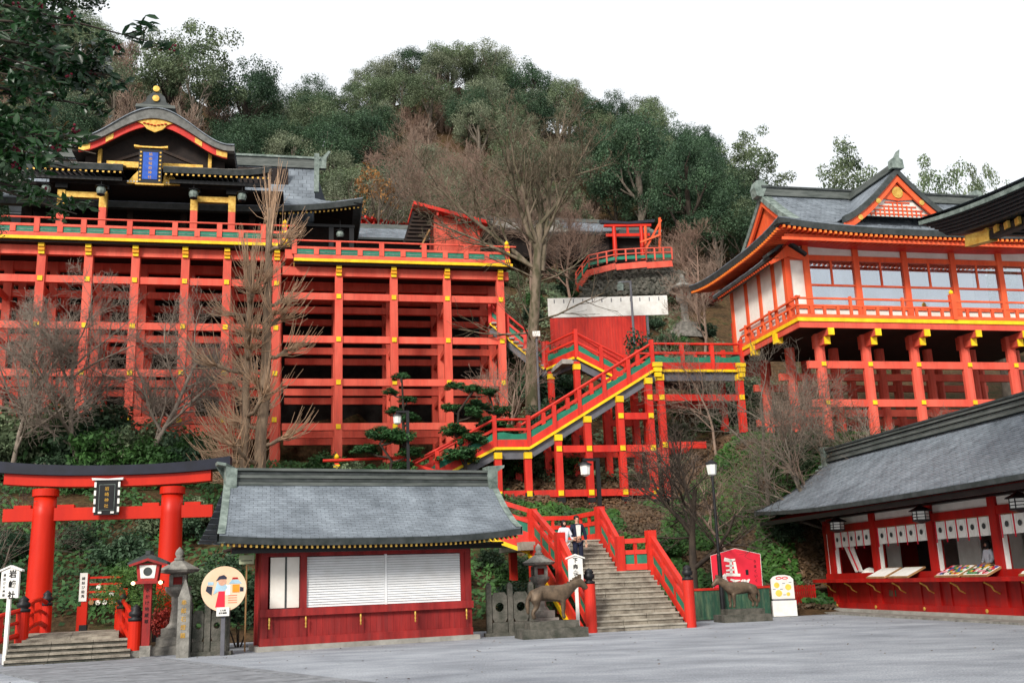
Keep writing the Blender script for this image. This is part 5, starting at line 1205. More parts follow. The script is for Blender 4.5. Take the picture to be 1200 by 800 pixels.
# white placard, green fence, red picket fence
pc = thing('white_placard', 'white arched placard with yellow drawings on a plain white box beside the green fence', 'placard', (9.38, 37.4, 0), -4)
boxo('box', -.42, .42, -.14, .14, .02, .56, M['white'], pc); boxo('foot', -.36, .36, -.1, .1, 0, .02, M['iron'], pc); boxo('gap_strip', -.38, .38, -.1, .1, .56, .62, M['greybeam'], pc)
MB().prism([(-.4, .62), (.4, .62), (.4, 1.3), (.3, 1.4), (.12, 1.45), (-.12, 1.45), (-.3, 1.4), (-.4, 1.3)], -.05, .05).build('board', M['white'], pc)
yel = pmat('yellow_print', S(236, 206, 92), S(220, 184, 70), .6, 6, rnd=0)
for x in (-.11, .11):
    mb = MB(); n = 16
    for k in range(n):
        a, b = 2*math.pi*k/n, 2*math.pi*(k+1)/n; mb.poly([(x+.11*math.cos(a), -.056, 1.34+.05*math.sin(a)), (x+.11*math.cos(b), -.056, 1.34+.05*math.sin(b)), (x+.07*math.cos(b), -.056, 1.34+.025*math.sin(b)), (x+.07*math.cos(a), -.056, 1.34+.025*math.sin(a))])
    mb.build('printed_bow', M['signred'], pc)
for x, z, r in ((-.2, 1.1, .1), (.2, 1.02, .11), (-.15, .82, .12), (.18, .78, .07)): disc('printed_flower', r, x, z, -.056, yel, pc, 12)
for x, z in ((-.05, .95), (.05, 1.15), (.28, 1.18), (-.3, .95), (.05, .75)): boxo('printed_stem', x-.05, x+.05, -.055, -.051, z, z+.02, M['greybeam'], pc)
gf = thing('green_board_fence', 'weathered green board fence with red top rail behind the right horse statue', 'fence', (5.95, 36.25, 0), 20.5)
for i in range(26):
    x = .06+i*.118; boxo('board', round(x, 3), round(x+.112, 3), -.02, .02, .12, 1.02, M['dgreen'], gf)
boxo('top_rail', 0, 3.15, -.045, .045, 1.02, 1.1, M['red'], gf); boxo('lower_rail', 0, 3.15, -.04, .04, .04, .118, M['dgreen'], gf)
for x in (.03, 1.05, 2.1, 3.1): boxo('post', x-.04, x+.04, .025, .11, -.1, 1.0, M['dgreen'], gf)
rf = thing('red_picket_fence', 'small dark red picket fence between the white placard and the shop', 'fence', (10.35, 39.6, 0), 6)
for i in range(11): boxo('picket', i*.08, i*.08+.05, -.015, .015, .08, 1.05-.02*(i % 2), M['shop_red'], rf)
for z in (.3, .85): boxo('rail', -.02, .88, .018, .06, z-.04, z+.04, M['shop_red'], rf)
for x in (.0, .78): boxo('foot', x, x+.08, -.2, .25, -.02, .08, M['iron'], rf)

# ---------------------------------------------------------------- lamps
def lamp_head(t, x, z, s=1.0):
    MB().lathe([(.05*s, -.05*s), (.14*s, 0), (.18*s, .34*s)], (x, 0, z), 6).build('lamp_glass', M['lampglass'], t); MB().lathe([(.2*s, .34*s), (.22*s, .37*s), (.1*s, .46*s), (.03*s, .5*s)], (x, 0, z), 6).build('lamp_cap', M['iron'], t)
l1 = thing('street_lamp', 'tall black pole lamp with white glass head beside the red wish board', 'lamp', (7.02, 36.5, 0))
MB().tube([(0, 0, -.1), (0, 0, .3), (0, 0, 2.2), (0, 0, 2.25), (0, 0, 5.0)], [.12, .09, .075, .055, .045], 10).build('pole', M['iron'], l1); lamp_head(l1, 0, 5.05, 1.05)
def bracket_lamp(label, loc, zt, lx):
    t = thing('bracket_lamp', label, 'lamp', loc, 12); z = loc[2]
    boxo('pole', -.07, .07, -.07, .07, -.1, zt-z, M['iron'], t); boxo('arm', min(lx, 0)-.07, max(lx, 0)+.07, -.06, .06, zt-z-.1, zt-z, M['iron'], t)
    MB().lathe([(.04, .0), (.12, -.05), (.26, -.12), (.27, -.15)], (lx, 0, zt-z-.1), 8).build('lamp_cap', M['iron'], t); MB().lathe([(.2, -.15), (.17, -.5), (.06, -.56)], (lx, 0, zt-z-.1), 8).build('lamp_glass', M['lampglass'], t)
bracket_lamp('black bracket lamp at the top of the stone stairs', (3.0, 37.5, 2.9), 5.9, -.48); bracket_lamp('dark bracket lamp among the clipped pines below the stage', (-5.04, 47.0, 5.0), 9.55, -.48)
l4 = thing('flood_light', 'white box flood light on a slim pole under the big bare tree', 'lamp', (1.38, 55, height(1.38, 55)))
MB().tube([(0, 0, -.2), (0, 0, 14.9-height(1.38, 55))], [.08, .06], 8).build('pole', M['greybeam'], l4); boxo('lamp_box', -.22, .2, -.2, .1, 14.8-height(1.38, 55), 15.1-height(1.38, 55), M['white'], l4)
l5 = thing('hillside_lamp', 'grey lamp on a pole rising in front of the white hillside wall', 'lamp', (7.6, 61.2, height(7.6, 61.2)))
zz = 19.7-height(7.6, 61.2); MB().tube([(0, 0, -.2), (0, 0, zz)], [.09, .07], 8).build('pole', M['greybeam'], l5); boxo('arm', -.75, .07, -.05, .05, zz-.08, zz, M['greybeam'], l5); MB().lathe([(.05, 0), (.3, -.12), (.24, -.16), (.2, -.6), (.05, -.64)], (-.65, 0, zz-.05), 8).build('lamp_head', M['copper_green'], l5)

# ---------------------------------------------------------------- upper shrine on the hill
ws = thing('corrugated_fence', 'red corrugated hoarding with a white sheet along its top on the hillside', 'hoarding', (2.5, 63.2, 0), 2)
n = 62
for i in range(n):
    x = i*.1; boxo('corrugation', round(x, 2), round(x+.1, 2), -.03 if i % 2 else .0, .03 if i % 2 else .06, 14.6, 18.0, M['red'], ws)
boxo('white_sheet', -.1, 7.7, -.06, -.035, 18.0, 19.3, M['white'], ws); boxo('post', 6.25, 6.4, 0, .1, 14.6, 19.2, M['greybeam'], ws)
for i in range(12): boxo('sheet_tie', .3+i*.62, .36+i*.62, -.07, -.061, 18.95, 19.2, M['greybeam'], ws)
ws2 = thing('red_slat_fence', 'short red slatted fence where the elevated stairway meets the balcony hall', 'fence', (12.15, 54.2, 0), 10)
for i in range(15): boxo('slat', i*.14, i*.14+.1, -.03, .03, 12.0, 15.0, M['red'], ws2)
for z in (12.6, 14.2): boxo('rail', 0, 2.1, .032, .09, z-.06, z+.06, M['red'], ws2)
stone_lantern('weathered stone lantern on the hillside beside the balcony hall eave', (10.65, 60, height(10.65, 60)-1.0), 1.5, 20)
# stone retaining wall built from separate stones
rw = thing('stone_retaining_wall', 'rough grey stone retaining wall below the hillside torii', 'retaining wall', (0, 0, 0))
rs = random.Random(17)
_st = []
for q in range(4):
    me = MB().lathe([(.1, -.32), (.42, -.26), (.5, 0), (.42, .26), (.1, .32)], (0, 0, 0), 7).mesh('stone', M['stone_dark'])
    for v in me.vertices: v.co *= 1+rs.uniform(-.16, .16)
    _st.append(me)
for i in range(20):
    for j in range(8):
        x = 5.7+i*.42+(j % 2)*.2; z = 23.3+j*.34; k = (x-5.7)/8.4
        y = 76.6+.35*(x-9.8)**2/14+j*.1+rs.uniform(-.08, .08)
        if z > 25.6-.3*abs(x-9.6)/4 or (x < 6.8 and z > 24.6): continue
        obj('stone', _st[rs.randrange(4)], rw, (x, y, z), (rs.uniform(0, 3), rs.uniform(0, 3), rs.uniform(0, 3)), (.62, .62, .62))
us = thing('hillside_railing', 'curved red railing with green panels along the hillside torii terrace', 'railing', (0, 0, 0))
pts = [Vector((5.3, 77.4, 24.3)), Vector((6.3, 76.3, 25.4)), Vector((8.4, 75.9, 25.65)), Vector((10.8, 75.9, 25.7)), Vector((12.9, 76.3, 25.8))]
for a, b in zip(pts, pts[1:]):
    Z_ = Vector((0, 0, 1)); n_ = max(2, round((b-a).length/.8))
    baro('top_rail', a+Z_*1.0, b+Z_*1.0, .08, .08, M['stage_red'], us); baro('middle_rail', a+Z_*.62, b+Z_*.62, .08, .08, M['stage_red'], us); baro('green_panel', a+Z_*.3, b+Z_*.3, .05, .26, M['green'], us)
    for i_ in range(n_+1): p_ = a.lerp(b, i_/n_); boxo('rail_post', p_.x-.06, p_.x+.06, p_.y-.06, p_.y+.06, round(p_.z, 2), round(p_.z+.98, 2), M['stage_red'], us)
for a, b in zip(pts, pts[1:]): baro('base_board', a+Vector((0, .1, -.4)), b+Vector((0, .1, -.3)), .1, .5, M['stage_red'], us)
ut = thing('hillside_torii', 'small vermilion torii with dark cap beam on the hillside terrace', 'torii', (8.85, 80, 27.6), 4)
for x in (0, 2.3): MB().tube([(x, 0, -.5), (x, 0, 2.4)], [.2, .17], 12).build('pillar', M['torii_red'], ut)
boxo('tie_beam', -.7, 3.0, -.08, .08, 1.55, 1.8, M['torii_red'], ut); boxo('lintel', -.85, 3.15, -.14, .14, 2.4, 2.6, M['torii_red'], ut); MB().prism([(-1.1, 2.72), (1.15, 2.6), (3.4, 2.72), (3.5, 2.98), (1.15, 2.8), (-1.2, 2.98)], -.2, .2).build('cap_beam', M['navy'], ut)
boxo('strut', 1.05, 1.25, -.06, .06, 1.8, 2.4, M['torii_red'], ut)
def hill_house(label, loc, rz, w, d, h, rh_, mat):
    t = thing('hillside_shrine_house', label, 'shrine house', loc, rz)
    boxo('wall', -w/2, w/2, -d/2, d/2, -.5, h, M['soffit'], t); mb = MB(); zf = curve_roof(h, h+rh_, 1.3)
    P = roof_patch(mb, (-w/2-.7, -d/2-.8, 0), (w/2+.7, -d/2-.8, 0), (-w/2-.5, 0, 0), (w/2+.5, 0, 0), zf, 0, 1, 10, 16, (.3, .3), .04); roof_patch(mb, (w/2+.7, d/2+.8, 0), (-w/2-.7, d/2+.8, 0), (w/2+.5, 0, 0), (-w/2-.5, 0, 0), zf, 0, 1, 10, 16, (.3, .3), .04)
    mb.build('roof', mat, t); mb = MB(); eave_band(mb, P, 0, 12, .25, .1, (0, 1)); mb.build('eave_edge', M['copper_dark'], t); boxo('ridge', -w/2-.5, w/2+.5, -.2, .2, h+rh_-.05, h+rh_+.25, M['ridge'], t)
    for sx in (-1, 1):
        mb = MB(); v = 0 if sx < 0 else 1
        for i in range(8):
            a, b = Vector(P(i/8, v, .1)), Vector(P((i+1)/8, v, .1)); mb.bar(a, b, .3, .16)
        mb.build('verge', M['copper_green'], t)
        MB().prismx([(-d/2-.3, h+.1), (d/2+.3, h+.1), (0, h+rh_-.1)], sx*(w/2+.3)-.04, sx*(w/2+.3)+.04).build('gable_wall', M['darkwood'], t)
hill_house('dark tiled little shrine house beside the hillside torii', (6.4, 83, 28.3), 14, 3.6, 3.4, 1.6, 1.7, M['copper']); hill_house('long dark shrine roof behind the hillside torii', (10.2, 86, 28.6), 8, 4.2, 3.4, 1.9, 1.3, M['copper_dark'])
hill_house('pale weathered roof of a shrine house among bare branches on the hillside', (1.0, 80, 27.6), 20, 5.6, 3.6, 1.5, 1.6, M['concrete'])
sb = thing('slanted_banner_frame', 'orange timber brace frame leaning beside the hillside torii', 'frame', (11.2, 79.5, 27.4))
for a, b in (((0, 0, .2), (1.6, .3, 3.0)), ((.2, .4, .2), (.3, .5, 2.6)), ((1.3, .2, .2), (1.5, .3, 3.2)), ((-.3, 0, 1.0), (1.4, 0, 1.6))): baro('brace', a, b, .16, .16, M['hall_red'], sb)
# ---------------------------------------------------------------- figures grown over skeletons
def skinned(name, nodes, edges, mat, parent, sub=2, root=0):
    me = bpy.data.meshes.new(name); me.from_pydata([n[0] for n in nodes], edges, [])
    o = bpy.data.objects.new(name, me); col.objects.link(o)
    m = o.modifiers.new('skin', 'SKIN'); m.use_smooth_shade = True
    for i, n in enumerate(nodes):
        r = n[1] if isinstance(n[1], tuple) else (n[1], n[1]); me.skin_vertices[0].data[i].radius = r; me.skin_vertices[0].data[i].use_root = (i == root)
    if sub: s_ = o.modifiers.new('sub', 'SUBSURF'); s_.levels = sub; s_.render_levels = sub
    bpy.context.view_layer.update()
    m2 = bpy.data.meshes.new_from_object(o.evaluated_get(bpy.context.evaluated_depsgraph_get())); m2.name = name
    bpy.data.objects.remove(o); bpy.data.meshes.remove(me)
    m2.materials.clear(); m2.materials.append(mat)
    m2.polygons.foreach_set('use_smooth', [True]*len(m2.polygons))
    return obj(name, m2, parent)
def chain(*a): return list(zip(a, a[1:]))

def horse(label, p, rz, flip):
    t = thing('horse_statue', label, 'statue', tuple(p), rz)
    f = -1 if flip else 1
    N = [((0, 0, .80), (.17, .19)), ((-.38, 0, .80), (.17, .19)), ((-.52, 0, .74), .13), ((.36, 0, .80), (.16, .19)), ((.52, 0, .86), (.13, .16)), ((.72, 0, 1.0), (.1, .13)), ((.88, 0, 1.12), (.09, .11)), ((1.0, 0, 1.08), (.085, .1)), ((1.13, 0, .95), .065), ((1.2, 0, .88), .06),
         ((-.44, .1, .58), .11), ((-.36, .1, .42), .065), ((-.5, .1, .24), .045), ((-.46, .1, .05), .05),
         ((-.48, -.1, .58), .11), ((-.42, -.1, .42), .065), ((-.56, -.1, .24), .045), ((-.52, -.1, .05), .05),
         ((.4, .1, .58), .085), ((.42, .1, .36), .055), ((.4, .1, .2), .04), ((.44, .1, .04), .05),
         ((.34, -.1, .58), .085), ((.34, -.1, .36), .055), ((.33, -.1, .2), .04), ((.37, -.1, .04), .05),
         ((-.66, 0, .66), .05), ((-.68, 0, .45), .06), ((-.66, 0, .2), .035),
         ((.9, .05, 1.2), .025), ((.92, .06, 1.28), .012), ((.9, -.05, 1.2), .025), ((.92, -.06, 1.28), .012)]
    E = chain(2, 1, 0, 3, 4, 5, 6, 7, 8, 9)+[(1, 10), (1, 14)]+chain(10, 11, 12, 13)+chain(14, 15, 16, 17)+[(3, 18), (3, 22)]+chain(18, 19, 20, 21)+chain(22, 23, 24, 25)+[(2, 26)]+chain(26, 27, 28)+[(6, 29), (29, 30), (6, 31), (31, 32)]
    fat = lambda r, i: (tuple(q*1.22 for q in r) if isinstance(r, tuple) else r*(1.25 if i < 18 else 1.15))
    N = [((f*c[0]*(.93 if i > 4 and i < 10 else 1), c[1]*1.1, c[2]*.94+.46), fat(r, i)) for i, (c, r) in enumerate(N)]
    skinned('body', N, E, M['bronze'], t, 2)
    boxo('plinth_slab', -.72, .72, -.36, .36, .26, .45, M['stone_dark'], t); boxo('plinth_base', -.95, .92, -.55, .55, -.04, .258, M['stone_dark'], t)
    # mane ridge
    mb = MB(); 
    for k in range(6):
        a = k/5; x = f*(.5+.4*a); mb.box(x-.05, x+.05, -.03, .03, 1.4+.2*a, 1.47+.24*a)
    mb.build('mane', M['bronze'], t)
    return t
horse('bronze horse statue facing the stairs in front of the pierced stone fence', (.82, 29.7, 0), 14, False)
h2 = horse('bronze horse statue in front of the green board fence', (7.38, 35.0, 0), 10, True)
h2.scale = (.9, .9, .9)
stone_lantern('stone lantern behind the horse statue beside the stairs', (.6, 33.0, 0), .98, 15)

def person(name_label, loc, rz, hgt, female, top, bottom, pose):
    t = thing('person', name_label, 'person', tuple(loc), rz)
    s = hgt/1.72; k = .9 if female else 1.0
    hip, kn, an = .9, .48, .07
    sh = 1.40; shw = .175*k
    la, ra = pose
    body = [((0, 0, .95), (.13*k, .10)), ((0, 0, 1.15), (.125*k, .09)), ((0, 0, 1.34), (.15*k, .10)), ((0, 0, 1.46), .055), ((0, -.01, 1.54), .062), ((0, -.02, 1.62), (.075, .09)), ((0, -.01, 1.69), .06),
            ((-.09, 0, .86), .09), ((-.1, -.01, .48), .058), ((-.1, .02, .1), .04), ((-.11, -.1, .03), .035), ((.09, 0, .86), .09), ((.1, -.01, .48), .058), ((.1, .02, .1), .04), ((.11, -.1, .03), .035),
            ((-shw, 0, sh), .06), (la[0], .045), (la[1], .034), (la[2], .028), ((shw, 0, sh), .06), (ra[0], .045), (ra[1], .034), (ra[2], .028)]
    E = chain(0, 1, 2, 3, 4, 5, 6)+[(0, 7)]+chain(7, 8, 9, 10)+[(0, 11)]+chain(11, 12, 13, 14)+[(2, 15)]+chain(15, 16, 17, 18)+[(2, 19)]+chain(19, 20, 21, 22)
    sc = lambda L: [((c[0]*s, c[1]*s, c[2]*s), (tuple(q*s for q in r) if isinstance(r, tuple) else r*s)) for c, r in L]
    skinned('body', sc(body), E, M['skin'], t, 1)
    # fingers of both hands
    for hnd, sg in ((la, -1), (ra, 1)):
        w = Vector(hnd[2]); d = (Vector(hnd[2])-Vector(hnd[1])).normalized(); sd_ = d.cross(Vector((0, 1, 0)))
        sd_ = sd_.normalized() if sd_.length > .1 else Vector((1, 0, 0))
        fn = [(tuple(w), .022)]; fe = []
        for q, (o_, ln) in enumerate(((-.03, .07), (-.01, .085), (.01, .08), (.03, .065))):
            b_ = len(fn); fn += [(tuple(w+d*.06+sd_*o_), .010), (tuple(w+d*(.06+ln*.6)+sd_*o_+Vector((0, -.01, -.005))), .009), (tuple(w+d*(.06+ln)+sd_*o_+Vector((0, -.02, -.015))), .008)]; fe += [(0, b_), (b_, b_+1), (b_+1, b_+2)]
        b_ = len(fn); fn += [(tuple(w+d*.02+sd_*(.04*sg)+Vector((0, -.02, 0))), .010), (tuple(w+d*.06+sd_*(.05*sg)+Vector((0, -.035, 0))), .009)]; fe += [(0, b_), (b_, b_+1)]
        skinned('hand', sc(fn), fe, M['skin'], t, 1)
    g = .018
    inf = lambda L, e: sc([(c, (tuple(q+e for q in r) if isinstance(r, tuple) else r+e)) for c, r in L])
    jt = [((0, 0, .84 if not female else .9), (.15*k, .115))]+[((c), (r if isinstance(r, tuple) else r)) for c, r in [((0, 0, 1.1), (.135*k, .1)), ((0, 0, 1.34), (.155*k, .105)), ((0, 0, 1.42), (.09, .07))]]+[((-shw, 0, sh), .065), (la[0], .052), (la[1], .042), ((shw, 0, sh), .065), (ra[0], .052), (ra[1], .042)]
    je = chain(0, 1, 2, 3)+[(2, 4), (4, 5), (5, 6), (2, 7), (7, 8), (8, 9)]
    skinned('jacket' if not female else 'blouse', inf(jt, g), je, top, t, 1, 1)
    tr = [((0, 0, .93), (.14*k, .11)), ((-.09, 0, .84), .1), ((-.1, -.01, .48), .075 if not female else .09), ((-.1, .02, .09), .06 if not female else .08), ((.09, 0, .84), .1), ((.1, -.01, .48), .075 if not female else .09), ((.1, .02, .09), .06 if not female else .08)]
    skinned('trousers', inf(tr, .012), [(0, 1), (1, 2), (2, 3), (0, 4), (4, 5), (5, 6)], bottom, t, 1)
    # shoes
    for x in (-.1, .1): MB().lathe([(.055*s, 0), (.06*s, .04*s), (.03*s, .09*s)], (x*s, -.05*s, .0), 10).build('shoe', M['black'], t, smooth=True)
    # hair cap
    mb = MB(); c = Vector((0, .0, 1.635))*s; n = 14
    prof = [(.095, -.02), (.1, .04), (.085, .085), (.05, .115), (.005, .125)]
    if female: prof = [(.075, -.2), (.1, -.1), (.105, .0), (.1, .05), (.08, .09), (.045, .115), (.005, .125)]
    mb.lathe([(r*s, z*s) for r, z in prof], tuple(c+Vector((0, .028*s, 0))), n); mb.build('hair', M['hair'], t, smooth=True)
    # face: eyes, brows, nose, mouth, ears
    for x in (-.03, .03):
        boxo('eye', (x-.012)*s, (x+.012)*s, -.105*s, -.1*s, 1.615*s, 1.625*s, M['hair'], t); MB().lathe([(.006, -.02), (.014, 0), (.006, .02)], (x*2.7*s, 0, 1.6*s), 8).build('ear', M['skin'], t, smooth=True)
    MB().prism([(-.012*s, 1.58*s), (.012*s, 1.58*s), (0, 1.615*s)], -.118*s, -.09*s).build('nose', M['skin'], t); boxo('mouth', -.022*s, .022*s, -.108*s, -.1*s, 1.553*s, 1.56*s, M['signred'], t)
    return t
# groom and bride on the stairs
z1 = NS*RISE+RISE
gm = person('man in dark navy suit and white shirt standing on the stone stairs', ssf(.86, 3.42, z1), 14, 1.7, False, M['suit'], M['suit'], (((-.27, -.02, 1.15), (-.2, -.14, .98), (-.08, -.2, 1.0)), ((.27, .0, 1.14), (.29, -.03, .9), (.28, -.06, .8))))
MB().prism([(-.06, 1.02), (.06, 1.02), (.085, 1.4), (-.085, 1.4)], -.162, -.12).build('shirt_front', M['white'], gm); MB().prism([(-.03, 1.37), (.03, 1.37), (.03, 1.41), (-.03, 1.41)], -.172, -.163).build('bow_tie', M['white'], gm)
br_ = person('woman in ivory suit holding the arm of the man in navy on the stairs', ssf(.38, 3.38, z1), 20, 1.56, True, M['ivory'], M['ivory'], (((-.25, 0, 1.16), (-.25, -.03, .93), (-.24, -.06, .84)), ((.26, -.03, 1.17), (.3, -.12, 1.0), (.42, -.14, 1.0))))
# shop attendant seen over the counter
at_ = person('dark haired attendant in white sitting behind the shop counter', shf(9.45, .7, .74), SH_A, 1.5, True, M['ivory'], M['ivory'], (((-.25, 0, 1.16), (-.22, -.12, .98), (-.12, -.2, .98)), ((.25, 0, 1.16), (.22, -.12, .98), (.12, -.2, .98))))
# ---------------------------------------------------------------- vegetation
def leafmat(name, c1, c2, rnd=.16, trans=.25, spec=.25, rough=.55): return pmat(name, c1, c2, rough, .35, lo=.35, hi=.65, rnd=rnd, tint=True, trans=trans, spec=spec, detail=3)
LF = {'dark': leafmat('evergreen_leaf', S(74, 97, 70), S(52, 76, 56)), 'mid': leafmat('oak_leaf', S(116, 128, 96), S(88, 106, 78)), 'pale': leafmat('grey_green_leaf', S(130, 136, 110), S(100, 112, 88)),
      'pine': leafmat('pine_needle', S(66, 104, 58), S(48, 82, 50)), 'shrub': leafmat('shrub_leaf', S(70, 106, 54), S(48, 80, 44)), 'juniper': leafmat('juniper_leaf', S(84, 116, 54), S(58, 88, 44)), 'near': leafmat('glossy_leaf', S(46, 82, 40), S(28, 56, 34), spec=.5, rough=.35),
      'ivy': leafmat('ivy_leaf', S(62, 98, 40), S(40, 70, 32)), 'dead': leafmat('dead_leaf', S(108, 84, 62), S(74, 64, 48)), 'red': leafmat('red_leaf', S(150, 48, 40), S(98, 44, 36)), 'ochre': leafmat('ochre_leaf', S(168, 122, 70), S(130, 92, 56))}
BK = {'ginkgo': pmat('ginkgo_bark', S(150, 128, 106), S(100, 84, 70), .9, 5, (1, 1, .25), rnd=.02, bump=.5), 'cherry': pmat('cherry_twig', S(156, 142, 128), S(122, 110, 100), .9, 3, rnd=.04), 'bark': pmat('grey_bark', S(126, 116, 104), S(84, 76, 66), .9, 4, (1, 1, .3), rnd=.1, bump=.4), 'dark': pmat('dark_bark', S(74, 64, 54), S(46, 40, 36), .9, 4, (1, 1, .3), rnd=.1), 'twig': pmat('brown_twig', S(150, 128, 112), S(120, 100, 88), .9, 2, rnd=.12), 'tan': pmat('tan_twig', S(206, 172, 142), S(170, 138, 110), .85, 3, rnd=.05), 'pinktwig': pmat('reddish_twig', S(150, 124, 108), S(122, 98, 86), .9, 2, rnd=.12), 'moss': pmat('mossy_bark', S(122, 108, 92), S(72, 70, 50), .95, 2.5, (1, 1, .4), lo=.4, hi=.6, rnd=.03, bump=.5)}
def rdir(rs):
    z = rs.uniform(-1, 1); a = rs.uniform(0, 2*math.pi); r = math.sqrt(1-z*z); return Vector((r*math.cos(a), r*math.sin(a), z))
def leaf_quad(mb, p, n, a, b, tt, rs, fold=.18):
    t = n.orthogonal().normalized(); ang = rs.uniform(0, 6.28); u = t*math.cos(ang)+n.cross(t)*math.sin(ang); v = n.cross(u)
    k = len(mb.v)
    mb.v.extend([tuple(p-u*a), tuple(p+v*b+n*fold*b), tuple(p+u*a), tuple(p-v*b+n*fold*b)]); mb.f.append((k, k+1, k+2, k+3)); mb.t.extend([tt]*4)
def crown_mesh(name, mat, seed, clumps, per, leaf, shape=(1, 1, .85), cr=(.2, .34), hollow=.45, aspect=.6, upb=.5, flat=1.0):
    """unit crown: leaf clumps spread through an uneven ellipsoid"""
    rs = random.Random(seed); mb = MB()
    for c in range(clumps):
        d = rdir(rs); rad = (hollow+(1-hollow)*rs.random()**.6)*(.82+.25*mnoise.noise(d*1.7+Vector((seed, 0, 0))))
        if d.z < -.55: continue
        cc = Vector((d.x*rad*shape[0], d.y*rad*shape[1], d.z*rad*shape[2])); r = rs.uniform(*cr); ct = rs.uniform(.72, 1.28)
        for i in range(per):
            e = rdir(rs); q = cc+Vector((e.x, e.y, e.z*.75*flat))*r*rs.uniform(.45, 1)
            n = (e*.8+rdir(rs)*.8+Vector((0, 0, upb))).normalized(); s_ = leaf*rs.uniform(.65, 1.35)
            leaf_quad(mb, q, n, s_, s_*aspect, ct*rs.uniform(.8, 1.2), rs)
    return mb.mesh(name, mat, smooth=True)
def branches(mb, rs, p, d, L, r, lvl, maxl, kids, ang=(30, 60), up=.12, shrink=(.55, .8), wob=.18, rmin=.006, sides=(8, 6, 4, 3, 3, 3), taper=.45, start=.3):
    n = (5, 4, 3, 3, 2, 2)[min(lvl, 5)]; pts = [Vector(p)]; dd = Vector(d).normalized(); rr = [r]
    for i in range(n):
        dd = (dd+rdir(rs)*wob+Vector((0, 0, up))).normalized(); pts.append(pts[-1]+dd*L/n); rr.append(max(rmin, r*(1-(1-taper)*(i+1)/n)))
    mb.tube(pts, rr, sides[min(lvl, 5)], cap=False)
    if lvl >= maxl: return
    for k in range(kids[lvl]):
        t = start+(1-start)*(k+rs.random())/kids[lvl]; x = min(n-1e-3, t*n); i = int(x); f = x-i
        q = pts[i].lerp(pts[i+1], f); base = (pts[i+1]-pts[i]).normalized(); ax = base.orthogonal().normalized(); a = rs.uniform(0, 6.283)
        ax = ax*math.cos(a)+base.cross(ax)*math.sin(a); an = R(rs.uniform(*ang)); nd = base*math.cos(an)+ax*math.sin(an)
        branches(mb, rs, q, nd, L*rs.uniform(*shrink)*(1-.35*t), max(rmin, (rr[i]*(1-f)+rr[i+1]*f)*.62), lvl+1, maxl, kids, ang, up, shrink, wob, rmin, sides, taper, .2)
def bare_mesh(name, mat, seed, H, r, maxl, kids, **kw):
    rs = random.Random(seed); mb = MB(); branches(mb, rs, (0, 0, -.4), (0, 0, 1), H, r, 0, maxl, kids, **kw); return mb.mesh(name, mat, smooth=True)
def trunk_mesh(seed, mat, H=1.0, r=.05, lim=4):
    rs = random.Random(seed); mb = MB(); branches(mb, rs, (0, 0, -.15), (0, 0, 1), H*1.1, r, 0, 2, (lim, 3), (25, 50), .1, (.45, .6), .08, .008, (7, 5, 4)); return mb.mesh('trunk', mat, smooth=True)
TR = [trunk_mesh(i, BK['dark' if i % 2 else 'bark'], .8, .04, 6) for i in range(3)]
CR = {'dark': [crown_mesh('crown', LF['dark'], 10+i, 105, 150, .021, (1, 1, .9), (.17, .3), .55) for i in range(3)], 'mid': [crown_mesh('crown', LF['mid'], 20+i, 100, 150, .021, (1.1, 1.1, .78), (.17, .3), .55) for i in range(3)], 'pale': [crown_mesh('crown', LF['pale'], 30+i, 95, 140, .021, (1.1, 1.1, .82), (.17, .3), .6) for i in range(2)],
      'ball': [crown_mesh('crown', LF['dark'], 45, 230, 150, .017, (1, 1, .95), (.14, .24), .78)],
      'open': [crown_mesh('crown', LF['mid'], 40+i, 66, 130, .021, (1, 1, .95), (.12, .21), .35) for i in range(2)]}
BT = {'twig': [bare_mesh('crown', BK['twig'], 50+i, .62, .022, 4, (8, 6, 6, 4), ang=(22, 55), up=.1, shrink=(.55, .8), rmin=.0028, wob=.14) for i in range(2)], 'pinktwig': [bare_mesh('crown', BK['pinktwig'], 60+i, .6, .02, 4, (8, 6, 6, 4), ang=(25, 60), up=.1, shrink=(.55, .8), rmin=.0028, wob=.14) for i in range(2)]}
TREE = {'ball': ('evergreen_tree', 'round evergreen'), 'dark': ('evergreen_tree', 'dense dark evergreen tree on the wooded hill'), 'mid': ('oak_tree', 'rounded mid green broadleaf tree on the wooded hill'), 'pale': ('oak_tree', 'grey green broad crowned tree on the wooded hill'), 'open': ('oak_tree', 'thin crowned tree with sky showing through on the hill'), 'twig': ('bare_tree', 'leafless grey brown tree among the evergreens on the hill'), 'pinktwig': ('bare_tree', 'leafless reddish brown tree among the evergreens on the hill')}
def tree(kind, x, y, H, W, rs, label=None, group='trees on the wooded hill', z=None, name=None):
    nm, lb_ = TREE[kind]; t = thing(name or nm, label or lb_, 'tree', (x, y, (height(x, y) if z is None else z)-.3), math.degrees(rs.uniform(0, 6.28)), group)
    if kind in BT:
        o = obj('crown', rs.choice(BT[kind]), t); o.scale = (W*1.5, W*1.5, H)
    else:
        o = obj('crown', rs.choice(CR[kind]), t, (0, 0, H*.62)); o.scale = (W, W, H*.42); q = obj('trunk', rs.choice(TR), t); tw_ = .45 if kind == 'open' else .8; q.scale = (H*tw_, H*tw_, H*(.66 if kind == 'open' else .85))
    return t
rs = random.Random(77)
def sv_px(x, y, z):                                  # bearing of a point from the viewpoint, used only to skip trees nobody could see
    return x/y, (z-1.6)/y
cnt = 0
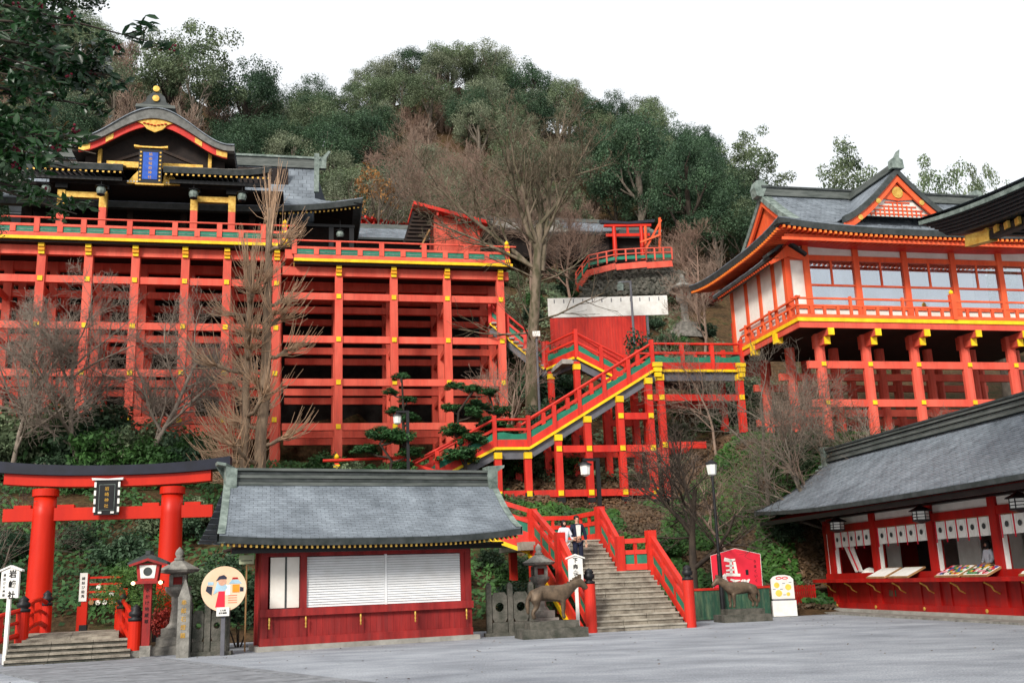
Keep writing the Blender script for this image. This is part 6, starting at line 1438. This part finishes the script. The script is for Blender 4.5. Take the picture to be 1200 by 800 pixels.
for s_ in (73, 77, 81, 85, 89, 93.5, 98, 102.5, 107, 112, 117, 122, 127):
    st_ = 4.3+(s_-73)*.03
    tt_ = -34-(s_-73)*.35
    while tt_ < 66+(s_-73)*.5:
        t_ = tt_+rs.uniform(-1.4, 1.4); s2 = s_+rs.uniform(-1.6, 1.6); tt_ += st_
        x, y = to_xy(s2, t_); z = height(x, y)
        bx_, bz_ = sv_px(x, y, z)
        if abs(bx_) > .62: continue
        if -10 < t_ < 14 and s2 < 78: continue           # hall roofs
        if t_ < -5 and s2 < 79: continue
        if 14 < t_ < 33 and s2 < 86.5: continue        # hillside shrine terrace
        if t_ > 33 and s2 < 80: continue
        u_ = bx_
        nz_ = mnoise.noise(Vector((x*.06, y*.05, 1.3)))
        p_ = rs.random()
        if t_ > 52: kind = rs.choice(('dark', 'open', 'mid', 'open'))
        elif -.42 < u_ < -.30 and .42 < bz_+.06 < .62 and p_ < .75: kind = 'twig'
        elif -.13 < u_ < .1 and p_ < .36: kind = 'pinktwig' if nz_ > 0 else 'twig'
        elif .08 < u_ < .34: kind = 'dark' if p_ < .8 else 'mid'
        elif p_ < .42: kind = 'dark'
        elif p_ < .7: kind = 'pale'
        elif p_ < .9: kind = 'mid'
        else: kind = 'pinktwig'
        H = rs.uniform(7.5, 10.5); W = rs.uniform(3.0, 4.2)
        if kind in BT: H *= 1.15; W *= 1.35
        where = 'on the ridge line ' if s2 > 114 else ('high on the wooded slope ' if s2 > 96 else 'low on the wooded slope ')
        where += 'above the black shrine hall' if t_ < -11 else 'above the red stage' if t_ < 6 else 'behind the great bare tree' if t_ < 20 else 'above the hillside torii' if t_ < 38 else 'left of the balcony hall roof' if t_ < 52 else 'behind the balcony hall roof'
        LBL = {'dark': 'dense dark evergreen tree ', 'mid': 'rounded mid green broadleaf tree ', 'pale': 'grey green broad crowned tree ', 'open': 'thin crowned tree ', 'twig': 'leafless grey brown tree ', 'pinktwig': 'leafless reddish brown tree '}
        tree(kind, x, y, H, W, rs, LBL[kind]+where, 'trees '+where); cnt += 1
# individual trees the picture shows clearly
tree('ball', 16.6, 87.5, 14.5, 4.4, rs, 'big round clipped looking evergreen with two pale trunks beside the hillside torii', None)
tree('dark', 12.9, 93.5, 15, 5.2, rs, 'tall dark evergreen rising behind the hillside torii', None); tree('open', 25.5, 99, 15, 5.2, rs, 'loose crowned skyline tree at the right end of the wooded ridge', None)
tree('open', 33.8, 95, 21.5, 5.6, rs, 'loose crowned tree behind the balcony hall ridge, left of its dormer', None); tree('open', 39.8, 90, 22, 5.0, rs, 'loose crowned tree behind the balcony hall, right of its dormer', None); tree('open', 42.2, 85, 21.5, 3.6, rs, 'slim dark tree rising behind the black gate roof', None)
tree('dark', 30.5, 62, 11, 4.0, rs, 'dark evergreen at the right end of the balcony hall', None); tree('mid', 34, 64, 11, 4.2, rs, 'green tree behind the right end of the balcony hall', None)
tree('open', -33, 99, 19, 6.4, rs, 'tall spreading skyline tree above the curved gable of the hall', None); tree('twig', -38, 97, 17, 8, rs, 'wide leafless tree on the slope just above the curved gable', None)
tree('pinktwig', -13.5, 84, 12, 5, rs, 'thin reddish leafless tree right of the black hall', None)
# yellowing tree beside the hall
yt_ = thing('yellowing_tree', 'slender tree with sparse ochre leaves beside the grey tiled roof', 'tree', (-10.6, 75, 25.0), 0)
obj('trunk', bare_mesh('trunk', BK['bark'], 91, 6.5, .16, 3, (10, 5, 4), ang=(30, 60), up=.08), yt_); o = obj('crown', crown_mesh('crown', LF['ochre'], 92, 40, 22, .05, (1, 1, 1.3), (.15, .3)), yt_, (0, 0, 6)); o.scale = (2.2, 2.2, 3.0)

# the great bare tree in the middle
gb = thing('great_bare_tree', 'huge leafless tree with pale mossy trunk and wide limbs behind the stage corner', 'tree', (1.0, 57.0, height(1.0, 57)), 0)
def build_great():
    rs = random.Random(5); mb = MB(); b0 = Vector((0, 0, -.5)); z0 = height(1.0, 57)
    tp = [b0, Vector((.1, 0, 4)), Vector((.5, .1, 8)), Vector((.9, .2, 22.2-z0))]
    mb.tube(tp, [.46, .34, .28, .23], 12, cap=False); fork = tp[-1]
    lim = [((-.5, .1, 1), 8.0, .18), ((-.75, .0, .8), 9, .16), ((.3, .1, 1), 9.2, .19), ((-.1, .35, 1), 7.0, .12), ((.75, .1, .6), 7, .13), ((-.85, -.15, .5), 7.2, .12), ((.55, -.3, .75), 6.3, .11), ((-.25, -.2, 1), 7.5, .13)]
    for d, L, r in lim: branches(mb, rs, fork-Vector((0, 0, rs.uniform(0, 3.5))), d, L, r, 1, 5, (0, 8, 6, 5, 3), (22, 58), .08, (.4, .62), .16, .009, (8, 7, 5, 4, 3, 3), .35, .22)
    for i in range(10):
        q = tp[1].lerp(tp[3], rs.random()); d = rdir(rs); d.z = abs(d.z)*.5; branches(mb, rs, q, d, rs.uniform(2.5, 4.5), .07, 2, 4, (0, 0, 6, 4), (20, 55), .06, (.45, .7), .15, .01)
    mb.build('trunk_and_limbs', BK['moss'], gb, smooth=True)
build_great()
# pollarded ginkgo in front of the stage
gk = thing('pollarded_ginkgo', 'tall pollarded ginkgo with tan upright shoots in front of the red stage', 'tree', (-11.9, 46.0, height(-11.9, 46)), 0)
def build_gk():
    rs = random.Random(8); tr = MB(); tw = MB(); z0 = height(-11.9, 46); H = 19.5-z0
    for (x0, x1, h, r) in ((.2, .5, H, .3), (-.5, -.45, H*.8, .24)):
        pts = [Vector((x0+(x1-x0)*k+rs.uniform(-.06, .06), rs.uniform(-.08, .08), -.4+(h+.4)*k)) for k in [i/8 for i in range(9)]]; tr.tube(pts, [r*(1-.55*i/8) for i in range(9)], 10, cap=True)
        for i in range(15):
            k = .1+.86*i/15; f = k*8; a = pts[int(f)].lerp(pts[min(8, int(f)+1)], f-int(f)); an = rs.uniform(0, 6.28); L = rs.uniform(.7, 1.8)*(1.2-.5*k)
            d = Vector((math.cos(an), math.sin(an)*.8, .1)); mid = a+d*L*.5+Vector((0, 0, rs.uniform(-.1, .15))); end = a+d*L+Vector((0, 0, L*rs.uniform(.0, .35))); tr.tube([a, mid, end], [.13, .085, .11], 7, cap=True)
            for j in range(30):
                q = end if rs.random() < .7 else mid.lerp(end, rs.random()); dd = Vector((d.x*1.0+rs.uniform(-.8, .8), d.y*1.0+rs.uniform(-.8, .8), rs.uniform(-.15, .7))).normalized(); l_ = rs.uniform(.8, 2.2)*(1.1-.35*k)
                tw.tube([q, q+dd*l_*.35, q+dd*l_*.7+Vector((0, 0, .12*l_)), q+dd*l_*.95+Vector((0, 0, .38*l_))], [.028, .021, .016, .009], 3, cap=False)
        top = pts[-1]
        for j in range(46):
            dd = Vector((rs.uniform(-.35, .35), rs.uniform(-.35, .35), 1)); tw.tube([top-Vector((0, 0, rs.uniform(0, 2.5))), top+dd*rs.uniform(.8, 2.4)], [.02, .008], 3, cap=False)
        for j in range(90):                                   # shoots straight off the stems
            f = rs.uniform(.5, 7.9); a = pts[int(f)].lerp(pts[int(f)+1], f-int(f)); an = rs.uniform(0, 6.28); l_ = rs.uniform(.6, 1.6); dd = Vector((math.cos(an)*.7, math.sin(an)*.7, rs.uniform(.3, 1.2)))
            tw.tube([a, a+dd*l_*.6, a+dd*l_+Vector((0, 0, .3))], [.016, .012, .006], 3, cap=False)
    tr.build('trunk', BK['ginkgo'], gk, smooth=True); tw.build('shoots', BK['tan'], gk, smooth=True)
build_gk()
def bare(label, x, y, H, seed, r=.16, maxl=4, kids=(8, 7, 6, 5), mat='twig', z=None, lean=(0, 0), **kw):
    t = thing('bare_tree', label, 'tree', (x, y, (height(x, y) if z is None else z)), 0); a = dict(ang=(25, 62), up=.1, shrink=(.6, .85), rmin=.007, wob=.2); a.update(kw)
    rs = random.Random(seed); mb = MB(); branches(mb, rs, (0, 0, -.3), (lean[0], lean[1], 1), H, r, 0, maxl, kids, **a); mb.build('trunk_and_branches', BK[mat], t, smooth=True); return t
bare('leafless cherry with fine grey twigs before the left end of the red stage', -21.2, 48.8, 7.2, 3, .15, 4, (13, 9, 8, 5), 'cherry', lean=(.12, 0), start=.25, shrink=(.5, .72), rmin=.0065, ang=(28, 62), up=.06, wob=.2)
bare('leafless cherry with mottled trunk before the middle of the red stage', -18.6, 49.4, 7.4, 4, .15, 4, (13, 9, 8, 5), 'cherry', lean=(.14, 0), start=.25, shrink=(.5, .72), rmin=.0065, ang=(28, 62), up=.06, wob=.2)
bare('leafless cherry at the left edge of the red stage front', -24.0, 48, 7.0, 14, .13, 4, (12, 8, 7, 4), 'cherry', lean=(.1, 0), start=.25, shrink=(.5, .72), rmin=.0065, ang=(28, 62), up=.06, wob=.2)
bare('dark trunked leafless tree on the bank right of the stone stairs', 6.3, 38.6, 4.8, 6, .19, 4, (7, 6, 6, 4), 'dark', ang=(35, 75), start=.35, rmin=.0055, wob=.3)
bare('leafless tree on the bank below the elevated stairway\'s top deck', 8.8, 42.3, 4.4, 16, .09, 4, (7, 6, 5, 4), 'twig', ang=(35, 70), rmin=.0055, wob=.3)
bare('pale leaning leafless tree in front of the balcony hall posts', 13.4, 42.0, 5.2, 9, .13, 4, (7, 6, 6, 4), 'bark', lean=(-.4, 0), ang=(30, 70), rmin=.0055, wob=.3); bare('mossy forked leafless tree below the balcony hall windows', 14.9, 42.2, 4.6, 10, .17, 4, (7, 6, 6, 4), 'moss', lean=(.1, 0), ang=(40, 80), up=.04, rmin=.0055, wob=.32)
bare('leafless brown tree at the left corner of the balcony hall', 10.9, 44.2, 5.4, 12, .1, 4, (7, 7, 6, 4), 'bark', ang=(30, 65), rmin=.0055, wob=.28); bare('fine leafless tree against the right end of the red stage', -.2, 53.5, 5.0, 13, .08, 4, (6, 6, 5, 3), 'twig', ang=(25, 60))
bare('leafless brown shrub tree in front of the slatted fence by the balcony hall', 10.2, 51.5, 4.5, 18, .08, 4, (7, 6, 6, 4), 'twig', ang=(30, 65), rmin=.0055); bare('thin leafless sapling leaning over the left end of the large torii', -16.6, 31.8, 3.6, 15, .05, 4, (6, 5, 4, 3), 'bark', lean=(.25, -.1))
bare('reddish leafless tree left of the stone retaining wall', 4.4, 73, 5.0, 19, .12, 4, (8, 8, 6, 5), 'pinktwig'); bare('leafless brown tree in front of the pale shrine roof', 1.6, 72, 6.0, 20, .14, 4, (8, 8, 6, 5), 'twig'); bare('leafless tree right of the stone retaining wall', 14.8, 78, 5.5, 22, .12, 4, (8, 8, 6, 5), 'pinktwig'); bare('leafless twiggy tree beside the hillside stone lantern', 11.4, 58.6, 4.5, 23, .1, 4, (8, 8, 6, 4), 'twig')
bare('leafless tree behind the red stair shed', -3.5, 76, 8, 24, .16, 4, (9, 8, 6, 5), 'pinktwig'); bare('leafless brown tree behind the little red torii row', -7.5, 80, 9, 25, .16, 4, (9, 8, 6, 5), 'twig')

# clipped garden pines below the stage
def cloud_pine(label, x, y, H, pads, seed):
    t = thing('cloud_pine', label, 'pine tree', (x, y, height(x, y)), 0, 'clipped pines below the stage'); rs = random.Random(seed); mb = MB()
    pts = [Vector((rs.uniform(-.12, .12)*i, rs.uniform(-.1, .1)*i, -.3+(H+.3)*i/5)) for i in range(6)]; mb.tube(pts, [.13-.018*i for i in range(6)], 7, cap=False)
    for k, (dx, dz, w) in enumerate(pads):
        e = Vector((dx, rs.uniform(-.5, .3), dz)); f = max(0, min(4.9, (dz-.3)/H*5)); a = pts[int(f)].lerp(pts[int(f)+1], f-int(f)); mb.tube([a, a.lerp(e, .5)-Vector((0, 0, .1)), e-Vector((0, 0, .08))], [.06, .045, .03], 5, cap=False)
        o = obj('needle_pad', PADS[k % 3], t, e, (0, 0, rs.uniform(0, 6))); o.scale = (w*1.18, w*1.1, w*.72)
    mb.build('trunk', BK['dark'], t, smooth=True)
PADS = [crown_mesh('needle_pad', LF['pine'], 100+i, 34, 80, .11, (1, 1, .7), (.25, .4), .25, .4, .8) for i in range(3)]
cloud_pine('clipped pine with wide flat needle pads beside the bracket lamp', -6.0, 47.6, 3.6, [(-1.1, 2.6, .6), (-.4, 3.3, .75), (.5, 3.1, .85), (1.0, 2.4, .6), (-.8, 1.6, .5), (.5, 1.8, .6)], 1)
cloud_pine('tall slim clipped pine stacked in small pads before the stage post', -5.6, 49.2, 5.6, [(0, 5.7, .45), (-.5, 5.0, .4), (.3, 4.6, .45), (-.4, 4.0, .5), (.5, 3.6, .5), (0, 2.6, .6)], 2)
cloud_pine('clipped pine with stepped pads in front of the stage\'s third bay', -2.5, 48.9, 5.4, [(-.4, 5.6, .5), (.5, 5.4, .45), (-.6, 4.5, .5), (.6, 4.2, .6), (-.5, 3.4, .7), (.4, 2.9, .8), (-.2, 2.1, .9)], 3)
cloud_pine('broad clipped pine next to the lower landing of the elevated stairway', -1.3, 50.8, 4.6, [(0, 4.6, .5), (-.6, 4.0, .6), (.6, 3.7, .7), (0, 3.0, 1.0), (.9, 2.6, .7), (-.8, 2.4, .8)], 4)

# shrubs
SHR = {k: [crown_mesh('foliage', LF[k], 200+10*j+i, 44, 66, .07 if k != 'juniper' else .06, (1, 1, .8), (.24, .4), .35, .5 if k != 'juniper' else .22) for i in range(2)] for j, k in enumerate(('shrub', 'dark', 'juniper', 'red', 'mid'))}
def shrub(kind, x, y, r, rs, label, group=None, zoff=.45, sz=1.0):
    t = thing('shrub', label, 'shrub', (x, y, height(x, y) if to_st(x, y)[0] > 34.6 else 0), math.degrees(rs.uniform(0, 6.28)), group); o = obj('foliage', rs.choice(SHR[kind]), t, (0, 0, r*zoff*sz)); o.scale = (r, r, r*sz)
    mb = MB()
    for k in range(4): a = k*1.6+rs.random(); mb.tube([(0, 0, -.2), (.25*r*math.cos(a), .25*r*math.sin(a), r*.5)], [.03, .015], 4, cap=False)
    mb.build('stems', BK['dark'], t); return t
rs = random.Random(41)
for i in range(58):
    t_ = rs.uniform(-21, 3.5); s2 = rs.uniform(36.5, 54); x, y = to_xy(s2, t_)
    if -8 < t_ < -3 and s2 > 47: continue
    kind = rs.choice(('shrub', 'dark', 'shrub', 'dark', 'mid')); shrub(kind, x, y, rs.uniform(.8, 1.5), rs, {'shrub': 'bright green bush on the bank between the torii and the stage', 'dark': 'dark green bush on the bank between the torii and the stage', 'mid': 'dull olive bush on the bank between the torii and the stage'}[kind], 'bushes on the bank below the stage')
for i in range(34):
    x, y = rs.uniform(-1.2, 3.2), rs.uniform(52, 62)
    if x < .4 and y > 57: x += 2
    kind = rs.choice(('dark', 'shrub', 'dark')); shrub(kind, x, y, rs.uniform(.8, 1.4), rs, {'shrub': 'green bush on the steep slope between the stage and the elevated stairs', 'dark': 'dark bush on the steep slope between the stage and the elevated stairs'}[kind], 'bushes between the stage and the elevated stairs')
for i in range(16):
    t_ = rs.uniform(1.5, 12.5); s2 = rs.uniform(38, 44); x, y = to_xy(s2, t_); shrub(rs.choice(('dark', 'shrub')), x, y, rs.uniform(.6, 1.0), rs, 'leafy bush on the dark bank behind the shuttered booth', 'bushes behind the booth')
shrub('dark', 7.9, 59.5, 1.7, rs, 'dark round bush in front of the red corrugated hoarding', None, .8, 1.25)
shrub('juniper', -11.3, 29.7, 1.25, rs, 'feathery yellow green juniper behind the red lantern post', None, 1.5, .85); shrub('juniper', -10.3, 30.2, .9, rs, 'small feathery juniper against the right pillar of the large torii', None, 1.6, .8)
shrub('red', -9.95, 28.9, .42, rs, 'red leaved bush between the red lantern post and the stone lantern', None, 1.2, 1.5); shrub('dark', -8.3, 30.6, 1.2, rs, 'dark bush behind the tall stone lantern', None, .9); shrub('dark', -7.6, 31.5, 1.3, rs, 'dark bush at the left end of the booth', None, .9)
shrub('dark', -.1, 34.6, 1.0, rs, 'dark bush behind the pierced stone fence beside the booth', None, .9); shrub('shrub', 4.1, 42.5, 1.1, rs, 'bright leafy bush under the elevated stairway posts', None, .5, .6); shrub('shrub', 6.2, 43.2, 1.2, rs, 'bright leafy bush on the bank under the elevated stairway\'s corner', None, .5, .6)
for x, y, r, k in ((14.5, 81, 1.6, 'red'), (16.2, 80, 1.3, 'red'), (13.6, 84, 1.4, 'dark'), (12.8, 74.5, 1.0, 'shrub'), (8.6, 73.5, .9, 'shrub'), (4.4, 78, 1.2, 'dark')): shrub(k, x, y, r, rs, {'red': 'red twigged bush beside the hillside torii terrace', 'dark': 'dark bush on the hillside torii terrace', 'shrub': 'green bush under the stone retaining wall'}[k], 'bushes round the hillside terrace')
for i in range(26):
    t_ = rs.uniform(14, 27); s2 = rs.uniform(52, 76); x, y = to_xy(s2, t_)
    if 60 < y < 66 and 2 < x < 11: continue
    shrub(rs.choice(('mid', 'dark', 'shrub')), x, y, rs.uniform(.6, 1.1), rs, 'low bush on the open hillside under the stone retaining wall', 'low bushes on the hillside')

# ground cover on the banks
def cover(name, mat, n, seed, tr, sr, size, lift, thr=None):
    rs = random.Random(seed); mb = MB(); k = 0
    while k < n:
        t_, s2 = rs.uniform(*tr), rs.uniform(*sr); x, y = to_xy(s2, t_); q = mnoise.noise(Vector((x*.45, y*.45, seed)))
        if thr is not None and q < thr: k += .2; continue
        z = height(x, y)+rs.uniform(0, lift); leaf_quad(mb, Vector((x, y, z)), (rdir(rs)*.55+Vector((-.1, -.6, .8))).normalized(), size*rs.uniform(.6, 1.4), size*rs.uniform(.4, .8), rs.uniform(.6, 1.4), rs); k += 1
    o = mb.build(name, mat, None, smooth=True, kind='stuff'); return o
o = cover('ivy_ground_cover', LF['ivy'], 42000, 1, (10, 30), (36.2, 48), .12, .3, -.1); o['label'] = 'green ivy creeping over the bank beside the stone stairs'; o['category'] = 'ivy'
o = cover('fallen_leaves', LF['dead'], 46000, 2, (9, 30), (36.0, 51), .11, .15); o['label'] = 'brown fallen leaves on the bank beside the stone stairs'; o['category'] = 'leaves'
o = cover('bank_undergrowth', LF['shrub'], 26000, 3, (-22, 10), (36, 58), .12, .45, -.15); o['label'] = 'green undergrowth on the bank below the red stage'; o['category'] = 'undergrowth'
o = cover('slope_undergrowth', LF['mid'], 22000, 4, (12, 30), (50, 84), .12, .35, -.1); o['label'] = 'olive undergrowth on the upper hillside'; o['category'] = 'undergrowth'

# ---------------------------------------------------------------- near tree, left: dark crown and overhanging leafy branch with red buds
nt_ = thing('camphor_tree', 'dark leafy tree in front of the left end of the shrine hall', 'tree', (-20.2, 33.5, 0), 0)
obj('trunk', bare_mesh('trunk', BK['dark'], 301, 20, .5, 2, (7, 4), ang=(35, 60), up=.15, start=.75, shrink=(.12, .2)), nt_)
for i, (dx, dy, dz, w, h) in enumerate(((.9, .3, 21.8, 4.4, 3.3), (.6, 0, 17, 3.0, 3.4), (.2, .5, 25, 4.5, 3.0), (1.2, 0, 14.6, 1.4, 1.4), (3.2, .3, 24.0, 2.4, 1.6), (-2.5, 0, 20, 3.5, 4))):
    o = obj('foliage', (crown_mesh('foliage', LF['dark'], 310+i, 70, 100, .034, (1, 1, .9), (.18, .3), .3)), nt_, (dx, dy, dz)); o.scale = (w, w*.8, h)
nb = thing('overhanging_tree', 'overhanging glossy leaved branch with dark red buds close by at the left', 'tree', (-6.6, 8.3, 0), 0)
def build_near():
    rs = random.Random(6); mb = MB(); bud = MB(); br_m = MB(); leaf_me = []
    for q in range(3):
        l_ = MB(); a, b = .064, .027; l_.v = [(-a, 0, 0), (-a*.3, b, .008), (a*.45, b*.8, .004), (a*1.15, 0, -.014), (a*.45, -b*.8, .004), (-a*.3, -b, .008)]; l_.f = [(0, 1, 2, 3), (0, 3, 4, 5)]; l_.t = [(.8, 1.0, 1.2)[q]]*6; leaf_me.append(l_.mesh('leaf', LF['near'], smooth=True))
    br_m.tube([(0, 0, -.2), (.1, 0, 2.5), (.3, 0, 5), (.4, 0, 7.6)], [.22, .18, .13, .08], 9, cap=False)
    big = 0
    for i in range(30):
        z0 = 5.55+1.9*i/30+rs.uniform(-.2, .2); y0 = rs.uniform(-.9, .9); L = rs.uniform(1.9, 2.75); d = Vector((1, y0*.25, rs.uniform(-.3, .02))).normalized(); p0 = Vector((.35, 0, z0)); pts = [p0+d*L*k+Vector((0, y0*.4*k, -.12*k*k)) for k in (0, .35, .7, 1)]
        br_m.tube(pts, [.03, .02, .013, .006], 5, cap=False)
        for j in range(5):
            f = rs.uniform(.35, 1)*2.999; q = pts[int(f)].lerp(pts[int(f)+1], f-int(f)); e = q+(d*.5+rdir(rs)*.55)*rs.uniform(.25, .5); br_m.tube([q, e], [.008, .004], 4, cap=False)
            for m_ in range(20):
                c = q.lerp(e, rs.random()**.6)+rdir(rs)*.06; n = (rdir(rs)*.7+Vector((0, -.5, .6))).normalized()
                if m_ < 2 and big < 280:
                    o = obj('leaf', leaf_me[rs.randrange(3)], nb, c, n.to_track_quat('Z', 'X').to_euler()); o.rotation_euler.rotate_axis('Z', rs.uniform(0, 6.28)); sc_ = rs.uniform(.8, 1.25); o.scale = (sc_, sc_, sc_); big += 1
                else:
                    u = n.orthogonal().normalized(); an = rs.uniform(0, 6.28); u = u*math.cos(an)+n.cross(u)*math.sin(an); v = n.cross(u); k = len(mb.v); s_ = rs.uniform(.8, 1.2); a, b = .064*s_, .027*s_; tt = rs.uniform(.7, 1.3)
                    mb.v.extend([tuple(c-u*a), tuple(c-u*a*.3+v*b+n*.008), tuple(c+u*a*.45+v*b*.8), tuple(c+u*a*1.15-n*.014), tuple(c+u*a*.45-v*b*.8), tuple(c-u*a*.3-v*b+n*.008)]); mb.f.extend([(k, k+1, k+2, k+3), (k, k+3, k+4, k+5)]); mb.t.extend([tt]*6)
            if rs.random() < .22:
                for g_ in range(7): bud.lathe([(.003, -.014), (.014, -.004), (.013, .006), (.003, .014)], tuple(e+rdir(rs)*.035), 6)
    mb.build('foliage', LF['near'], nb, smooth=True, kind='stuff'); br_m.build('trunk_and_branches', BK['dark'], nb, smooth=True); bud.build('buds', pmat('dark_red_bud', S(126, 22, 48), S(90, 16, 36), .5, 20, rnd=0), nb, smooth=True)
build_near()

# a few dry leaves blown over the courtyard, thicker along its back edge
def litter():
    rs = random.Random(12); mb = MB()
    for i in range(900):
        t_ = rs.uniform(-14, 22); k = rs.random(); s2 = 35.4-18*k**3
        x, y = to_xy(s2, t_); leaf_quad(mb, Vector((x, y, .015)), (rdir(rs)*.3+Vector((0, 0, 1))).normalized(), rs.uniform(.02, .045), rs.uniform(.015, .03), rs.uniform(.6, 1.3), rs)
    o = mb.build('courtyard_leaf_litter', LF['dead'], None, smooth=True, kind='stuff'); o['label'] = 'dry leaves scattered on the grey courtyard'; o['category'] = 'leaves'
litter()

for i, (x, y, H) in enumerate(((-12, 123, 9), (-7, 121, 10.5), (-2, 122, 11), (3, 121, 11), (7, 120, 10), (-17, 121, 9), (11, 119, 10), (-9, 112, 10), (-3, 110, 10), (3, 111, 10))):
    tree(('dark', 'mid', 'pale')[i % 3], x, y, H, H*.38, rs, ('tall dark evergreen', 'tall mid green tree', 'tall grey green tree')[i % 3]+(' crowning the summit of the wooded hill' if y > 115 else ' just under the summit of the wooded hill'), 'summit trees')
for x, y, k_ in ((-9.2, 48.0, 'shrub'), (-8.2, 47.6, 'mid'), (-7.3, 48.2, 'shrub'), (-4.3, 48.6, 'dark'), (-3.6, 49.6, 'shrub'), (-.6, 51.6, 'shrub'), (-1.9, 50.6, 'mid')):
    shrub(k_, x, y, rs.uniform(.9, 1.3), rs, {'shrub': 'fresh green bush among the clipped pines', 'mid': 'olive bush among the clipped pines', 'dark': 'dark bush among the clipped pines'}[k_], 'bushes among the clipped pines', .6)

for i, (x, y, H) in enumerate(((12.4, 43.4, 3.8), (16.2, 43.0, 3.8), (18.0, 43.6, 3.6), (13.9, 44.6, 4.0))):
    bare('fine leafless thicket on the bank in front of the balcony hall posts', x, y, H, 60+i, .05, 4, (8, 6, 5, 3), ('twig', 'cherry', 'pinktwig')[i % 3], ang=(25, 60), rmin=.0055, wob=.28, start=.15)['group'] = 'thickets below the balcony hall'
for i in range(14):
    t_ = rs.uniform(19, 29); s2 = rs.uniform(38.5, 43); x, y = to_xy(s2, t_); shrub(rs.choice(('mid', 'shrub', 'dark')), x, y, rs.uniform(.5, .9), rs, 'low leafy bush on the ivy bank below the balcony hall', 'bushes on the ivy bank', .4)

for i in range(20):
    x = -26.5+10.2*i/19+rs.uniform(-.4, .4); y = 49.6+rs.uniform(-1.0, 1.6); r_ = rs.uniform(1.4, 2.1)*(1.1 if x < -20 else .85)
    k_ = rs.choice(('shrub', 'dark', 'mid', 'shrub')); shrub(k_, x, y, r_, rs, {'shrub': 'tall bright green bush against the foot of the stage under the cherries', 'dark': 'tall dark bush against the foot of the stage under the cherries', 'mid': 'tall olive bush against the foot of the stage under the cherries'}[k_], 'bushes at the foot of the stage', .75, 1.15)
for i in range(14):
    x, y = rs.uniform(9.2, 13.2), rs.uniform(54.5, 60.5); shrub(rs.choice(('mid', 'dark', 'shrub')), x, y, rs.uniform(.6, 1.1), rs, 'bush on the slope round the hillside stone lantern', 'bushes round the hillside stone lantern', .45)
for i in range(8):
    shrub(rs.choice(('dark', 'shrub')), 1.0+rs.uniform(-1.6, 1.6), 55.2+rs.uniform(-.6, .6), rs.uniform(.9, 1.4), rs, 'bush crowding the base of the great bare tree', 'bushes at the great bare tree', .6)

tree('mid', -37, 103, 15, 5.5, rs, 'full green tree on the skyline above the left side of the curved gable', None); tree('dark', -29, 104, 14, 5.0, rs, 'dark full tree on the skyline right of the spreading tree above the curved gable', None); tree('twig', -33.5, 94, 15, 8, rs, 'broad leafless tree right behind the crest of the curved gable', None)
# ---------------------------------------------------------------- group roof pieces under their roofs (sub-parts)
def gather(root, main, names):
    m = next((c for c in root.children if c.name.split('.')[0] == main), None)
    if not m: return
    for c in list(root.children):
        if c is not m and c.name.split('.')[0] in names: sub(c, m)
ROOFP = {'ridge', 'ridge_cap', 'ridge_course', 'ridge_end', 'ridge_end_tile', 'ridge_scroll', 'eave_edge', 'verge', 'soffit', 'rafters', 'rafter_caps', 'eave_board'}
gather(rh, 'roof_shingles', ROOFP); gather(bo, 'roof_shingles', ROOFP); gather(sh, 'roof_shingles', ROOFP); gather(hall, 'main_roof', {'ridge_cap', 'ridge_end_tile', 'verge'}); gather(gh, 'roof', {'ridge', 'eave_edge'})
for t_ in [o for o in col.objects if o.parent is None and o.name.split('.')[0] == 'hillside_shrine_house']: gather(t_, 'roof', {'ridge', 'eave_edge', 'verge'})
for t_ in [o for o in col.objects if o.parent is None and o.name.split('.')[0] in ('eave_lantern', 'hanging_lantern')]: gather(t_, 'lantern_glass', {'rib', 'grille_ring'})
for t_ in [o for o in col.objects if o.parent is None and o.name.split('.')[0] == 'person']: gather(t_, 'body', {'eye', 'ear', 'nose', 'mouth', 'hand'})
gather(rsn, 'board', {c.name.split('.')[0] for c in rsn.children if c.name.startswith('printed')}); gather(rsn, 'name_plate', {'lettering'}); gather(pc, 'board', {'printed_bow', 'printed_flower', 'printed_stem'}); gather(eb, 'board', {'brush_stroke', 'lettering', 'seal', 'edging'})
gather(stage, 'rail_base', {'vent_strip'})
